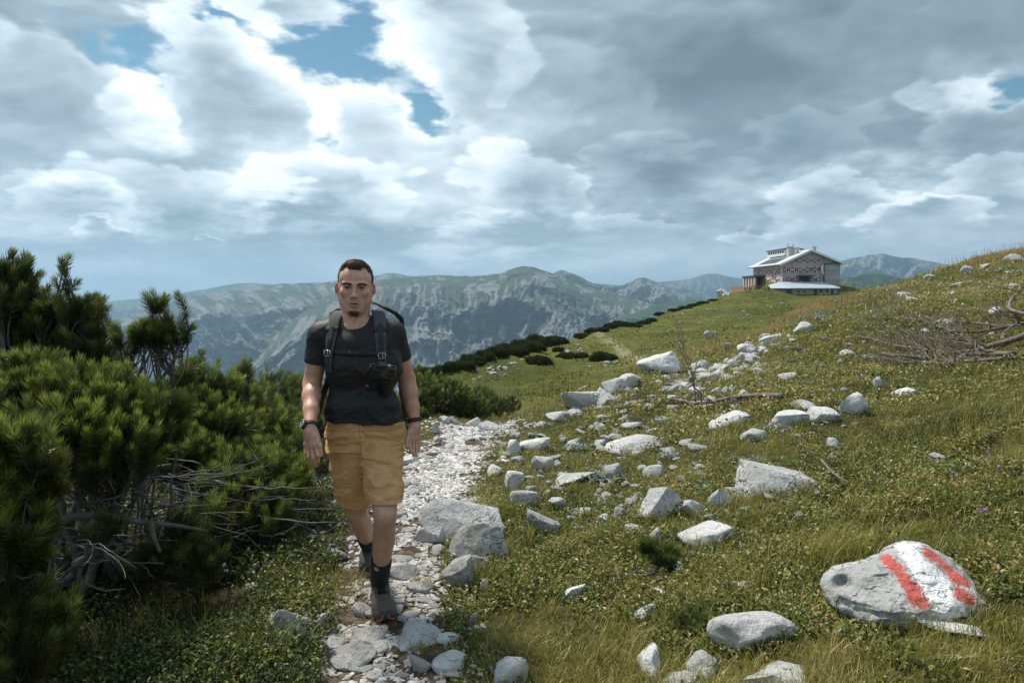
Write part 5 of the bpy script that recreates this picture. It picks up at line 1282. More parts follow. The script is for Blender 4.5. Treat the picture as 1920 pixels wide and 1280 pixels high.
BIG = [  # px, py, w, h, label, options
 (866, 968, 156, 96, "large grey slab rock with a rising top edge beside the path, behind its darker neighbour", dict(block=0.5, rough=0.09, lean=8)),
 (896, 1012, 112, 92, "rounded grey boulder with a dark front in front of the large slab rock", dict(mat=RKD, rough=0.08)),
 (860, 1074, 62, 74, "squarish dark grey stone block standing at the right edge of the path", dict(mat=RKD, block=0.8, rough=0.07)),
 (898, 1052, 44, 34, "small grey stone against the right side of the squarish block", dict()),
 (806, 1002, 62, 44, "pale flat stone at the foot of the large slab rock", dict()),
 (984, 934, 54, 40, "grey pointed stone in the grass right of the large slab rock", dict()),
 (1020, 982, 62, 48, "tilted dark grey wedge stone in the grass", dict(mat=RKD, block=0.4, lean=-12)),
 (1240, 944, 90, 62, "rounded boulder with a bulge on its right, beside a small slanting stone", dict(sub=5, rough=0.09)),
 (1304, 956, 48, 34, "small stone slanting down to the right beside the rounded boulder", dict(lean=-20)),
 (1452, 896, 146, 66, "long pale boulder with a dark hole on its face, above the fallen stick", dict(block=0.4, rough=0.09, lean=6)),
 (1322, 1002, 98, 54, "smooth pale boulder with a dark slot, right of the pine seedling", dict(mat=RKW, rough=0.08)),
 (1352, 930, 50, 38, "pointed grey stone left of the long pale boulder", dict()),
 (1410, 1180, 160, 92, "broad arched pale boulder in the lower grass, its top smoothly curved", dict(sub=5, rough=0.06, cuts=8, mat=RK)),
 (1458, 1268, 122, 50, "flat pale boulder cut by the lower edge of the picture", dict(rough=0.08)),
 (1318, 1248, 62, 60, "cracked wedge stone between the arched boulder and the bottom edge", dict(rough=0.12)),
 (1288, 1274, 100, 40, "low grey stone at the bottom edge left of the flat pale boulder", dict()),
 (1216, 1236, 44, 70, "narrow upright strip of white rock in the lower grass", dict(mat=RKW, depth=2.2, sink=0.4)),
 (958, 1250, 66, 62, "white stone at the bottom edge right of the path", dict(mat=RKW, block=0.3)),
 (1210, 1144, 52, 34, "small rounded stone left of the arched boulder", dict()),
 (1237, 1108, 40, 18, "flat white stone shard near the pine seedling", dict(mat=RKW)),
 (1394, 1098, 56, 20, "flat white stone showing through the grass left of the painted rock", dict(mat=RKW)),
 (1078, 1112, 38, 34, "small white stone with a spur in the lower left of the meadow", dict(mat=RKW, lean=14)),
 (1266, 1064, 32, 26, "little grey stone in front of the pine seedling", dict()),
 (1186, 994, 36, 24, "little grey stone behind the pine seedling, on its left", dict()),
 (1228, 1002, 24, 30, "upright shard just behind the pine seedling", dict()),
 (1092, 958, 52, 18, "low flat stone under the long slanting slab", dict()),
 (1134, 972, 26, 24, "small white stone beside the low flat stone", dict(mat=RKW)),
 (1164, 962, 24, 28, "small upright stone left of the rounded boulder", dict()),
 (1045, 944, 32, 26, "small knobbly stone above the dark wedge stone", dict()),
 (1080, 898, 78, 24, "long narrow slab slanting up to the right in the middle of the slope", dict(lean=12, rough=0.08)),
 (1148, 880, 34, 26, "small pale stone half hidden by silver leaves", dict(lean=10)),
 (1226, 882, 40, 26, "small pale curved stone below the broad white slab", dict(lean=14)),
 (1190, 834, 110, 38, "broad white slab with a long thin right end, mid slope", dict(mat=RKW, rough=0.10, lean=4)),
 (1412, 816, 46, 28, "dome-shaped stone alone in the grass right of the broad white slab", dict(cuts=8)),
 (1368, 786, 74, 30, "pale slab slanting up to the right behind the dome-shaped stone", dict(mat=RKW, lean=14)),
 (1474, 786, 80, 30, "left piece of the row of three pale slabs", dict(mat=RKW, lean=10)),
 (1540, 776, 62, 32, "middle piece of the row of three pale slabs", dict(mat=RKW, lean=6)),
 (1602, 756, 52, 44, "pointed right piece of the row of three pale slabs", dict(mat=RKW, lean=10, block=0.3)),
 (1506, 760, 46, 16, "low slab lying behind the row of three pale slabs", dict()),
 (1694, 736, 46, 20, "low white stone below the left end of the branch heap", dict(mat=RKW)),
 (1648, 716, 20, 18, "small round white stone left of the low white stone", dict(mat=RKW)),
 (1755, 858, 32, 20, "small pale stone alone in the dark grass on the right", dict()),
 (1564, 830, 26, 20, "small broken stone among broad leaves", dict()),
 (1102, 748, 96, 38, "big white boulder with rounded left end at the lip of the slope", dict(mat=RKW, dmin=7, rough=0.1)),
 (1140, 746, 52, 36, "boulder with a brown hollow, touching the big white boulder", dict(dmin=7)),
 (1236, 684, 82, 42, "big pale boulder with flat face and thick overhang on the skyline of the slope", dict(mat=RKW, block=0.5, lean=7, dmin=9)),
 (1180, 716, 46, 26, "pale rock shelf below the big skyline boulder", dict(mat=RKW, dmin=8)),
 (1150, 724, 40, 28, "rock stepping up between the lip boulders and the shelf", dict(mat=RKW, dmin=8, lean=14)),
 (1446, 634, 48, 18, "white rock on the upper slope left of the crest grass", dict(mat=RKW, dmin=10)),
 (1506, 614, 34, 24, "leaning white rock above the upper slope rocks", dict(mat=RKW, dmin=10, lean=14)),
 (1398, 652, 30, 18, "small pale rock at the head of the scree", dict(mat=RKW, dmin=10)),
 (1770, 608, 36, 16, "white rock showing above the branch heap", dict(mat=RKW, dmin=6)),
 (1766, 665, 24, 14, "white rock glimpsed under the branch heap", dict(mat=RKW, dmin=6)),
 (1742, 520, 18, 12, "small grey rock on the skyline at the upper right", dict(dmin=10)),
 (1846, 500, 20, 10, "small pale rock high on the right-hand crest", dict(dmin=10)),
 (1900, 484, 36, 14, "pale rock at the right end of the crest", dict(dmin=10)),
 (1812, 508, 20, 14, "upright stone near the right-hand crest", dict(dmin=10)),
 (1790, 534, 26, 10, "low pale rock under the right-hand crest", dict(dmin=8)),
 (1714, 562, 26, 9, "low pale rock above the branch heap, farther left", dict(dmin=8)),
 (1696, 553, 24, 10, "flat pale rock near the dry grass of the crest", dict(dmin=8)),
 (1868, 582, 24, 14, "white rock above the thick end of the branches", dict(dmin=6)),
 (1000, 836, 60, 28, "forked pale slab with a raised right end near the path's top", dict(mat=RKW, lean=12, dmin=4)),
 (964, 838, 26, 34, "upright pale rock left of the forked slab", dict(mat=RKW, dmin=4)),
 (928, 882, 28, 24, "small diamond-shaped white stone in the grass by the path", dict(mat=RKW)),
 (965, 900, 36, 38, "flat upright pale stone right of the diamond-shaped stone", dict(mat=RKW, block=0.4)),
 (1016, 868, 46, 34, "broad grey stone with a flat face above the flat upright stone", dict()),
 (1046, 868, 16, 14, "pebble-like stone right of the broad grey stone", dict()),
 (1046, 780, 46, 22, "pale broken outcrop above the end of the path", dict(mat=RKW, dmin=6)),
 (1126, 800, 26, 18, "small leaning white stone mid slope below the dead branch", dict(mat=RKW, dmin=5)),
 (1076, 834, 36, 16, "slanting pale stone left of the broad white slab", dict(mat=RKW)),
 (1128, 830, 26, 12, "small slanting stone beside the broad white slab", dict()),
 (545, 1172, 100, 86, "jagged grey rock with deep clefts at the left edge of the path", dict(block=0.3, rough=0.2, mat=RK, depth=0.6)),
 (597, 1170, 34, 44, "thin broken rock leaning on the jagged grey rock", dict(mat=RK, rough=0.15, block=0.4)),
 (628, 1036, 44, 24, "small grey stone left of the hiker's rear foot", dict(mat=RKD)),
 (690, 1196, 70, 44, "worn path stone just below the hiker's front foot", dict(mat=RKD, block=0.5, rough=0.1, depth=1.1)),
 (622, 1204, 60, 34, "cracked path stone on the left, above the flat worn slab", dict(mat=RKD, rough=0.12, depth=1.0)),
 (660, 1234, 96, 38, "flat worn slab across the path near the bottom", dict(mat=RKD, block=0.5, rough=0.09, depth=0.9)),
 (788, 1192, 84, 52, "curved pale stone in the path with a grass tuft in its bend", dict(mat=RK, rough=0.12, depth=1.0)),
 (840, 1198, 46, 26, "white top stone right of the curved path stone", dict(mat=RKW)),
 (840, 1240, 62, 42, "pale stone with white crest at the lower right edge of the path", dict(mat=RKW, rough=0.1)),
 (756, 1072, 60, 32, "grey path stone right of the hiker's front sock", dict(mat=RKD, rough=0.09)),
 (790, 1102, 56, 26, "flat-topped grey stone at the grass edge of the path", dict(mat=RKD, block=0.5)),
 (768, 862, 34, 26, "white stone with a dark side beside the hiker's hand", dict(mat=RKW, rough=0.14)),
 (777, 916, 28, 18, "pale stone on the path level with the shorts", dict(mat=RK)),
 (816, 800, 17, 24, "small upright pointed white stone at the top of the path", dict(mat=RKW, dmin=5, depth=0.5)),
 (836, 786, 16, 14, "left one of the small stones at the foot of the far pine", dict(mat=RKW, dmin=6)),
 (850, 786, 15, 13, "right one of the small stones at the foot of the far pine", dict(mat=RKW, dmin=6)),
 (888, 790, 32, 22, "cluster-like white stone where the path goes over the edge", dict(mat=RKW, dmin=6, rough=0.16)),
 (920, 800, 44, 18, "long grey rock slanting down from the path's end", dict(dmin=6, lean=-14)),
 (472, 1104, 30, 18, "small brownish stone in the dark leaves at lower left", dict(mat=RKD)),
 (622, 948, 22, 18, "white stone left of the rear shin, under the pines", dict(mat=RKW)),
 (580, 960, 18, 12, "small white stone at the edge of the pine shade", dict(mat=RKW)),
 (908, 1096, 16, 24, "thin upright white stone right of the squarish block", dict(mat=RKW, depth=0.5)),
]
for k, (px, py, w, h, lb, op) in enumerate(BIG):
    op = dict(op); op.setdefault("sub", 4 if w * h > 1500 else 3)
    if w * h > 5000: op["sub"] = 5
    put_rock(px, py, w * 1.06, h * 1.06, lb, 100 + k * 7, **op)

# the painted waymark rock
def build_painted():
    px, py, w, h = 1695, 1098, 306, 186
    g = ground_at(1690, 1176)[0]; d = ground_at(1690, 1176)[1]; sc = d / 1300 * 0.97
    # outline of the front, in picture pixels
    out = [(1535, 1118), (1548, 1096), (1582, 1078), (1612, 1066), (1640, 1045), (1664, 1022), (1686, 1006), (1715, 1004), (1748, 1012), (1778, 1028), (1802, 1056), (1822, 1082), (1836, 1098), (1832, 1122), (1812, 1132),
           (1796, 1142), (1770, 1160), (1735, 1172), (1700, 1182), (1660, 1187), (1610, 1184), (1572, 1168), (1552, 1146)]
    out = np.array(out, float); th = np.linspace(0, 2 * math.pi, 180, endpoint=False)
    cx, cy = 1690.0, 1108.0
    a = np.arctan2(-(out[:, 1] - cy), out[:, 0] - cx); r = np.hypot(out[:, 0] - cx, out[:, 1] - cy); o = np.argsort(a); a, r = a[o], r[o]
    rt = np.interp(th, np.concatenate([a - 2 * math.pi, a, a + 2 * math.pi]), np.concatenate([r, r, r]))
    k = 3; rt = np.convolve(np.concatenate([rt[-k:], rt, rt[:k]]), np.ones(2 * k + 1) / (2 * k + 1), 'valid')
    R_, T_ = np.meshgrid(np.linspace(0, 1, 70), np.arange(180), indexing='ij')
    rad = rt[T_] * np.sin(R_ * math.pi / 2) ** 0.9
    rad = rad * (1 + 0.075 * (ridged(np.cos(th[T_]) * 5, np.sin(th[T_]) * 5, oct=3, seed=6) - 0.5) * R_)
    u = rad * np.cos(th[T_]); w_ = rad * np.sin(th[T_])                        # picture pixels right and up from the centre
    bulge = np.cos(R_ * math.pi / 2) ** 0.8
    # the slab leans back: its visible face slopes away from us, so up in the picture is also farther back
    yb = (w_ * 0.95) - bulge * 62 - 10 * (fbm(u / 40, w_ / 40, oct=4, seed=5) - 0.5)
    x3, y3, z3 = u, yb, w_ * 0.62 + bulge * 22
    z3 = z3 + (fbm(u / 55, w_ / 55, oct=5, seed=8) - 0.5) * 12
    y3 = y3 - (ridged(u / 70 + 3, w_ / 60, oct=4, seed=15) - 0.5) * 34 * bulge - 22 * np.abs(((u - w_ * 0.6) / 85) % 1 - 0.5) * bulge
    # a ledge along the bottom, a hollow at the left
    z3 -= 7 * np.exp(-((w_ + 52 + 0.08 * u) / 3.5) ** 2) * (np.abs(u) < 110)
    hol = np.exp(-(((u + 106) / 17) ** 2 + ((w_ - 2) / 14) ** 2) ** 2); y3 = y3 + hol * 30; z3 -= hol * 16
    front = np.stack([x3, y3, z3], -1)
    back = front.copy(); back[..., 1] = np.abs(w_) * 0.5 + 20 + bulge * 70 + w_ * 0.6; back[..., 2] = w_ * 0.62 - bulge * 30
    v = np.concatenate([front.reshape(-1, 3), back[:-1].reshape(-1, 3)]) * sc
    def q(off, last=None):
        i = np.arange(69)[:, None] * 180; j = np.arange(180)[None, :]; jn = (j + 1) % 180
        return np.stack([i + j, i + 180 + j, i + 180 + jn, i + jn], -1).reshape(-1, 4) + off
    f1 = q(0); f2 = q(70 * 180)
    m_ = f2 >= 70 * 180 + 69 * 180; f2 = np.where(m_, f2 - 70 * 180, f2)[:, ::-1]
    U = np.concatenate([u.ravel(), u[:-1].ravel()]); Wv = np.concatenate([w_.ravel(), w_[:-1].ravel()]); isf = np.concatenate([np.ones(u.size), np.zeros(u[:-1].size)])
    X, Y = cx + U, cy - Wv
    X = X + (fbm(U / 26, Wv / 26, oct=5, seed=44, gain=0.65) - 0.5) * 13; Y = Y + (fbm(U / 22, Wv / 22, oct=5, seed=46, gain=0.65) - 0.5) * 11
    def band(p0, p1, half0, half1, e=9):
        dx, dy = p1[0] - p0[0], p1[1] - p0[1]; L = math.hypot(dx, dy); t_ = ((X - p0[0]) * dx + (Y - p0[1]) * dy) / L / L; dist = np.abs((X - p0[0]) * dy - (Y - p0[1]) * dx) / L
        hw = half0 + (half1 - half0) * np.clip(t_, 0, 1)
        return np.clip(0.5 + (hw - dist) / (2 * e), 0, 1) * np.clip(0.5 + (t_ + 0.0) * L / (2 * e), 0, 1) * np.clip(0.5 + (1.0 - t_) * L / (2 * e), 0, 1)
    white = np.maximum(band((1695, 985), (1782, 1150), 33, 26), band((1690, 1000), (1740, 1010), 14, 14))
    white = np.maximum(white, 0.75 * band((1800, 1068), (1815, 1120), 14, 14))
    red = np.maximum(band((1655, 1032), (1733, 1132), 13, 16), band((1727, 1004), (1800, 1072), 11, 16)); red = np.maximum(red, band((1780, 1072), (1812, 1104), 13, 15))
    red = red * (1 - 0.9 * np.exp(-((Y - 1071) / 2.4) ** 2) * (X > 1765))
    m = rock_mat("limestone with paint marks", (0.50, 0.505, 0.50), (0.33, 0.335, 0.335), 0.6, 1.0, True)
    ob = link("painted_rock", mesh_np("painted_rock", v, [f1, f2], True, {"white": white * isf * (1 - red), "red": red * isf}, mat=m))
    az = math.atan2(g[0], g[1]); ob.rotation_euler = (0, 0, -az)
    c = P(cx, cy, d + 0.13); ob.location = tuple(c)
    tag(ob, "grey waymark rock painted with a white stripe between two red stripes", "rock")
    ROCKS.append((c[0], c[1] + 0.05, 0.33, 0.2))
    put_rock(1790, 1180, 130, 20, "low white ledge stone under the right side of the painted rock", 901, mat=RKW, depth=0.35)
build_painted()

# scree and stones strewn over the slope
r_ = np.random.default_rng(5)
def strew(boxes, n, wr, group, label, mat, seed, dmin=0, name="stone", cat="stone", sub=2, asp=(0.4, 0.75), lean=12, protos=6, lift=0.10):
    meshes = []
    for k in range(protos):
        v, f = rock_mesh(seed + k, sub, 12, 0.12, 0.3 * (k % 2)); meshes.append(mesh_np(name, v * 0.5, f, True, mat=mat))
    out = []
    for i in range(n):
        b = boxes[r_.integers(len(boxes))]; tt = r_.uniform(); px = b[0] + (b[2] - b[0]) * tt; py = b[1] + (b[3] - b[1]) * tt + r_.normal() * b[4]; px += r_.normal() * b[4] * 1.4
        g = ground_at(px, py, dmin)
        if g is None: continue
        p, d = g; w = np.exp(r_.uniform(math.log(wr[0]), math.log(wr[1]))) * d / 1300
        o = bpy.data.objects.new(name, meshes[r_.integers(protos)]); COL.objects.link(o)
        a = r_.uniform(*asp); o.location = (p[0], p[1], p[2] + w * a * lift); o.scale = (w, w * r_.uniform(0.6, 1.0), w * a); o.rotation_euler = (math.radians(r_.normal() * lean), math.radians(r_.normal() * lean), r_.uniform(0, 6.28))
        tag(o, label, cat, group); out.append(o); ROCKS.append((p[0], p[1], w * 0.45, w * 0.4))
    return out
strew([(1290, 730, 1460, 640, 13), (1250, 735, 1330, 690, 8), (1360, 690, 1450, 640, 8), (1230, 745, 1400, 700, 14)], 115, (10, 34), "scree of the upper slope", "pale limestone block in the scree running up the middle of the slope", RKW, 300, 9, "scree_block", sub=3, lean=18)
strew([(1100, 765, 1290, 700, 10), (1000, 800, 1110, 760, 9)], 34, (9, 26), "stones of the slope's lip", "white stone on the lip of the slope above the meadow", RKW, 320, 6, lean=15)
strew([(960, 860, 1180, 830, 28), (1000, 950, 1250, 900, 35), (1180, 960, 1500, 900, 50), (1240, 740, 1560, 700, 22), (1450, 860, 1600, 790, 40), (1500, 700, 1900, 560, 40), (950, 900, 1200, 800, 30)], 165, (6, 18), "small stones strewn over the grass slope", "small pale stone half sunk in the grass of the slope", RKW, 340, 0, lean=15, lift=0.3)
strew([(960, 850, 1300, 790, 34), (1050, 780, 1450, 700, 24), (1000, 920, 1400, 880, 34)], 70, (18, 40), "low slabs of the middle slope", "low flat pale slab breaking through the turf of the middle slope", RKW, 355, 0, asp=(0.25, 0.42), lean=14, sub=3, lift=0.24)
strew([(960, 870, 1230, 840, 30), (1000, 960, 1260, 900, 34), (1120, 760, 1420, 720, 20), (1380, 690, 1600, 640, 18), (1250, 1000, 1500, 960, 30)], 80, (14, 32), "broken limestone of the middle slope", "jagged pale limestone piece set in the turf of the middle slope", RKW, 350, 0, asp=(0.4, 0.7), lean=16, sub=3, lift=0.26)
strew([(560, 950, 640, 960, 16), (600, 1060, 640, 1010, 20), (560, 1130, 640, 1250, 30)], 14, (6, 14), "small stones left of the path", "small stone in the dark turf left of the path", RKD, 345)

# loose stones of the path: the biggest as things, the fine gravel as one mass
def path_points(n, y0, y1, edge=1.0):
    out = []
    while len(out) < n:
        s = r_.uniform(0, 1); L = np.concatenate([[0], np.cumsum(np.hypot(*np.diff(_pl, axis=0).T))]); q = L[0] + (L[-1] - L[0]) * s ** 1.0
        x = np.interp(q, L, _pl[:, 0]); y = np.interp(q, L, _pl[:, 1])
        if not (y0 < y < y1): continue
        hw = float(path_half(np.array([x]), np.array([y]))[0]) * edge
        out.append((x + r_.normal() * hw * 0.55, y + r_.normal() * 0.1))
    return np.array(out)
def path_stones():
    protos = []
    for k in range(8):
        v, f = rock_mesh(400 + k, 2, 14, 0.10, 0.4 * (k % 2)); protos.append((v * 0.5, f))
    ms = [mesh_np("path_stone", v, f, True, mat=(RKP if k % 3 else RKW)) for k, (v, f) in enumerate(protos)]
    pts = path_points(170, 2.3, 9.2)
    for (x, y) in pts:
        w = np.exp(r_.uniform(math.log(0.04), math.log(0.11))) * (1 + 0.04 * y); o = bpy.data.objects.new("path_stone", ms[r_.integers(8)]); COL.objects.link(o)
        a = r_.uniform(0.3, 0.55); o.location = (x, y, float(hfun(x, y)[0]) + w * a * 0.2); o.scale = (w, w * r_.uniform(0.55, 0.95), w * a)
        o.rotation_euler = (r_.normal() * 0.15, r_.normal() * 0.15, r_.uniform(0, 6.28)); tag(o, "flat pale loose stone on the path " + ("in front of the man" if y < 3.15 else "around the man's feet" if y < 4.0 else "beside the two grey boulders" if y < 5.6 else "in its far stretch below the pines"), "stone", "loose stones on the path"); ROCKS.append((x, y, w * 0.4, w * 0.4))
    # gravel
    n = 19000; pts = path_points(n, 2.0, 9.6, 1.12); extra = np.stack([r_.uniform(-1.1, -0.2, 500), r_.uniform(3.5, 5.2, 500)], 1); pts = np.concatenate([pts, extra]); n = len(pts)
    keepg = fbm(pts[:, 0] * 5, pts[:, 1] * 5, oct=3, seed=91) + 0.10 * sstep(pts[:, 1], 3.2, 5.0) > r_.uniform(0.42, 0.55, n); pts = pts[keepg]; n = len(pts)
    z = hfun(pts[:, 0], pts[:, 1]); sz = np.exp(r_.uniform(math.log(0.009), math.log(0.045), n)) * (0.85 + 0.06 * pts[:, 1])
    lv, lf = zip(*[rock_mesh(430 + k, 1, 7, 0.10) for k in range(12)])
    V, Fc, tn = [], [], []; nv = 0; kk = r_.integers(0, 12, n); an = r_.uniform(0, 6.28, n); ax = r_.uniform(0.55, 1, n); azs = r_.uniform(0.35, 0.7, n)
    for k in range(12):
        m = np.flatnonzero(kk == k); v0 = lv[k] * 0.5; c, s = np.cos(an[m]), np.sin(an[m])
        x = v0[None, :, 0] * sz[m, None]; y = v0[None, :, 1] * (sz * ax)[m, None]; zz = v0[None, :, 2] * (sz * azs)[m, None]
        til = r_.normal(size=len(m)) * 0.25; zz = zz + x * til[:, None]
        v = np.stack([x * c[:, None] - y * s[:, None] + pts[m, 0, None], x * s[:, None] + y * c[:, None] + pts[m, 1, None], zz + (z[m] + sz[m] * 0.12)[:, None]], -1)
        V.append(v.reshape(-1, 3)); Fc.append((lf[k][None] + (np.arange(len(m)) * len(v0))[:, None, None] + nv).reshape(-1, 3)); nv += v.shape[0] * v.shape[1]; tn.append(np.repeat(np.clip(r_.uniform(0, 1, len(m)) - 0.42 * (1 - sstep(pts[m, 1], 3.2, 5.4)), 0, 1), len(v0)))
    m_, t, bs = material("path gravel"); pos = t.new('ShaderNodeNewGeometry').outputs['Position']
    c = t.mix(attr(t, "tint").outputs['Fac'], (0.34, 0.31, 0.28), (0.74, 0.73, 0.71)); c = t.mix(t.ss(t.noise(pos, 90, 4, 0.6), 0.5, 0.7, 0, 0.5), c, (0.22, 0.21, 0.19)); t.l.new(c, bs.inputs['Base Color']); bs.inputs['Roughness'].default_value = 0.9
    o = link("gravel", mesh_np("gravel", np.concatenate(V), np.concatenate(Fc), False, {"tint": np.concatenate(tn)}, mat=m_)); tag(o, "fine white gravel covering the hiking path", "gravel", kind="stuff")
path_stones()

# stones of the far meadow
strew([(900, 700, 980, 680, 5), (880, 715, 935, 700, 4), (1040, 660, 1100, 650, 5), (1100, 690, 1160, 680, 6)], 55, (4, 15), "pale stones of the near meadow", "pale limestone slab in the meadow beyond the lip, near the dark shrubs", RKF, 360, 26, "meadow_stone", sub=2, protos=5)
strew([(1180, 620, 1500, 560, 16), (1200, 650, 1420, 640, 10), (1280, 600, 1460, 575, 12)], 90, (2.5, 7), "stones on the far hillside", "small white stone dotted on the far green hillside", RKF, 370, 40, "hillside_stone", sub=1, protos=5)
strew([(1330, 552, 1375, 549, 3)], 14, (5, 12), "rock outcrop left of the hut", "grey rock of the outcrop on the ridge left of the mountain hut", RKF, 380, 120, "outcrop_rock", sub=2, protos=5, asp=(0.7, 1.1))
put_rock(1329, 628, 19, 17, "big pale boulder alone on the far meadow", 951, mat=RKF, dmin=30)
put_rock(1354, 548, 22, 14, "tallest rock of the outcrop left of the mountain hut", 952, mat=RKF, dmin=100)
# ------------------------------------------------------------------ mountain hut on the knoll
def build_hut():
    C0 = P(1467, 534, 200.0); az = math.atan2(C0[0], C0[1]); vv = np.array((math.sin(az), math.cos(az), 0)); pp = np.array((math.cos(az), -math.sin(az), 0)); al = math.radians(25)
    g = math.cos(al) * pp + math.sin(al) * vv; l = -math.sin(al) * pp + math.cos(al) * vv; up = np.array((0, 0, 1.0))
    G_, L_ = 17.1, 20.5; AP = 0.455; zb = C0[2] - 2.2; ze = 11.7; za = 15.3
    M = np.stack([g, l, up], 1)
    def W_(a, b, z): return np.array((C0[0], C0[1], 0)) + g * a + l * b + up * z
    mw = flat_mat("grey render", (0.37, 0.365, 0.355), 0.9, var=0.12, scale=0.5, bmp=0.2, bscale=4, bdist=0.05)
    mwl = flat_mat("pale render", (0.50, 0.48, 0.455), 0.9, var=0.12, scale=0.5, bmp=0.2, bscale=4, bdist=0.05)
    mroof = flat_mat("light sheet roof", (0.48, 0.52, 0.55), 0.55, var=0.12, scale=0.8); mdark = flat_mat("dark trim", (0.06, 0.06, 0.065), 0.7); mpan = flat_mat("roof panels", (0.055, 0.06, 0.075), 0.3)
    mgl = flat_mat("window glass", (0.02, 0.024, 0.03), 0.1); mwh = flat_mat("white woodwork", (0.72, 0.72, 0.71), 0.7); mred = flat_mat("red shutter paint", (0.46, 0.035, 0.04), 0.7)
    mwood = flat_mat("larch boards", (0.36, 0.19, 0.10), 0.85, var=0.2, scale=3); mst = rock_mat("rubble masonry", (0.46, 0.44, 0.40), (0.28, 0.27, 0.25), 0.5, 0.35); mbr = flat_mat("brown door", (0.14, 0.05, 0.03), 0.7); mgrn = flat_mat("green door", (0.03, 0.09, 0.08), 0.7)
    root = empty("mountain_hut", tuple(map(float, W_(0, 0, C0[2]))), "large grey mountain hut with gable roof and red and white shutters on the knoll", "building")
    def part(name, pieces, mat, par=None, smooth=False):
        b = Bag()
        for p_ in pieces: b.add(p_)
        o = link(name, b.mesh(name, mat, smooth=smooth))
        if par is None: setparent(o, root)
        else: o.parent = par
        return o
    def prism(base, ax, L):
        base = np.array(base); n = len(base); v = np.concatenate([base, base + ax * L]); f = [[i, (i + 1) % n, n + (i + 1) % n, n + i] for i in range(n)]
        f += [[0, i, i + 1, i + 1] for i in range(1, n - 1)] + [[n, n + i + 1, n + i, n + i] for i in range(1, n - 1)]
        return v, np.array(f)
    part("wall", [prism([W_(0, 0.02, zb), W_(G_, 0.02, zb), W_(G_, 0.02, ze - 0.1), W_(G_ * AP, 0.02, za - 0.15), W_(0, 0.02, ze - 0.1)], l, L_ - 0.04)], mw)
    part("wall", [box_np(W_(-0.04, L_ / 2, (zb + ze - 0.15) / 2), (0.05, L_ / 2, (ze - 0.15 - zb) / 2), M)], mwl)
    # roof: two slabs with overhang
    rf = []
    for s in (-1, 1):
        run = G_ * (AP if s < 0 else 1 - AP); th = math.atan2(za - ze, run); sl = math.hypot(za - ze, run) + (1.6 if s < 0 else 1.0)
        dirw = g * math.cos(th) * s - up * math.sin(th); n_ = g * math.sin(th) * s + up * math.cos(th)
        c = W_(G_ * AP, L_ / 2, za + 0.05) + dirw * sl / 2; rf.append(box_np(c + n_ * (0.16 if s > 0 else 0.163), (sl / 2, L_ / 2 + 1.2, 0.14), np.stack([dirw, l, n_], 1)))
        if s < 0: dl, nl, sll = dirw, n_, sl
    roof = part("roof", rf, mroof)
    # fascia, solar panels, dormer, chimneys
    fs = []
    for s in (-1, 1):
        run = G_ * (AP if s < 0 else 1 - AP); th = math.atan2(za - ze, run); sl = math.hypot(za - ze, run) + (1.6 if s < 0 else 1.0)
        dirw = g * math.cos(th) * s - up * math.sin(th); n_ = g * math.sin(th) * s + up * math.cos(th); c = W_(G_ * AP, -1.24, za + 0.05) + dirw * sl / 2; fs.append(box_np(c, (sl / 2, 0.05, 0.26 + 0.003 * s), np.stack([dirw, l, n_], 1)))
    part("fascia", fs, mwh, roof)
    sl = sll; c = W_(G_ * AP, 0, za + 0.05) + dl * (sl * 0.66) + nl * 0.36
    for k in range(4): part("solar_panel", [box_np(c + l * (5.5 + k * 3.1), (sl * 0.21, 1.45, 0.05), np.stack([dl, l, nl], 1))], mpan, roof)
    dz = za - 0.2; dm = part("dormer", [box_np(W_(G_ / 2 - 2.4, 13.5, dz + 0.25), (2.2, 6.0, 0.95), M)], mwh, roof)
    for k in range(7): part("dormer_window", [box_np(W_(G_ / 2 - 4.62, 8.6 + k * 1.6, dz + 0.45), (0.04, 0.45, 0.32), M)], mgl, roof)
    part("dormer_roof", [box_np(W_(G_ / 2 - 2.3, 13.5, dz + 1.32), (2.7, 6.6, 0.09), M)], mdark, roof)
    for a, b, h0_, h1_, w_ in ((4.4, 5.0, za - 2.2, za + 1.3, 0.75), (5.6, 3.2, za - 1.8, za + 0.9, 0.5), (9.6, 8.0, za - 0.4, za + 1.0, 0.42), (9.9, 1.5, za - 0.6, za + 1.1, 0.45)):
        ch = part("chimney", [box_np(W_(a, b, (h0_ + h1_) / 2), (w_, w_, (h1_ - h0_) / 2), M, 0.04), box_np(W_(a, b, h1_ + 0.12), (w_ * 1.25, w_ * 1.25, 0.1), M)], mwl, roof)
    for a, b, h in ((3.9, 5.4, 3.6), (5.1, 4.6, 3.2)): part("antenna", [tube_np([W_(a, b, za - 2), W_(a, b, za - 1 + h)], 0.09, 6)], mdark, roof)
    # openings
    def window(face, f, z, w=0.75, h=0.62, sh=True, frame=True):
        if face == 'g': o, ax, nn, sp = W_(f * G_, -0.02, z), g, -l, G_
        else: o, ax, nn, sp = W_(-0.12, f * L_, z), l, -g, L_
        R_ = np.stack([ax, nn, up], 1)
        fr = part("window", [box_np(o + ax * sx * w + nn * 0.05, (0.06, 0.09, h + 0.06), R_) for sx in (-1, 1)] + [box_np(o + up * sz * h + nn * 0.05, (w - 0.06, 0.086, 0.06), R_) for sz in (-1, 1)] + [box_np(o + nn * 0.05, (0.035, 0.07, h - 0.06), R_)], mwh)
        part("pane", [box_np(o + nn * 0.01, (w, 0.04, h), R_)], mgl, fr)
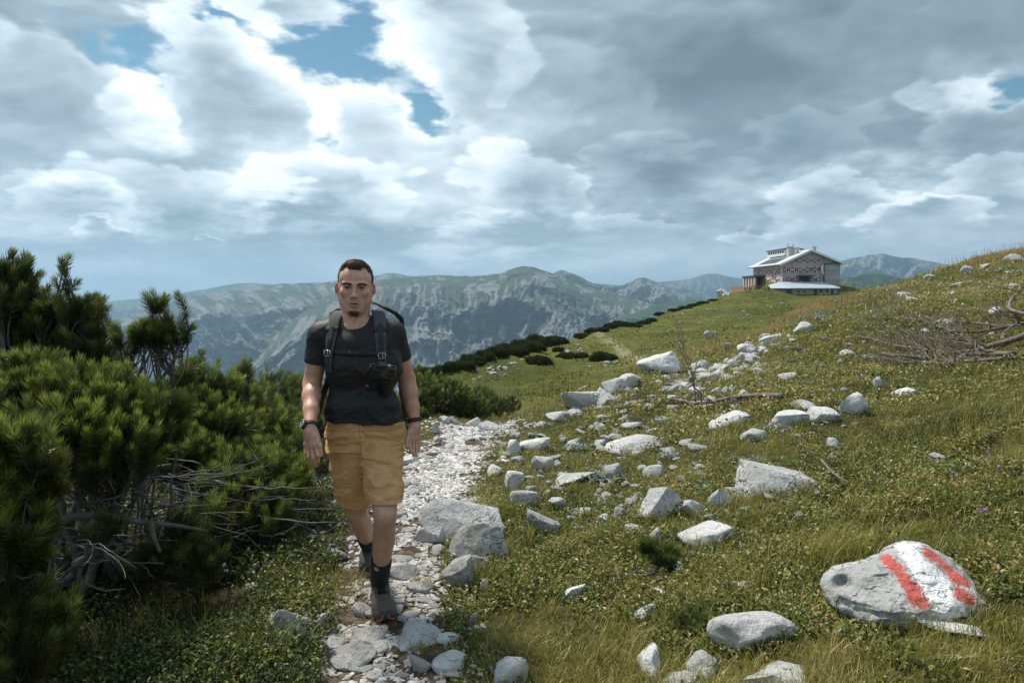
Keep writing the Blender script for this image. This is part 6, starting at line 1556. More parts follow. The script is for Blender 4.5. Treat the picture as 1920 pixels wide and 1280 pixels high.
        if sh:
            for sx in (-1, 1):
                c_ = o + ax * sx * (w + 0.42) + nn * 0.06; s_ = part("shutter", [box_np(c_, (0.36, 0.05, h + 0.06), R_)], mred, fr)
                part("shutter_panel", [box_np(c_ + nn * 0.052, (0.17, 0.02, h * 0.36), np.stack([(ax + up) / math.sqrt(2), nn, (up - ax) / math.sqrt(2)], 1) if False else R_)], mwh, fr)
    for f in (0.226, 0.358, 0.486, 0.615): window('g', f, 12.55, 0.62, 0.5)
    for f in (0.095, 0.235): window('g', f, 9.85, 0.62, 0.62)
    window('g', 0.36, 9.8, 0.55, 0.5, False)
    for f in (0.49, 0.62): window('g', f, 9.95, 0.66, 0.66)
    for f in (0.165, 0.565): window('g', f, 7.0, 0.66, 0.62)
    for z in (10.5, 7.4):
        for f in (0.755, 0.83, 0.875, 0.92, 0.96): window('g', f, z, 0.26, 0.36, False)
    for f, z in ((0.16, 9.6), (0.385, 9.6), (0.50, 9.6), (0.62, 9.6), (0.82, 9.6), (0.28, 8.2), (0.15, 6.6), (0.45, 6.6)): window('l', f, z, 0.8, 0.66)
    for f in (0.25, 0.34): window('l', f, 11.0, 0.45, 0.22, False)
    # entrance with canopy
    dr = part("door", [box_np(W_(0.375 * G_, -0.06, 6.4), (1.45, 0.1, 1.45), M)], mdark); part("door_post", [box_np(W_(0.375 * G_ + s * 1.0, -0.2, 6.0), (0.25, 0.08, 0.6), M) for s in (-1,)], mwh, dr)
    part("canopy", [box_np(W_(0.375 * G_, -1.1, 8.1), (2.3, 1.1, 0.12), M)], mdark)
    # low annexe wall with the row of little windows
    part("down_pipe", [tube_np([W_(0.71 * G_, -0.2, zb), W_(0.71 * G_, -0.2, 11.6)], 0.09, 6), tube_np([W_(0.71 * G_, -0.2, 11.5), W_(0.99 * G_, -0.2, 11.9)], 0.12, 6)], mdark)
    # porch and terrace on the left
    po = part("porch_roof", [box_np(W_(-1.6, 16.2, 8.35), (1.9, 4.8, 0.32), M, 0.1)], mdark)
    for k in range(5): part("porch_column", [box_np(W_(-3.0, 12.2 + k * 2.0, 6.2), (0.30, 0.34, 1.9), M)], mwl)
    part("porch_glazing", [box_np(W_(-2.5, 16.2, 6.3), (0.2, 4.5, 1.7), M)], mgl)
    part("side_door", [box_np(W_(-0.18, 11.0, 6.0), (0.08, 0.55, 1.5), M)], mbr)
    tr = part("terrace", [box_np(W_(-3.6, 13.0, 3.2), (3.2, 9.0, 1.3), M)], mwood)
    rails = [box_np(W_(-6.75, 13.0, z), (0.08, 9.0, 0.09), M) for z in (4.75, 5.3)] + [box_np(W_(-3.6, 4.05, z), (3.2, 0.08, 0.09), M) for z in (4.75, 5.3)] + [box_np(W_(-6.75, 4.2 + k * 1.6, 4.9), (0.1, 0.1, 0.45), M) for k in range(12)]
    part("railing", rails, mwood, tr)
    # flag pole
    fp = P(1545.5, 527, 200); top = P(1545.5, 494, 200)
    fl = empty("flag", tuple(map(float, fp)), "long white flag hanging from a pole before the hut's right half", "flag")
    q = link("pole", Bag().add(tube_np([fp - (0, 0, 1.0), top], 0.09, 6)).mesh("pole", mdark)); setparent(q, fl)
    zz = np.linspace(0, 1, 14)[:, None]; xx = np.linspace(0, 1, 5)[None, :]; a0 = P(1544.8, 496, 199.7)
    v = np.stack([a0[0] - xx * (0.45 + 0.35 * np.sin(zz * 3 + 0.6)) , a0[1] + 0.25 * np.sin(xx * 5 + zz * 4), a0[2] - zz * 2.7 - xx * 0.2], -1).reshape(-1, 3)
    i = np.arange(13)[:, None] * 5; j = np.arange(4)[None, :]; f = np.stack([i + j, i + j + 1, i + 6 + j, i + 5 + j], -1).reshape(-1, 4); me = mesh_np("cloth", v, f, True, mat=mwh); q = link("cloth", me); setparent(q, fl)
    # stone shed in front
    S0 = P(1487, 557, 190.0); S1 = P(1570, 553, 192.0); u = S1 - S0; wS = float(np.hypot(u[0], u[1])); u = np.array((u[0], u[1], 0)) / wS; nb = np.array((-u[1], u[0], 0)); MS = np.stack([u, nb, up], 1); zf = min(S0[2], S1[2]) - 1.6; zt = 1.5 + (560 - 541.5) / 1300 * 190
    rt = empty("stone_shed", tuple(map(float, S0)), "low stone shed with a pale sheet roof in front of the hut", "shed")
    def sp(name, pc, mat, par=None):
        o = link(name, sum_bag(pc).mesh(name, mat, smooth=False)); 
        if par is None: setparent(o, rt)
        else: o.parent = par
        return o
    def Sx(a, b, z): return np.array((S0[0], S0[1], 0)) + u * a + nb * b + up * z
    sp("wall", [prism([Sx(0, 0, zf), Sx(wS, 0, zf), Sx(wS, 0, zt), Sx(0, 0, zt)], nb, 6.5), prism([Sx(0, 0.02, zf), Sx(0, 6.48, zf), Sx(-2.6, 6.48, zf), Sx(-2.6, 3.9, zf)], up, zt - zf - 0.02)], mst)
    rf_ = np.array([Sx(-0.5, -0.7, zt + 0.05), Sx(wS + 0.6, -0.7, zt + 0.12), Sx(wS + 0.2, 7.4, zt + 2.0), Sx(-0.2, 7.4, zt + 1.9), Sx(-3.9, 4.9, zt + 0.10), Sx(-3.2, 7.4, zt + 1.0)])
    v = np.concatenate([rf_, rf_ + (0, 0, 0.16)]); F_ = np.array([[6, 7, 8, 9], [6, 9, 11, 10], [0, 1, 7, 6], [1, 2, 8, 7], [4, 0, 6, 10], [5, 4, 10, 11], [3, 2, 1, 0], [0, 4, 5, 3], [2, 3, 9, 8], [3, 5, 11, 9]])
    sp("roof", [(v, F_)], flat_mat("blue grey sheet roof", (0.36, 0.42, 0.48), 0.5, var=0.12, scale=0.8))
    for a, w_, h_, m_ in ((3.5 * wS / 12, 0, 0, 0),): pass
    for f in (0.115, 0.255): 
        o = sp("window", [box_np(Sx(f * wS, -0.03, zt - 0.75), (0.28, 0.06, 0.32), MS)], mgl)
    sp("door", [box_np(Sx(0.50 * wS, -0.03, zt - 1.2), (0.5, 0.06, 1.1), MS)], mdark); sp("window", [box_np(Sx(0.62 * wS, -0.03, zt - 0.6), (0.42, 0.06, 0.42), MS)], mdark); sp("window", [box_np(Sx(0.76 * wS, -0.03, zt - 0.6), (0.42, 0.06, 0.42), MS)], mdark)
    sp("door", [box_np(Sx(0.87 * wS, -0.03, zt - 1.1), (0.52, 0.06, 1.0), MS)], mgrn)
    dv = (Sx(-2.6, 3.9, 0) - Sx(0, 0, 0)); dn = dv / np.linalg.norm(dv); R2 = np.stack([dn, np.array((dn[1], -dn[0], 0)), up], 1)
    sp("side_door", [box_np(Sx(0, 0, zt - 1.1) + dn * 1.2 + np.array((-abs(dn[1]), -0.1, 0)) * 0.05, (0.75, 0.1, 1.0), R2)], mgrn)
    # far small hut right of the knoll, seen behind its shoulder
    q0 = P(1613, 546, 205)
    sm = empty("small_shed", tuple(map(float, q0)), "tiny flat-roofed stone shed right of the hut's grassy knoll", "shed"); Ms = np.eye(3)
    b1 = link("wall", sum_bag([box_np(q0 + (0, 1.0, -0.2), (1.3, 1.2, 0.9), Ms)]).mesh("wall", mst, smooth=False)); setparent(b1, sm)
    b2 = link("roof", sum_bag([box_np(q0 + (0, 1.0, 0.78), (1.6, 1.5, 0.09), Ms)]).mesh("roof", mroof, smooth=False)); setparent(b2, sm)
    # picnic tables on the terrace's left
    for k, (px_, py_) in enumerate(((1388, 540), (1402, 543), (1437, 542))):
        q = ground_at(px_, py_ + 2, 120)
        if q is None: continue
        q = q[0]; t_ = empty("picnic_table", tuple(map(float, q)), ("dark wooden picnic table at the left end of the hut's ridge", "dark wooden picnic table below the corner of the wooden terrace", "long dark bench table on the grass between terrace and stone shed")[k], "table")
        a = link("table_top", sum_bag([box_np(q + (0, 0, 0.75), (0.9, 0.4, 0.05))]).mesh("table_top", mdark, smooth=False)); setparent(a, t_)
        for s in (-1, 1):
            a = link("bench", sum_bag([box_np(q + (0, s * 0.7, 0.45), (0.9, 0.15, 0.05))]).mesh("bench", mdark, smooth=False)); setparent(a, t_)
            a = link("leg", sum_bag([box_np(q + (s * 0.65, 0, 0.36), (0.05, 0.7, 0.05)), box_np(q + (s * 0.65, 0, 0.3), (0.06, 0.09, 0.42))]).mesh("leg", mdark, smooth=False)); setparent(a, t_)
def sum_bag(pc):
    b = Bag()
    for p_ in pc: b.add(p_)
    return b
build_hut()
# ------------------------------------------------------------------ plants
rp = np.random.default_rng(11)
def unit(v): return v / (np.linalg.norm(v, axis=-1, keepdims=True) + 1e-9)
def needle_mat(name, dark, light, old=(0.10, 0.06, 0.02)):
    m, t, bs = material(name)
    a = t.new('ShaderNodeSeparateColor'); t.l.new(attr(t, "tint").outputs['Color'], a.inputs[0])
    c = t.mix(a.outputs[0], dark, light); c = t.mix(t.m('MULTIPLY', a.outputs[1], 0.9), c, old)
    t.l.new(c, bs.inputs['Base Color']); bs.inputs['Roughness'].default_value = 0.42; bs.inputs['Specular IOR Level'].default_value = 0.4
    tr = t.new('ShaderNodeBsdfTranslucent'); t.l.new(c, tr.inputs[0]); mx = t.new('ShaderNodeMixShader'); mx.inputs[0].default_value = 0.32
    t.l.new(bs.outputs[0], mx.inputs[1]); t.l.new(tr.outputs[0], mx.inputs[2]); t.l.new(mx.outputs[0], t.n['Material Output'].inputs[0])
    return m
MNEED = needle_mat("pine needles", (0.034, 0.056, 0.017), (0.26, 0.31, 0.065))
MBARK = flat_mat("pine bark", (0.115, 0.10, 0.088), 0.95, var=0.45, scale=30, bmp=0.8, bscale=90, bdist=0.006)
MDEAD = flat_mat("bleached dead wood", (0.125, 0.115, 0.11), 0.9, var=0.4, scale=40, bmp=0.7, bscale=120, bdist=0.004)
MDEAD2 = flat_mat("grey brown dead wood", (0.16, 0.13, 0.115), 0.9, var=0.4, scale=40, bmp=0.7, bscale=120, bdist=0.004)
MCONE = flat_mat("pine cone", (0.09, 0.045, 0.03), 0.8, var=0.4, scale=60)

def shoots_mesh(base, dr, L, K, nl, nw, bright, dead=None):
    """needle brushes on M shoots: K needles each, as one triangle pair per needle"""
    M = len(base); L = np.broadcast_to(L, (M,))
    bendv = unit(rp.normal(size=(M, 3)) + (0, 0, 0.8)) * 0.10
    t = (np.arange(K) + rp.uniform(size=(M, K))) / K; t = 0.04 + 0.96 * t
    ax = unit(dr)
    pos = base[:, None] + ax[:, None] * (t * L[:, None])[..., None] + bendv[:, None] * ((t ** 2) * L[:, None])[..., None]
    a1 = unit(np.cross(ax, rp.normal(size=(M, 3)))); a2 = np.cross(ax, a1)
    ph = np.arange(K)[None] * 2.39996 + rp.uniform(0, 6.28, (M, 1))
    rad = np.cos(ph)[..., None] * a1[:, None] + np.sin(ph)[..., None] * a2[:, None]
    ang = np.radians(54 - 30 * t ** 1.5 + rp.normal(size=t.shape) * 7)
    nd = ax[:, None] * np.cos(ang)[..., None] + rad * np.sin(ang)[..., None]
    ln = nl * (0.75 + 0.35 * np.sin(t * 3.0)) * rp.uniform(0.85, 1.15, t.shape)
    tip = pos + nd * ln[..., None] + ax[:, None] * (ln * 0.18)[..., None]
    mid = pos + nd * (ln * 0.55)[..., None]
    sd = unit(np.cross(nd, rp.normal(size=nd.shape))) * (nw / 2)
    v = np.stack([pos - sd * .6, pos + sd * .6, mid + sd, mid - sd, tip], 2).reshape(-1, 3)
    n = M * K; b = np.arange(n)[:, None] * 5
    q = b + np.array([0, 1, 2, 3]); tr = b + np.array([3, 2, 4])
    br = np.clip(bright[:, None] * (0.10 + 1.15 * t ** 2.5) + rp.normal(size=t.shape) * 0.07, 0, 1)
    dd = np.zeros((M, K)) if dead is None else np.broadcast_to(dead[:, None], (M, K)).copy()
    dd = np.maximum(dd, (rp.uniform(size=t.shape) < 0.03) * (t < 0.4) * 1.0)
    tint = np.stack([br, dd, br * 0], -1).reshape(-1, 3); tint = np.repeat(tint, 5, 0)
    return v, q, tr, tint
def bez(a, b, c, n=8):
    t = np.linspace(0, 1, n)[:, None]; return (1 - t) ** 2 * a + 2 * t * (1 - t) * b + t * t * c

def pine(label, lumps, root, n, L=(0.10, 0.16), nl=0.050, nw=0.0032, K=120, bright=1.0, group="mountain pines beside the path", tangle=None, cones=0, trunkr=0.028, mains=14, shootbias=0.75, fill=0.35, front=0.0, deadp=0.012, extra_branches=(), name="mountain_pine", updown=0.0):
    """lumps: (px, py, depth, rx px, ry px, thickness in m)"""
    C_, Rr = [], []
    for (px, py, d, rx, ry, th) in lumps: C_.append(P(px, py, d)); Rr.append((rx * d / 1300, th, ry * d / 1300))
    C_ = np.array(C_); Rr = np.array(Rr); wgt = (Rr[:, 0] * Rr[:, 2] + Rr[:, 0] * Rr[:, 1]); wgt /= wgt.sum()
    base, dr, br = [], [], []
    while len(base) < n:
        k = rp.choice(len(C_), p=wgt); u = unit(rp.normal(size=3))
        if u[1] > 0.35 and rp.uniform() < 0.6: continue
        if u[2] < -0.5 and rp.uniform() < 0.6: continue
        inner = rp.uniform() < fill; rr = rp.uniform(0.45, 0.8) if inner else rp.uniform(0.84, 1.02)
        p = C_[k] + u * Rr[k] * rr
        ins = (((p - C_) / Rr) ** 2).sum(1); ins[k] = 9
        if (ins < 0.6).any() and not inner: continue
        if p[2] < float(hfun(p[0], p[1])[0]) + 0.03: continue
        d_ = unit(u * (1, 0.8, 0.6) * 0.75 + np.array((0, -0.12, shootbias * 1.25)) + rp.normal(size=3) * 0.28)
        base.append(p); dr.append(d_); br.append(bright * (0.35 if inner else 1.0) * rp.uniform(0.35, 1.0) * (0.6 + 0.4 * max(0, u[2] + 0.4)))  # inner and downward shoots darker: crown shade put into needle colour
    base, dr, br = np.array(base), np.array(dr), np.array(br)
    Ls = rp.uniform(L[0], L[1], n); base = base - dr * Ls[:, None] * 0.6
    dead = (rp.uniform(size=n) < deadp) * 0.9
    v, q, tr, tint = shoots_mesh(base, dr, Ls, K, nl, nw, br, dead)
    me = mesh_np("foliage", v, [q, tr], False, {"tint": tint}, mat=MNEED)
    rz = ground_at(*root[:2])[0] if len(root) == 2 else np.array(root, float)
    e = empty(name, tuple(map(float, rz)), label, "pine", group)
    fo = link("foliage", me); setparent(fo, e)
    # wood: limbs to the lumps, twigs to the shoots
    b = Bag(); nodes = []
    for m in range(mains):
        k = m % len(C_); tgt = C_[k] + rp.normal(size=3) * Rr[k] * 0.22
        low = rz + np.array((rp.normal() * 0.12, rp.normal() * 0.1, 0.02)); midp = low * 0.45 + tgt * 0.55 + rp.normal(size=3) * 0.10 + (0, 0, -0.12 * rp.uniform())
        c = bez(low, midp, tgt, 12); c[1:-1] += rp.normal(size=(10, 3)) * 0.012; b.add(tube_np(c, np.linspace(trunkr * rp.uniform(0.6, 1), trunkr * 0.10, 12), 7)); nodes.append(c[4:])
    nodes = np.concatenate(nodes)
    for i in range(n):
        d2 = ((nodes - base[i] + dr[i] * 0.2) ** 2).sum(1); j = int(np.argmin(d2)); q_ = nodes[j]; dist = math.sqrt(d2[j])
        if dist > 0.55: q_ = base[i] + (q_ - base[i]) * 0.5 / dist
        c = bez(q_, base[i] - dr[i] * 0.10, base[i] + dr[i] * Ls[i] * 0.85, 6); b.add(tube_np(c, np.linspace(min(0.0065, trunkr * 0.5), min(0.0028, trunkr * 0.3), 6), 4, cap=False))
    for pts, r0, r1 in extra_branches: b.add(tube_np(pts, np.linspace(r0, r1, len(pts)), 7))
    tk = link("trunk", b.mesh("trunk", MBARK)); setparent(tk, e)
    if tangle is not None:
        b = Bag()
        for (x0, y0, x1, y1, d0_, d1_, cnt, rr) in tangle:
            for _ in range(cnt):
                sx, sy = rp.uniform(x0, x1), rp.uniform(y0, y1); dd = rp.uniform(d0_, d1_); a = P(sx, sy, dd); ln = rp.uniform(60, 200); an = rp.normal() * 0.35 + (math.pi if rp.uniform() < 0.3 else 0)
                c_ = P(sx + ln * math.cos(an), sy - ln * math.sin(an) * 0.7 + rp.uniform(-10, 30), dd + rp.normal() * 0.15); m_ = (a + c_) / 2 + rp.normal(size=3) * 0.05 + (0, 0, -0.04)
                cc = bez(a, m_, c_, 9); cc += rp.normal(size=cc.shape) * 0.004; cc[:, 2] = np.maximum(cc[:, 2], hfun(cc[:, 0], cc[:, 1]) + 0.01); r0_ = rr * np.exp(rp.normal() * 0.45); b.add(tube_np(cc, np.linspace(r0_, r0_ * 0.35, 9), 6))
                if rp.uniform() < 0.6:
                    k = rp.integers(3, 7); d_ = unit(cc[k + 1] - cc[k] + rp.normal(size=3) * 0.03); c2 = bez(cc[k], cc[k] + d_ * 0.08, cc[k] + d_ * 0.16 + rp.normal(size=3) * 0.03, 6); b.add(tube_np(c2, np.linspace(r0_ * 0.5, 0.0012, 6), 5))
        o = link("bare_branches", b.mesh("bare_branches", MDEAD)); setparent(o, e)
    for _ in range(cones):
        i = rp.integers(n); c0 = base[i]; f_ = Bag(); ax = unit(dr[i] + rp.normal(size=3) * 0.5); a1 = unit(np.cross(ax, (0.3, 0.2, 1))); a2 = np.cross(ax, a1)
        for s in range(34):
            t_ = s / 34; ph = s * 2.4; r_c = 0.016 * math.sin(math.pi * (0.15 + 0.8 * t_)); o_ = c0 + ax * (t_ * 0.045) + (a1 * math.cos(ph) + a2 * math.sin(ph)) * r_c; f_.add(tube_np([c0 + ax * (t_ * 0.045), o_], [0.005, 0.0075], 5))
        o = link("cone", f_.mesh("cone", MCONE)); setparent(o, e)
    return e

pine("tall dark mountain pine rising at the left edge against the sky",
     [(14, 520, 3.9, 40, 34, 0.14), (20, 570, 3.9, 60, 42, 0.2), (125, 530, 3.9, 20, 34, 0.08), (140, 585, 3.95, 42, 44, 0.14), (75, 620, 4.0, 72, 46, 0.22), (165, 650, 4.0, 42, 44, 0.2), (185, 600, 4.1, 20, 30, 0.1), (100, 690, 4.0, 85, 34, 0.2), (25, 660, 4.0, 55, 60, 0.2), (205, 690, 4.0, 26, 30, 0.12)],
     (60, 1010), 400, K=95, nw=0.0040, bright=0.95, cones=3, fill=0.5, mains=16, trunkr=0.035, extra_branches=[(np.array([P(4, 900, 3.7), P(8, 800, 3.7), P(3, 740, 3.72), P(12, 690, 3.75), P(2, 620, 3.8)]), 0.020, 0.010)])
pine("single pine leader with open upright shoots standing above the bushes left of the man",
     [(292, 575, 3.6, 13, 10, 0.05), (342, 578, 3.6, 12, 20, 0.05), (325, 602, 3.6, 16, 12, 0.05), (288, 632, 3.6, 30, 18, 0.09), (338, 628, 3.6, 18, 24, 0.08), (316, 640, 3.6, 20, 14, 0.08), (232, 640, 3.6, 13, 22, 0.06), (248, 668, 3.6, 18, 20, 0.07)],
     (270, 1060), 62, L=(0.07, 0.11), K=100, bright=0.85, fill=0.1, mains=0 + 8, trunkr=0.010, cones=2,
     extra_branches=[(bez(P(262, 930, 3.4), P(275, 800, 3.5), P(296, 745, 3.58), 10), 0.022, 0.015), (bez(P(296, 745, 3.58), P(300, 700, 3.6), P(294, 655, 3.6), 8), 0.014, 0.007), (bez(P(300, 712, 3.6), P(322, 690, 3.6), P(338, 640, 3.6), 8), 0.010, 0.005), (bez(P(290, 790, 3.55), P(262, 740, 3.6), P(246, 690, 3.6), 8), 0.010, 0.005)])
pine("broad mountain pine with bright green shoots and dark cones, left of the single leader",
     [(60, 750, 3.2, 75, 40, 0.2), (150, 745, 3.25, 80, 50, 0.2), (235, 760, 3.3, 50, 55, 0.2), (110, 820, 3.0, 100, 60, 0.22), (210, 850, 3.1, 70, 60, 0.2), (285, 800, 3.4, 55, 55, 0.2), (60, 700, 3.3, 50, 28, 0.15)],
     (150, 1090), 470, L=(0.11, 0.18), nl=0.047, nw=0.0040, K=120, bright=1.35, fill=0.38, cones=5, mains=18, tangle=[(60, 880, 330, 1010, 3.05, 3.7, 70, 0.0042), (0, 980, 160, 1120, 2.7, 3.3, 20, 0.0045)],
     extra_branches=[(np.array([P(95, 1000, 3.05), P(130, 968, 3.05), P(190, 965, 3.1), P(260, 978, 3.1), P(330, 985, 3.15), P(390, 995, 3.2)]), 0.024, 0.006), (np.array([P(100, 930, 3.0), P(118, 880, 3.05), P(104, 850, 3.1), P(110, 790, 3.1)]), 0.018, 0.012), (np.array([P(283, 975, 3.1), P(288, 1005, 3.08), P(300, 1035, 3.05)]), 0.013, 0.008)])
pine("large foreground pine shoots at the left edge, closest to the camera",
     [(38, 850, 2.35, 50, 46, 0.12), (10, 920, 2.35, 60, 60, 0.14), (75, 900, 2.4, 36, 44, 0.1), (20, 1010, 2.3, 50, 50, 0.14), (80, 1030, 2.4, 24, 40, 0.08), (-40, 960, 2.3, 60, 160, 0.2)],
     (-60, 1200), 150, L=(0.10, 0.17), K=150, bright=1.15, nl=0.052, fill=0.25, cones=2, mains=8, trunkr=0.02, deadp=0.04)
pine("dark low pine at the bottom left corner",
     [(10, 1140, 2.35, 70, 60, 0.14), (75, 1170, 2.4, 45, 46, 0.12), (20, 1230, 2.3, 80, 50, 0.15), (200, 995, 2.9, 24, 20, 0.08)],
     (20, 1260), 120, K=120, bright=0.55, fill=0.3, mains=6, trunkr=0.015)
pine("small drooping pine branch low in the shade right of the bare branches",
     [(330, 1040, 3.25, 55, 34, 0.12), (375, 1060, 3.2, 40, 30, 0.1), (345, 1000, 3.3, 26, 26, 0.08), (290, 1060, 3.2, 30, 24, 0.08)],
     (330, 1090), 95, K=100, bright=0.6, fill=0.3, mains=5, trunkr=0.012)
pine("mountain pine of medium height with upright leaders, below the far mountain",
     [(385, 740, 4.9, 50, 46, 0.3), (460, 715, 5.4, 22, 30, 0.14), (455, 760, 5.2, 60, 42, 0.3), (400, 810, 4.6, 90, 54, 0.35), (330, 760, 4.6, 40, 50, 0.2), (352, 700, 4.6, 14, 18, 0.1), (375, 690, 5.0, 12, 22, 0.08), (500, 820, 5.0, 70, 54, 0.3), (330, 860, 4.2, 60, 40, 0.2)],
     (400, 950), 600, L=(0.11, 0.18), K=72, nw=0.0048, bright=1.3, fill=0.4, mains=18, tangle=[(300, 860, 420, 920, 3.7, 4.4, 36, 0.004)])
pine("spreading mountain pine at the trail side with long needles, in front of the man's hand",
     [(455, 880, 4.3, 60, 44, 0.25), (520, 900, 4.2, 60, 46, 0.22), (480, 950, 4.0, 70, 44, 0.22), (545, 860, 4.6, 40, 44, 0.2), (425, 935, 4.0, 50, 44, 0.2), (510, 985, 3.9, 36, 26, 0.14), (400, 985, 3.7, 50, 30, 0.15)],
     (470, 1010), 330, L=(0.12, 0.19), K=84, nl=0.052, nw=0.0044, bright=1.2, fill=0.35, mains=14, tangle=[(380, 930, 500, 1010, 3.6, 4.2, 20, 0.004)])
pine("dense pine thicket behind the man's right arm",
     [(520, 740, 7.2, 50, 36, 0.4), (580, 765, 7.4, 60, 50, 0.4), (545, 800, 6.6, 60, 50, 0.4), (610, 810, 6.8, 60, 60, 0.4), (600, 870, 6.0, 70, 50, 0.35), (550, 715, 7.6, 14, 16, 0.1), (505, 712, 7.3, 12, 14, 0.1), (660, 880, 7.0, 60, 60, 0.4)],
     (590, 905), 560, L=(0.12, 0.19), K=60, nw=0.005, bright=1.1, fill=0.4, mains=16)
pine("pine thicket seen between the man and the edge of the path",
     [(790, 740, 10.2, 40, 36, 0.4), (840, 745, 10.6, 46, 34, 0.45), (815, 722, 10.8, 34, 18, 0.3), (785, 708, 11.0, 22, 16, 0.25), (880, 762, 11.0, 36, 28, 0.4), (770, 775, 9.8, 34, 36, 0.4), (830, 775, 10.6, 40, 24, 0.35)],
     tuple(map(float, P(830, 800, 11.0))), 620, L=(0.11, 0.18), K=48, nw=0.006, bright=1.2, fill=0.4, mains=12)
pine("dark pine bush at the drop beyond the top of the path",
     [(930, 768, 11.6, 36, 26, 0.45), (965, 762, 11.8, 10, 18, 0.15), (905, 745, 11.9, 24, 16, 0.3), (900, 780, 11.4, 34, 18, 0.3)],
     tuple(map(float, P(925, 800, 11.9))), 300, L=(0.11, 0.18), K=36, nw=0.0065, bright=0.6, fill=0.4, mains=9)
# a yard-high seedling is only a hand high here
pine("tiny pine seedling growing between stones in the middle of the meadow",
     [(1236, 1042, 2.95, 22, 20, 0.04), (1222, 1030, 2.95, 14, 16, 0.04), (1252, 1050, 2.95, 14, 14, 0.04)], (1236, 1058), 17, L=(0.05, 0.08), K=90, nl=0.042, bright=0.7, fill=0.1, mains=1, trunkr=0.005, group=None, name="pine_seedling")

# ---- rounded dwarf pines far across the meadow: one mesh, many individuals
def far_shrubs():
    protos = []
    for k in range(5):
        n = 2600; u = unit(rp.normal(size=(n, 3))); u[:, 2] = np.abs(u[:, 2]) ** 0.8; u = unit(u)
        o = rp.uniform(0, 30, 3); rr = 1 + 0.95 * (fbm(u[:, 0] * 1.8 + o[0], u[:, 1] * 1.8 + o[1], u[:, 2] * 1.8 + o[2], 4, 80 + k) - 0.5) + rp.normal(size=n) * 0.05
        p = u * rr[:, None] * np.array((1, 0.8, 0.78)); d_ = unit(u * 0.5 + (0, 0, 0.8) + rp.normal(size=(n, 3)) * 0.3); ln = rp.uniform(0.08, 0.20, n)
        V, Q, T_ = [], [], []
        s1 = unit(np.cross(d_, rp.normal(size=(n, 3)))) * 0.035; s2 = np.cross(d_, s1)
        b0 = p - d_ * 0.05; tip = p + d_ * ln[:, None]
        v = np.stack([b0 - s1, b0 + s1, p + s1 * .8, p - s1 * .8, tip, b0 - s2, b0 + s2, p + s2 * .8, p - s2 * .8], 1).reshape(-1, 3); bi = np.arange(n)[:, None] * 9
        q = np.concatenate([bi + np.array([0, 1, 2, 3]), bi + np.array([5, 6, 7, 8])]); tr = np.concatenate([bi + np.array([3, 2, 4]), bi + np.array([8, 7, 4])])
        br = np.clip(0.12 + 0.5 * (fbm(p[:, 0] * 3, p[:, 1] * 3, p[:, 2] * 3, 3, 90) - 0.3) + rp.normal(size=n) * 0.06, 0, 1); tint = np.repeat(np.stack([br, br * 0, br * 0], -1), 9, 0)
        sv, sf_ = ICO[2]; core = sv * np.array((0.74, 0.6, 0.55)); core[:, 2] = np.maximum(core[:, 2], -0.1)
        nv = len(v); v = np.concatenate([v, core]); tint = np.concatenate([tint, np.tile((0.02, 0, 0), (len(core), 1))]); tr = np.concatenate([tr, sf_ + nv])
        protos.append(mesh_np("dwarf_pine", v, [q, tr], False, {"tint": tint}, mat=MNEEDF))
    spots = [(1012, 682, 46, 20), (1068, 672, 44, 14), (1092, 670, 22, 12), (1131, 677, 46, 22), (888, 686, 34, 14), (935, 668, 36, 14), (1046, 658, 20, 10), (1058, 664, 12, 6),
             (800, 706, 44, 20), (822, 702, 36, 22), (845, 696, 34, 24), (868, 692, 40, 20), (884, 682, 44, 24), (905, 676, 40, 24), (925, 668, 44, 24), (948, 664, 46, 26), (968, 666, 40, 20), (985, 652, 50, 28), (1005, 648, 46, 26), (1030, 645, 50, 26), (1048, 648, 40, 22), (1020, 634, 44, 22), (1045, 628, 40, 20), (1000, 658, 40, 22), (975, 650, 40, 20),
             (1062, 622, 30, 12), (1078, 622, 30, 12), (1094, 621, 30, 12), (1112, 619, 30, 12), (1128, 617, 26, 12), (1146, 616, 26, 14), (1160, 612, 26, 14), (1175, 607, 26, 12), (1190, 602, 26, 11), (1206, 596, 26, 10), (1222, 591, 22, 9), (1238, 586, 20, 8), (1268, 578, 24, 7), (1285, 574, 24, 7), (1302, 569, 24, 7), (1320, 564, 22, 6), (1338, 559, 18, 5)]
    for i, (px, py, w, h) in enumerate(spots):
        g = ground_at(px, py, 30)
        if g is None:
            g = ground_at(px, py + 5, 30) or ground_at(px, py + 12, 30)
            if g is None: continue
        p, d = g; sc = d / 1300; o = bpy.data.objects.new("dwarf_pine", protos[i % 5]); COL.objects.link(o)
        o.location = (p[0], p[1] + w * sc * 0.2, p[2] - 0.05 * h * sc); o.scale = (w * sc * 0.52, w * sc * 0.55, h * sc * 0.92); o.rotation_euler = (0, 0, rp.normal() * 0.25)
        lab = {0: "round dark dwarf pine alone on the meadow, leftmost of three", 1: "long low dark dwarf pine in the middle of the meadow's three", 2: "small dark dwarf pine joined to the right end of the long low one", 3: "round dark dwarf pine alone on the meadow, rightmost of three", 4: "small dwarf pine apart from the hedge, near the white slabs",
               5: "dwarf pine just below the hedge, above the white slabs", 6: "little dwarf pine right of the hedge beside pale stones", 7: "smallest dwarf pine, by the pale stones right of the hedge"}.get(i)
        tag(o, lab or ("dark dwarf pine in the dense hedge along the left rim of the meadow" if i < 25 else "low dark dwarf pine in the thin line along the ridge to the hut"), "shrub", "dwarf pines across the meadow" if i < 8 else ("dwarf pine hedge on the meadow's rim" if i < 25 else "dwarf pines along the far ridge"))
MNEEDF = needle_mat("distant pine needles", (0.024, 0.038, 0.016), (0.20, 0.24, 0.08))
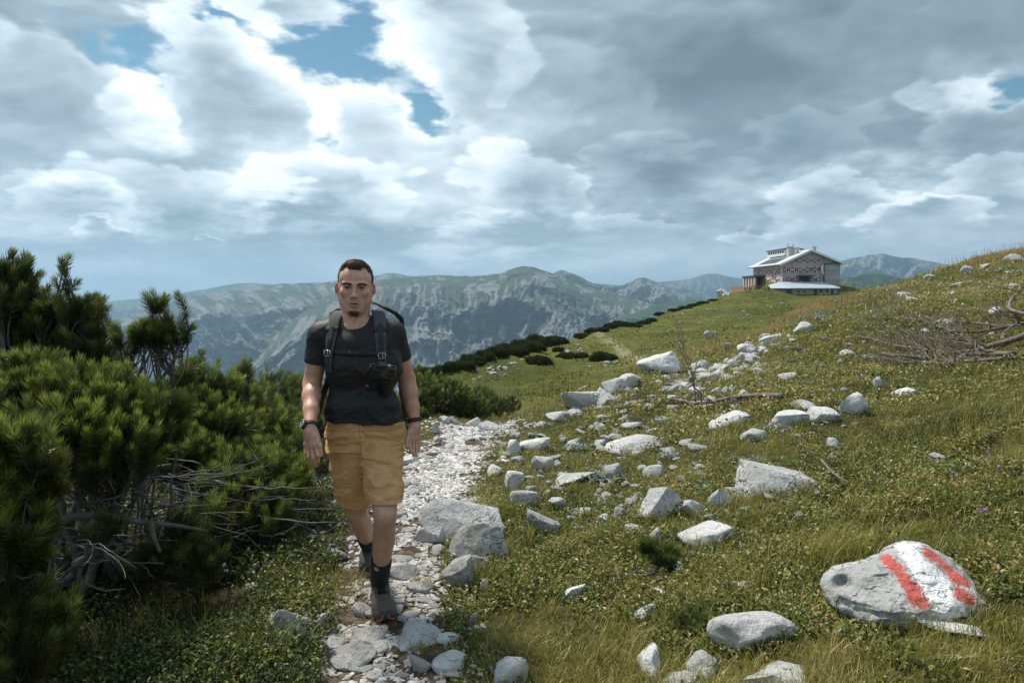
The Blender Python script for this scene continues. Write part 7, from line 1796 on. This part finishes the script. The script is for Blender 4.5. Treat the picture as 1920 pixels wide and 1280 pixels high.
far_shrubs()

# ------------------------------------------------------------------ turf: blades, leaves, tufts
def turf_mat(name, cols, trans=0.3):
    m, t, bs = material(name)
    r = t.new('ShaderNodeValToRGB'); a = t.new('ShaderNodeSeparateColor'); t.l.new(attr(t, "tint").outputs['Color'], a.inputs[0]); t.l.new(a.outputs[0], r.inputs[0])
    cr = r.color_ramp; cr.elements[0].position = 0; cr.elements[0].color = (*cols[0], 1); cr.elements[1].position = 1; cr.elements[1].color = (*cols[-1], 1)
    for i, c in enumerate(cols[1:-1]): e = cr.elements.new((i + 1) / (len(cols) - 1)); e.color = (*c, 1)
    t.l.new(r.outputs[0], bs.inputs['Base Color']); bs.inputs['Roughness'].default_value = 0.42; bs.inputs['Specular IOR Level'].default_value = 0.4
    tr = t.new('ShaderNodeBsdfTranslucent'); t.l.new(r.outputs[0], tr.inputs[0]); mx = t.new('ShaderNodeMixShader'); mx.inputs[0].default_value = trans
    t.l.new(bs.outputs[0], mx.inputs[1]); t.l.new(tr.outputs[0], mx.inputs[2]); t.l.new(mx.outputs[0], t.n['Material Output'].inputs[0])
    return m
def blades(p, h, w, lean, tint, curve=0.5, wind=(0, 0, 0)):
    n = len(p); an = rp.uniform(0, 6.28, n); d = np.stack([np.cos(an), np.sin(an), np.zeros(n)], 1) * lean[:, None] + np.array(wind)
    sd = np.stack([-np.sin(an + rp.normal(size=n)), np.cos(an), np.zeros(n)], 1) * (w / 2)[:, None]; up = np.array((0, 0, 1.0))
    m1 = p + up * (h * 0.5)[:, None] + d * (h * 0.35)[:, None]; tip = p + up * (h * (1 - 0.35 * lean * curve * 2).clip(0.3, 1))[:, None] + d * (h * 1.0)[:, None]
    v = np.stack([p - sd, p + sd, m1 + sd * 0.8, m1 - sd * 0.8, tip], 1).reshape(-1, 3); b = np.arange(n)[:, None] * 5
    return v, b + np.array([0, 1, 2, 3]), b + np.array([3, 2, 4]), np.repeat(np.stack([tint, tint * 0, tint * 0], 1), 5, 0)
def leaves(p, s, tint, flat=0.5, asp=0.45):
    n = len(p); an = rp.uniform(0, 6.28, n); el = rp.normal(size=n) * 0.45 + flat; d = np.stack([np.cos(an) * np.cos(el), np.sin(an) * np.cos(el), np.sin(el)], 1)
    sd = unit(np.cross(d, (0, 0, 1.0) + rp.normal(size=(n, 3)) * 0.3)) * (s * asp / 2 * 1.3)[:, None]
    a = p; m = p + d * (s * 0.5)[:, None]; t = p + d * s[:, None] - np.array((0, 0, 1)) * (s * 0.12)[:, None]; k = np.array((0, 0, 1)) * (s * 0.1)[:, None]
    v = np.stack([a, m + sd + k, t, m - sd + k], 1).reshape(-1, 3); b = np.arange(n)[:, None] * 4
    return v, b + np.array([0, 1, 2]), b + np.array([0, 2, 3]), np.repeat(np.stack([tint, tint * 0, tint * 0], 1), 4, 0)
RK_ = np.array(ROCKS)
def off_rocks(x, y, k=0.66):
    ok = np.ones(len(x), bool)
    for (a, b, rx, ry) in RK_:
        if rx < 0.016: continue
        m = (np.abs(x - a) < rx) & (np.abs(y - b) < ry * 1.1)
        ok &= ~(m & ((((x - a) / (rx * k)) ** 2 + ((y - b) / (ry * k * 1.1)) ** 2) < 1))
    return ok
def sample(n, px0, px1, r0, r1, pathk=0.0, rocks=True):
    u = np.exp(rp.uniform(math.log(r0), math.log(r1), n)); a = np.arctan((rp.uniform(px0, px1, n) - 960) / 1300.0)
    y = u; x = u * np.tan(a); pd = path_dist(x, y); ph = path_half(x, y); keep = pd > ph * (1 + pathk) - 0.02
    if rocks: keep &= off_rocks(x, y)
    x, y = x[keep], y[keep]
    return x, y, hfun(x, y), y
GC = [(0.028, 0.040, 0.011), (0.085, 0.108, 0.022), (0.20, 0.21, 0.038), (0.33, 0.30, 0.065), (0.44, 0.36, 0.13), (0.60, 0.46, 0.26)]
MG = turf_mat("meadow grass", GC, 0.35)
MLF = turf_mat("small green leaves", [(0.020, 0.038, 0.011), (0.065, 0.100, 0.022), (0.17, 0.205, 0.038), (0.33, 0.34, 0.09), (0.40, 0.24, 0.12)], 0.3)
def turf():
    # short blades everywhere
    V, Q, T_, A = [], [], [], []; nv = 0
    def push(r):
        nonlocal nv
        v, q, t, a = r; V.append(v); (Q if q.shape[1] == 4 else T_).append(q + nv); T_.append(t + nv); A.append(a); nv += len(v)
    for (n, px0, px1, r0, r1, hm) in ((150000, -260, 2200, 1.9, 30, 0.030), (50000, 900, 2300, 2.0, 9, 0.034), (42000, 1100, 2200, 8, 26, 0.06)):
        x, y, z, r = sample(n, px0, px1, r0, r1)
        pt = fbm(x * 1.4, y * 1.4, oct=4, seed=51); dryn = fbm(x * 0.7, y * 0.7, oct=3, seed=52); tall = ridged(x * 1.1, y * 1.1, oct=2, seed=53)
        h = hm * np.exp(rp.normal(size=len(x)) * 0.35) * (0.6 + 1.1 * sstep(pt, 0.4, 0.7) + 0.9 * (tall > 0.82)); h *= (0.7 + 0.3 * sstep(path_dist(x, y), 0.25, 0.9))
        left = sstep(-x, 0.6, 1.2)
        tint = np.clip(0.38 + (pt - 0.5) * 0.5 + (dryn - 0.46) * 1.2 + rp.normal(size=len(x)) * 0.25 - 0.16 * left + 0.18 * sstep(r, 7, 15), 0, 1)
        w = 0.0021 * (0.7 + r / 4.0) * rp.uniform(0.7, 1.3, len(x))
        push(blades(np.stack([x, y, z - 0.004], 1), h, w, rp.uniform(0.15, 0.9, len(x)), tint))
    # tufts of longer grass
    x, y, z, r = sample(1500, 880, 2200, 2.1, 16); k = 16; x = np.repeat(x, k) + rp.normal(size=len(x) * k) * 0.025; y = np.repeat(y, k) + rp.normal(size=len(y) * k) * 0.025; z = np.repeat(z, k); r = np.repeat(r, k); tt = np.repeat(rp.uniform(0.3, 0.75, len(x) // k), k)
    push(blades(np.stack([x, y, z], 1), rp.uniform(0.06, 0.16, len(x)), 0.0020 * (0.7 + r / 4), rp.uniform(0.2, 0.9, len(x)), np.clip(tt + rp.normal(size=len(x)) * 0.08, 0, 1)))
    for (px, py, n, hh, tt, sp) in ((1575, 1040, 420, 0.22, 0.62, 0.10), (575, 1110, 300, 0.2, 0.55, 0.13), (790, 1205, 90, 0.08, 0.55, 0.03), (1300, 890, 120, 0.14, 0.5, 0.08), (620, 1085, 200, 0.14, 0.6, 0.10), (1150, 1000, 160, 0.14, 0.4, 0.09), (900, 1075, 200, 0.16, 0.45, 0.08), (800, 1090, 90, 0.10, 0.5, 0.04), (950, 960, 160, 0.15, 0.4, 0.07), (1380, 1090, 260, 0.16, 0.5, 0.12), (740, 1000, 40, 0.07, 0.5, 0.03), (795, 905, 60, 0.10, 0.4, 0.05), (450, 1230, 240, 0.25, 0.35, 0.14), (300, 1200, 160, 0.28, 0.35, 0.16)):
        g = ground_at(px, py + 15)[0]; x = g[0] + rp.normal(size=n) * sp; y = g[1] + rp.normal(size=n) * sp * 0.7; z = hfun(x, y); push(blades(np.stack([x, y, z], 1), hh * rp.uniform(0.5, 1.1, n), np.full(n, 0.0026), rp.uniform(0.15, 0.8, n), np.clip(tt + rp.normal(size=n) * 0.12, 0, 1)))
    o = link("grass", mesh_np("grass", np.concatenate(V), [np.concatenate(Q), np.concatenate(T_)], False, {"tint": np.concatenate(A)}, mat=MG)); tag(o, "short alpine grass covering the near slope", "grass", kind="stuff")
    # leafy ground cover
    V, Q, T_, A = [], [], [], []; nv = 0
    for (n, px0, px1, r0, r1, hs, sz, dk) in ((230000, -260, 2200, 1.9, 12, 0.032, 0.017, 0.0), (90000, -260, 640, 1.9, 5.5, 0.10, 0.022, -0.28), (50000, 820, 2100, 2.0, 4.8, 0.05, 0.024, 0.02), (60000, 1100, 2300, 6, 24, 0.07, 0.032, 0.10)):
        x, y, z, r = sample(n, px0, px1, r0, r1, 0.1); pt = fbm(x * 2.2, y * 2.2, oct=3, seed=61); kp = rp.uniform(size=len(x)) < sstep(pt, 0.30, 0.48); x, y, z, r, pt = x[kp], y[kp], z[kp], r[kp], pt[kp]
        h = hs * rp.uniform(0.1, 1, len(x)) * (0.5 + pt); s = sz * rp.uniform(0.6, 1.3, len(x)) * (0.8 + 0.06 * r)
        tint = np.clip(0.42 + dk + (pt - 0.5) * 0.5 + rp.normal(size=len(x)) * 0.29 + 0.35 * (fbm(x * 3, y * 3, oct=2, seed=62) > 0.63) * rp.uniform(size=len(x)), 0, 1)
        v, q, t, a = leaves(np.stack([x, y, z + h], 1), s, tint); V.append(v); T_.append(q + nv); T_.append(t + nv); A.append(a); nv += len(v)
    o = link("ground_cover", mesh_np("ground_cover", np.concatenate(V), np.concatenate(T_), False, {"tint": np.concatenate(A)}, mat=MLF)); tag(o, "small-leaved herbs and dwarf heath covering the slope between the rocks", "herbs", kind="stuff")
    # dry golden grass and seed heads along the crest
    V, Q, T_, A = [], [], [], []; nv = 0
    n = 26000; px = rp.uniform(980, 2150, n); cy = np.interp(px, [980, 1060, 1200, 1290, 1450, 1560, 1640, 1770, 1920, 2200], [785, 748, 694, 668, 612, 568, 548, 508, 474, 420]) ; dd = np.interp(px, [980, 1060, 1200, 1290, 1450, 1560, 1640, 1770, 1920, 2200], [9, 10.5, 12.5, 14, 17.5, 19.5, 20.5, 21.5, 21.5, 21]); dd = dd - np.abs(rp.normal(size=n)) * 1.5 * (dd / 16) + 0.5
    x = (px - 960) / 1300 * dd; y = dd; z = hfun(x, y); ok = off_rocks(x, y, 0.7); dens = sstep(fbm(x * 0.5, y * 0.5, oct=3, seed=71), 0.34, 0.52) ; ok &= rp.uniform(size=n) < dens * (0.12 + 0.88 * sstep(px, 1180, 1420)); x, y, z, dd = x[ok], y[ok], z[ok], dd[ok]; n = len(x)
    tint = np.clip(0.72 + rp.normal(size=n) * 0.16, 0, 1); v, q, t, a = blades(np.stack([x, y, z], 1), rp.uniform(0.05, 0.19, n) * np.clip(dd / 14, 0.5, 1.2), 0.0020 * (0.8 + dd / 5), rp.uniform(0.1, 0.6, n), tint, wind=(-0.12, 0, 0)); V.append(v); Q.append(q); T_.append(t); A.append(a); nv += len(v)
    k = rp.choice(n, 420); hd = np.stack([x[k], y[k], z[k] + rp.uniform(0.2, 0.36, len(k))], 1); base = np.stack([x[k], y[k], z[k]], 1)
    for (p0, p1) in zip(base, hd):
        pass
    sd = np.array((0.004, 0, 0)); m = len(k); v = np.stack([base - sd, base + sd, hd + sd * .6, hd - sd * .6], 1).reshape(-1, 3); b = np.arange(m)[:, None] * 4 + nv; V.append(v); Q.append(b + np.array([0, 1, 2, 3])); A.append(np.repeat(np.array([[0.85, 0, 0]]), m * 4, 0)); nv += len(v)
    s = 0.013; v = np.stack([hd + (-s * .5, 0, -s), hd + (s * .5, 0, -s), hd + (s * .4, 0, s * .8), hd + (-s * .4, 0, s * .8)], 1).reshape(-1, 3) + np.repeat(rp.normal(size=(m, 3)) * 0.01, 4, 0); b = np.arange(m)[:, None] * 4 + nv; V.append(v); Q.append(b + np.array([0, 1, 2, 3])); A.append(np.repeat(np.stack([rp.choice([0.0, 0.95], m), np.zeros(m), np.zeros(m)], 1), 4, 0)); nv += len(v)
    o = link("dry_grass", mesh_np("dry_grass", np.concatenate(V), [np.concatenate(Q), np.concatenate(T_)], False, {"tint": np.concatenate(A)}, mat=turf_mat("dry grass", [(0.03, 0.02, 0.012), (0.14, 0.13, 0.035), (0.30, 0.22, 0.07), (0.42, 0.28, 0.11), (0.50, 0.38, 0.20)], 0.4))); tag(o, "golden dry grass and seed heads along the crest of the slope", "dry grass", kind="stuff")
    # tussocks of the far meadow
    n = 60000; dd = np.exp(rp.uniform(math.log(24), math.log(190), n)); px = rp.uniform(700, 1750, n); x = (px - 960) / 1300 * dd; y = dd; z = hfun(x, y); g_ = fbm(x * 0.35, y * 0.35, oct=4, seed=81); ok = (z > -14) & (rp.uniform(size=n) < sstep(g_, 0.40, 0.6)); x, y, z, dd = x[ok], y[ok], z[ok], dd[ok]; n = len(x)
    tint = np.clip(0.40 + (fbm(x * 0.1, y * 0.1, oct=3, seed=82) - 0.5) * 0.8 + rp.normal(size=n) * 0.10, 0, 1); v, q, t, a = blades(np.stack([x, y, z - 0.02], 1), rp.uniform(0.08, 0.25, n), 0.04 + dd * 0.0018, rp.uniform(0.1, 0.5, n), tint)
    o = link("meadow_grass", mesh_np("meadow_grass", v, [q, t], False, {"tint": a}, mat=MG)); tag(o, "grass tussocks of the far green meadow", "grass", kind="stuff")
turf()

# ---- silver-leaved plants
def silver():
    m = turf_mat("silver leaves", [(0.20, 0.24, 0.20), (0.32, 0.36, 0.31), (0.42, 0.45, 0.40)], 0.15); protos = []
    for k in range(4):
        n = 110; p = rp.normal(size=(n, 3)) * (0.5, 0.4, 0.0); p[:, 2] = rp.uniform(0.02, 0.35, n) * np.exp(-(p[:, 0] ** 2 + p[:, 1] ** 2)); v, q, t, a = leaves(p, rp.uniform(0.25, 0.55, n), rp.uniform(0, 1, n), 0.9, 0.28); protos.append(mesh_np("silver_leaf_plant", v, np.concatenate([q, t]), False, {"tint": a}, mat=m))
    named = {(1130, 895): "silver-leaved plant beside the long narrow slab", (1320, 915): "silver-leaved plant between the pointed stone and the slope stones", (1403, 972): "silver-leaved plant below the long pale boulder, on its left", (1455, 988): "silver-leaved plant below the long pale boulder, on its right",
             (1262, 856): "silver-leaved plant right of the broad white slab", (1420, 868): "silver-leaved plant at the upper left of the long pale boulder", (820, 945): "silver-leaved plant behind the large slab rock by the path", (1314, 1030): "silver-leaved plant in front of the smooth pale boulder", (1458, 804): "silver-leaved plant under the row of three pale slabs", (1085, 838): "silver-leaved plant near the slanting stones mid slope"}
    rest = [(1560 + rp.uniform(-80, 120), 596 + rp.normal() * 14) for _ in range(16)] + [(1850 + rp.uniform(-60, 60), 505 + rp.uniform(0, 40)) for _ in range(9)] + [(rp.uniform(1450, 1700), rp.uniform(650, 720)) for _ in range(12)] + [(rp.uniform(1180, 1400), rp.uniform(700, 760)) for _ in range(6)]
    for i, (px, py) in enumerate(list(named) + rest):
        g = ground_at(px, py)
        if g is None or g[1] > 26: continue
        p, d = g; o = bpy.data.objects.new("silver_leaf_plant", protos[i % 4]); COL.objects.link(o); s = (34 if i < len(named) else 20) * rp.uniform(0.6, 1.0) * d / 1300; s = min(s, 0.30); o.location = (p[0], p[1], p[2] - 0.01); o.scale = (s, s, s * 0.8); o.rotation_euler = (0, 0, rp.uniform(0, 6.28))
        if (px, py) in named: tag(o, named[(px, py)], "plant", "silver-leaved plants near the path")
        else: tag(o, "silver-leaved plant on the upper slope", "plant", "silver-leaved plants of the upper slope")
silver()
# ---- broad-leaved rosettes and flowers
def flowers():
    mp = flat_mat("lilac petals", (0.42, 0.22, 0.46), 0.7, var=0.3, scale=200); ms = flat_mat("green stem", (0.07, 0.10, 0.03), 0.7)
    for (px, py, s, lb) in ((886, 1160, 0.016, "pink scabious flower in the grass right of the path"), (1844, 958, 0.015, "lilac flower head above the painted rock, biggest on the right slope"), (1852, 848, 0.012, "lilac flower highest up on the right slope"), (1786, 887, 0.011, "small lilac flower left of the other lilac flowers"), (1875, 876, 0.012, "dull lilac flower near the right edge"), (400, 1075, 0.009, "tiny pink flower under the pine branch, left of its twin"), (424, 1070, 0.009, "tiny pink flower under the pine branch, right of its twin")):
        g, d = ground_at(px, py + 22 * 3 / max(2.5, ground_at(px, py + 20)[1]) * 1.6)
        top = P(px, py, d * 0.985); e = empty("flower", tuple(map(float, g)), lb, "flower", "lilac flowers")
        o = link("stem", Bag().add(tube_np(bez(g, (g + top) / 2 + (0.01, 0, 0), top, 6), 0.0016, 5)).mesh("stem", ms)); setparent(o, e)
        n = 90; u = unit(rp.normal(size=(n, 3)) + (0, 0, 0.35)); v, q, t, a = leaves(top + u * s * 0.45, np.full(n, s * 0.8), rp.uniform(size=n), 0.4, 0.5); sv, sf_ = ICO[2]; nv = len(v); v = np.concatenate([v, top + sv * s * 0.62])
        o = link("flower_head", mesh_np("flower_head", v, np.concatenate([q, t, sf_ + nv]), False, mat=mp)); setparent(o, e)
flowers()

# ------------------------------------------------------------------ dead branches
def GP(px, py, lift=0.02, toward=0.985):
    hit = ground_at(px, py + 2)
    if hit is None: return P(px, py, 5.2)
    g, d = hit; p = P(px, py, d * toward); z = float(hfun(p[0], p[1])[0]); p[2] = max(p[2], z + lift * 0.3) + 0.03; return p
def branch(name, label, main, r0, r1, twigs=14, tl=(0.15, 0.5), mat=None, group=None, seed=1, tlift=0.12):
    if group: r0, r1, twigs, tlift = r0 * 1.35, r1 * 1.5, int(twigs * 1.25), 0.2
    r = np.random.default_rng(seed); pts = np.array([GP(*q) for q in main]); q = np.linspace(0, len(pts) - 1, len(pts) * 7); c = np.stack([np.interp(q, range(len(pts)), pts[:, k]) for k in range(3)], 1)
    for _ in range(5): c[1:-1] = (c[:-2] + c[1:-1] * 2 + c[2:]) / 4
    c[1:-1] += r.normal(size=c[1:-1].shape) * r0 * 0.12; rad = np.linspace(r0, r1, len(c)) * (1 + 0.08 * r.normal(size=len(c)))
    b = Bag().add(tube_np(c, rad, 10)); L = np.linalg.norm(c[-1] - c[0])
    def sub(p, d_, ln, rr, lvl):
        n = 8; e = p + d_ * ln; m = (p + e) / 2 + r.normal(size=3) * ln * 0.10; cc = bez(p, m, e, n); cc += r.normal(size=cc.shape) * ln * 0.012; zg = hfun(cc[:, 0], cc[:, 1]); cc[:, 2] = np.maximum(cc[:, 2], zg + 0.01); b.add(tube_np(cc, np.linspace(rr, max(rr * 0.25, 0.0015), n), 6))
        if lvl > 0:
            for _ in range(r.integers(2, 5)):
                k = r.integers(2, n - 1); dd = unit(cc[k] - cc[k - 1]); sub(cc[k], unit(dd + r.normal(size=3) * 0.45 + (0, 0, 0.05)), ln * r.uniform(0.3, 0.6), rr * 0.5, lvl - 1)
    for _ in range(twigs):
        k = r.integers(2, len(c) - 2); dd = unit(c[k + 1] - c[k]); sub(c[k], unit(dd * 0.8 + r.normal(size=3) * 0.42 + (0, 0, tlift)), r.uniform(*tl), rad[k] * 0.5, 2)
    o = link(name, b.mesh(name, mat or MDEAD2)); tag(o, label, "branch", group); return o
branch("dead_branch", "thick dead branch sweeping up to the right edge, biggest of the branch heap", [(1990, 610), (1930, 632), (1890, 645), (1830, 660), (1775, 690), (1735, 682), (1690, 687)], 0.034, 0.008, 16, (0.3, 0.9), group="branch heap", seed=3)
branch("dead_branch", "long thin dead branch reaching farthest left out of the branch heap", [(1900, 668), (1800, 668), (1740, 662), (1690, 655), (1640, 640), (1592, 630)], 0.022, 0.004, 14, (0.3, 0.8), group="branch heap", seed=5)
branch("dead_branch", "dead branch arching over the top of the heap with a curved butt end", [(1930, 552), (1900, 556), (1888, 585), (1960, 600), (1900, 618), (1830, 610), (1760, 602), (1700, 595)], 0.022, 0.005, 14, (0.3, 0.9), group="branch heap", seed=7)
branch("dead_branch", "dead branch with a forked tip in the middle of the heap", [(1920, 610), (1850, 625), (1790, 628), (1730, 605), (1680, 598), (1620, 600)], 0.018, 0.003, 14, (0.3, 0.8), group="branch heap", seed=9)
branch("dead_branch", "dead branch lying lowest along the bottom of the heap", [(1880, 678), (1820, 682), (1760, 680), (1700, 686), (1640, 672)], 0.016, 0.003, 12, (0.2, 0.7), group="branch heap", seed=11)
branch("dead_branch", "pale stub of a branch at the heap's lower left, half hidden in grass", [(1740, 676), (1700, 672), (1648, 668)], 0.020, 0.012, 3, (0.1, 0.3), group="branch heap", seed=13)
branch("fallen_branch", "long grey fallen branch curving across the middle of the slope", [(1468, 748), (1420, 746), (1380, 748), (1340, 758), (1300, 762), (1262, 752), (1220, 752), (1170, 768), (1118, 774)], 0.026, 0.005, 6, (0.3, 0.9), seed=15)
branch("fallen_branch", "short thin fallen branch below the long grey one", [(1270, 776), (1245, 786), (1215, 790), (1180, 786)], 0.012, 0.005, 3, (0.1, 0.3), seed=17)
branch("stick", "short peeled stick lying in the grass right of the long pale boulder", [(1540, 870), (1556, 890), (1575, 905), (1592, 914)], 0.008, 0.005, 1, (0.03, 0.08), seed=19)
branch("dry_stalk", "bleached bare stick poking out of the pines by the man's hand", [(505, 845), (540, 822), (570, 799)], 0.010, 0.006, 1, (0.05, 0.1), seed=21, mat=MDEAD)
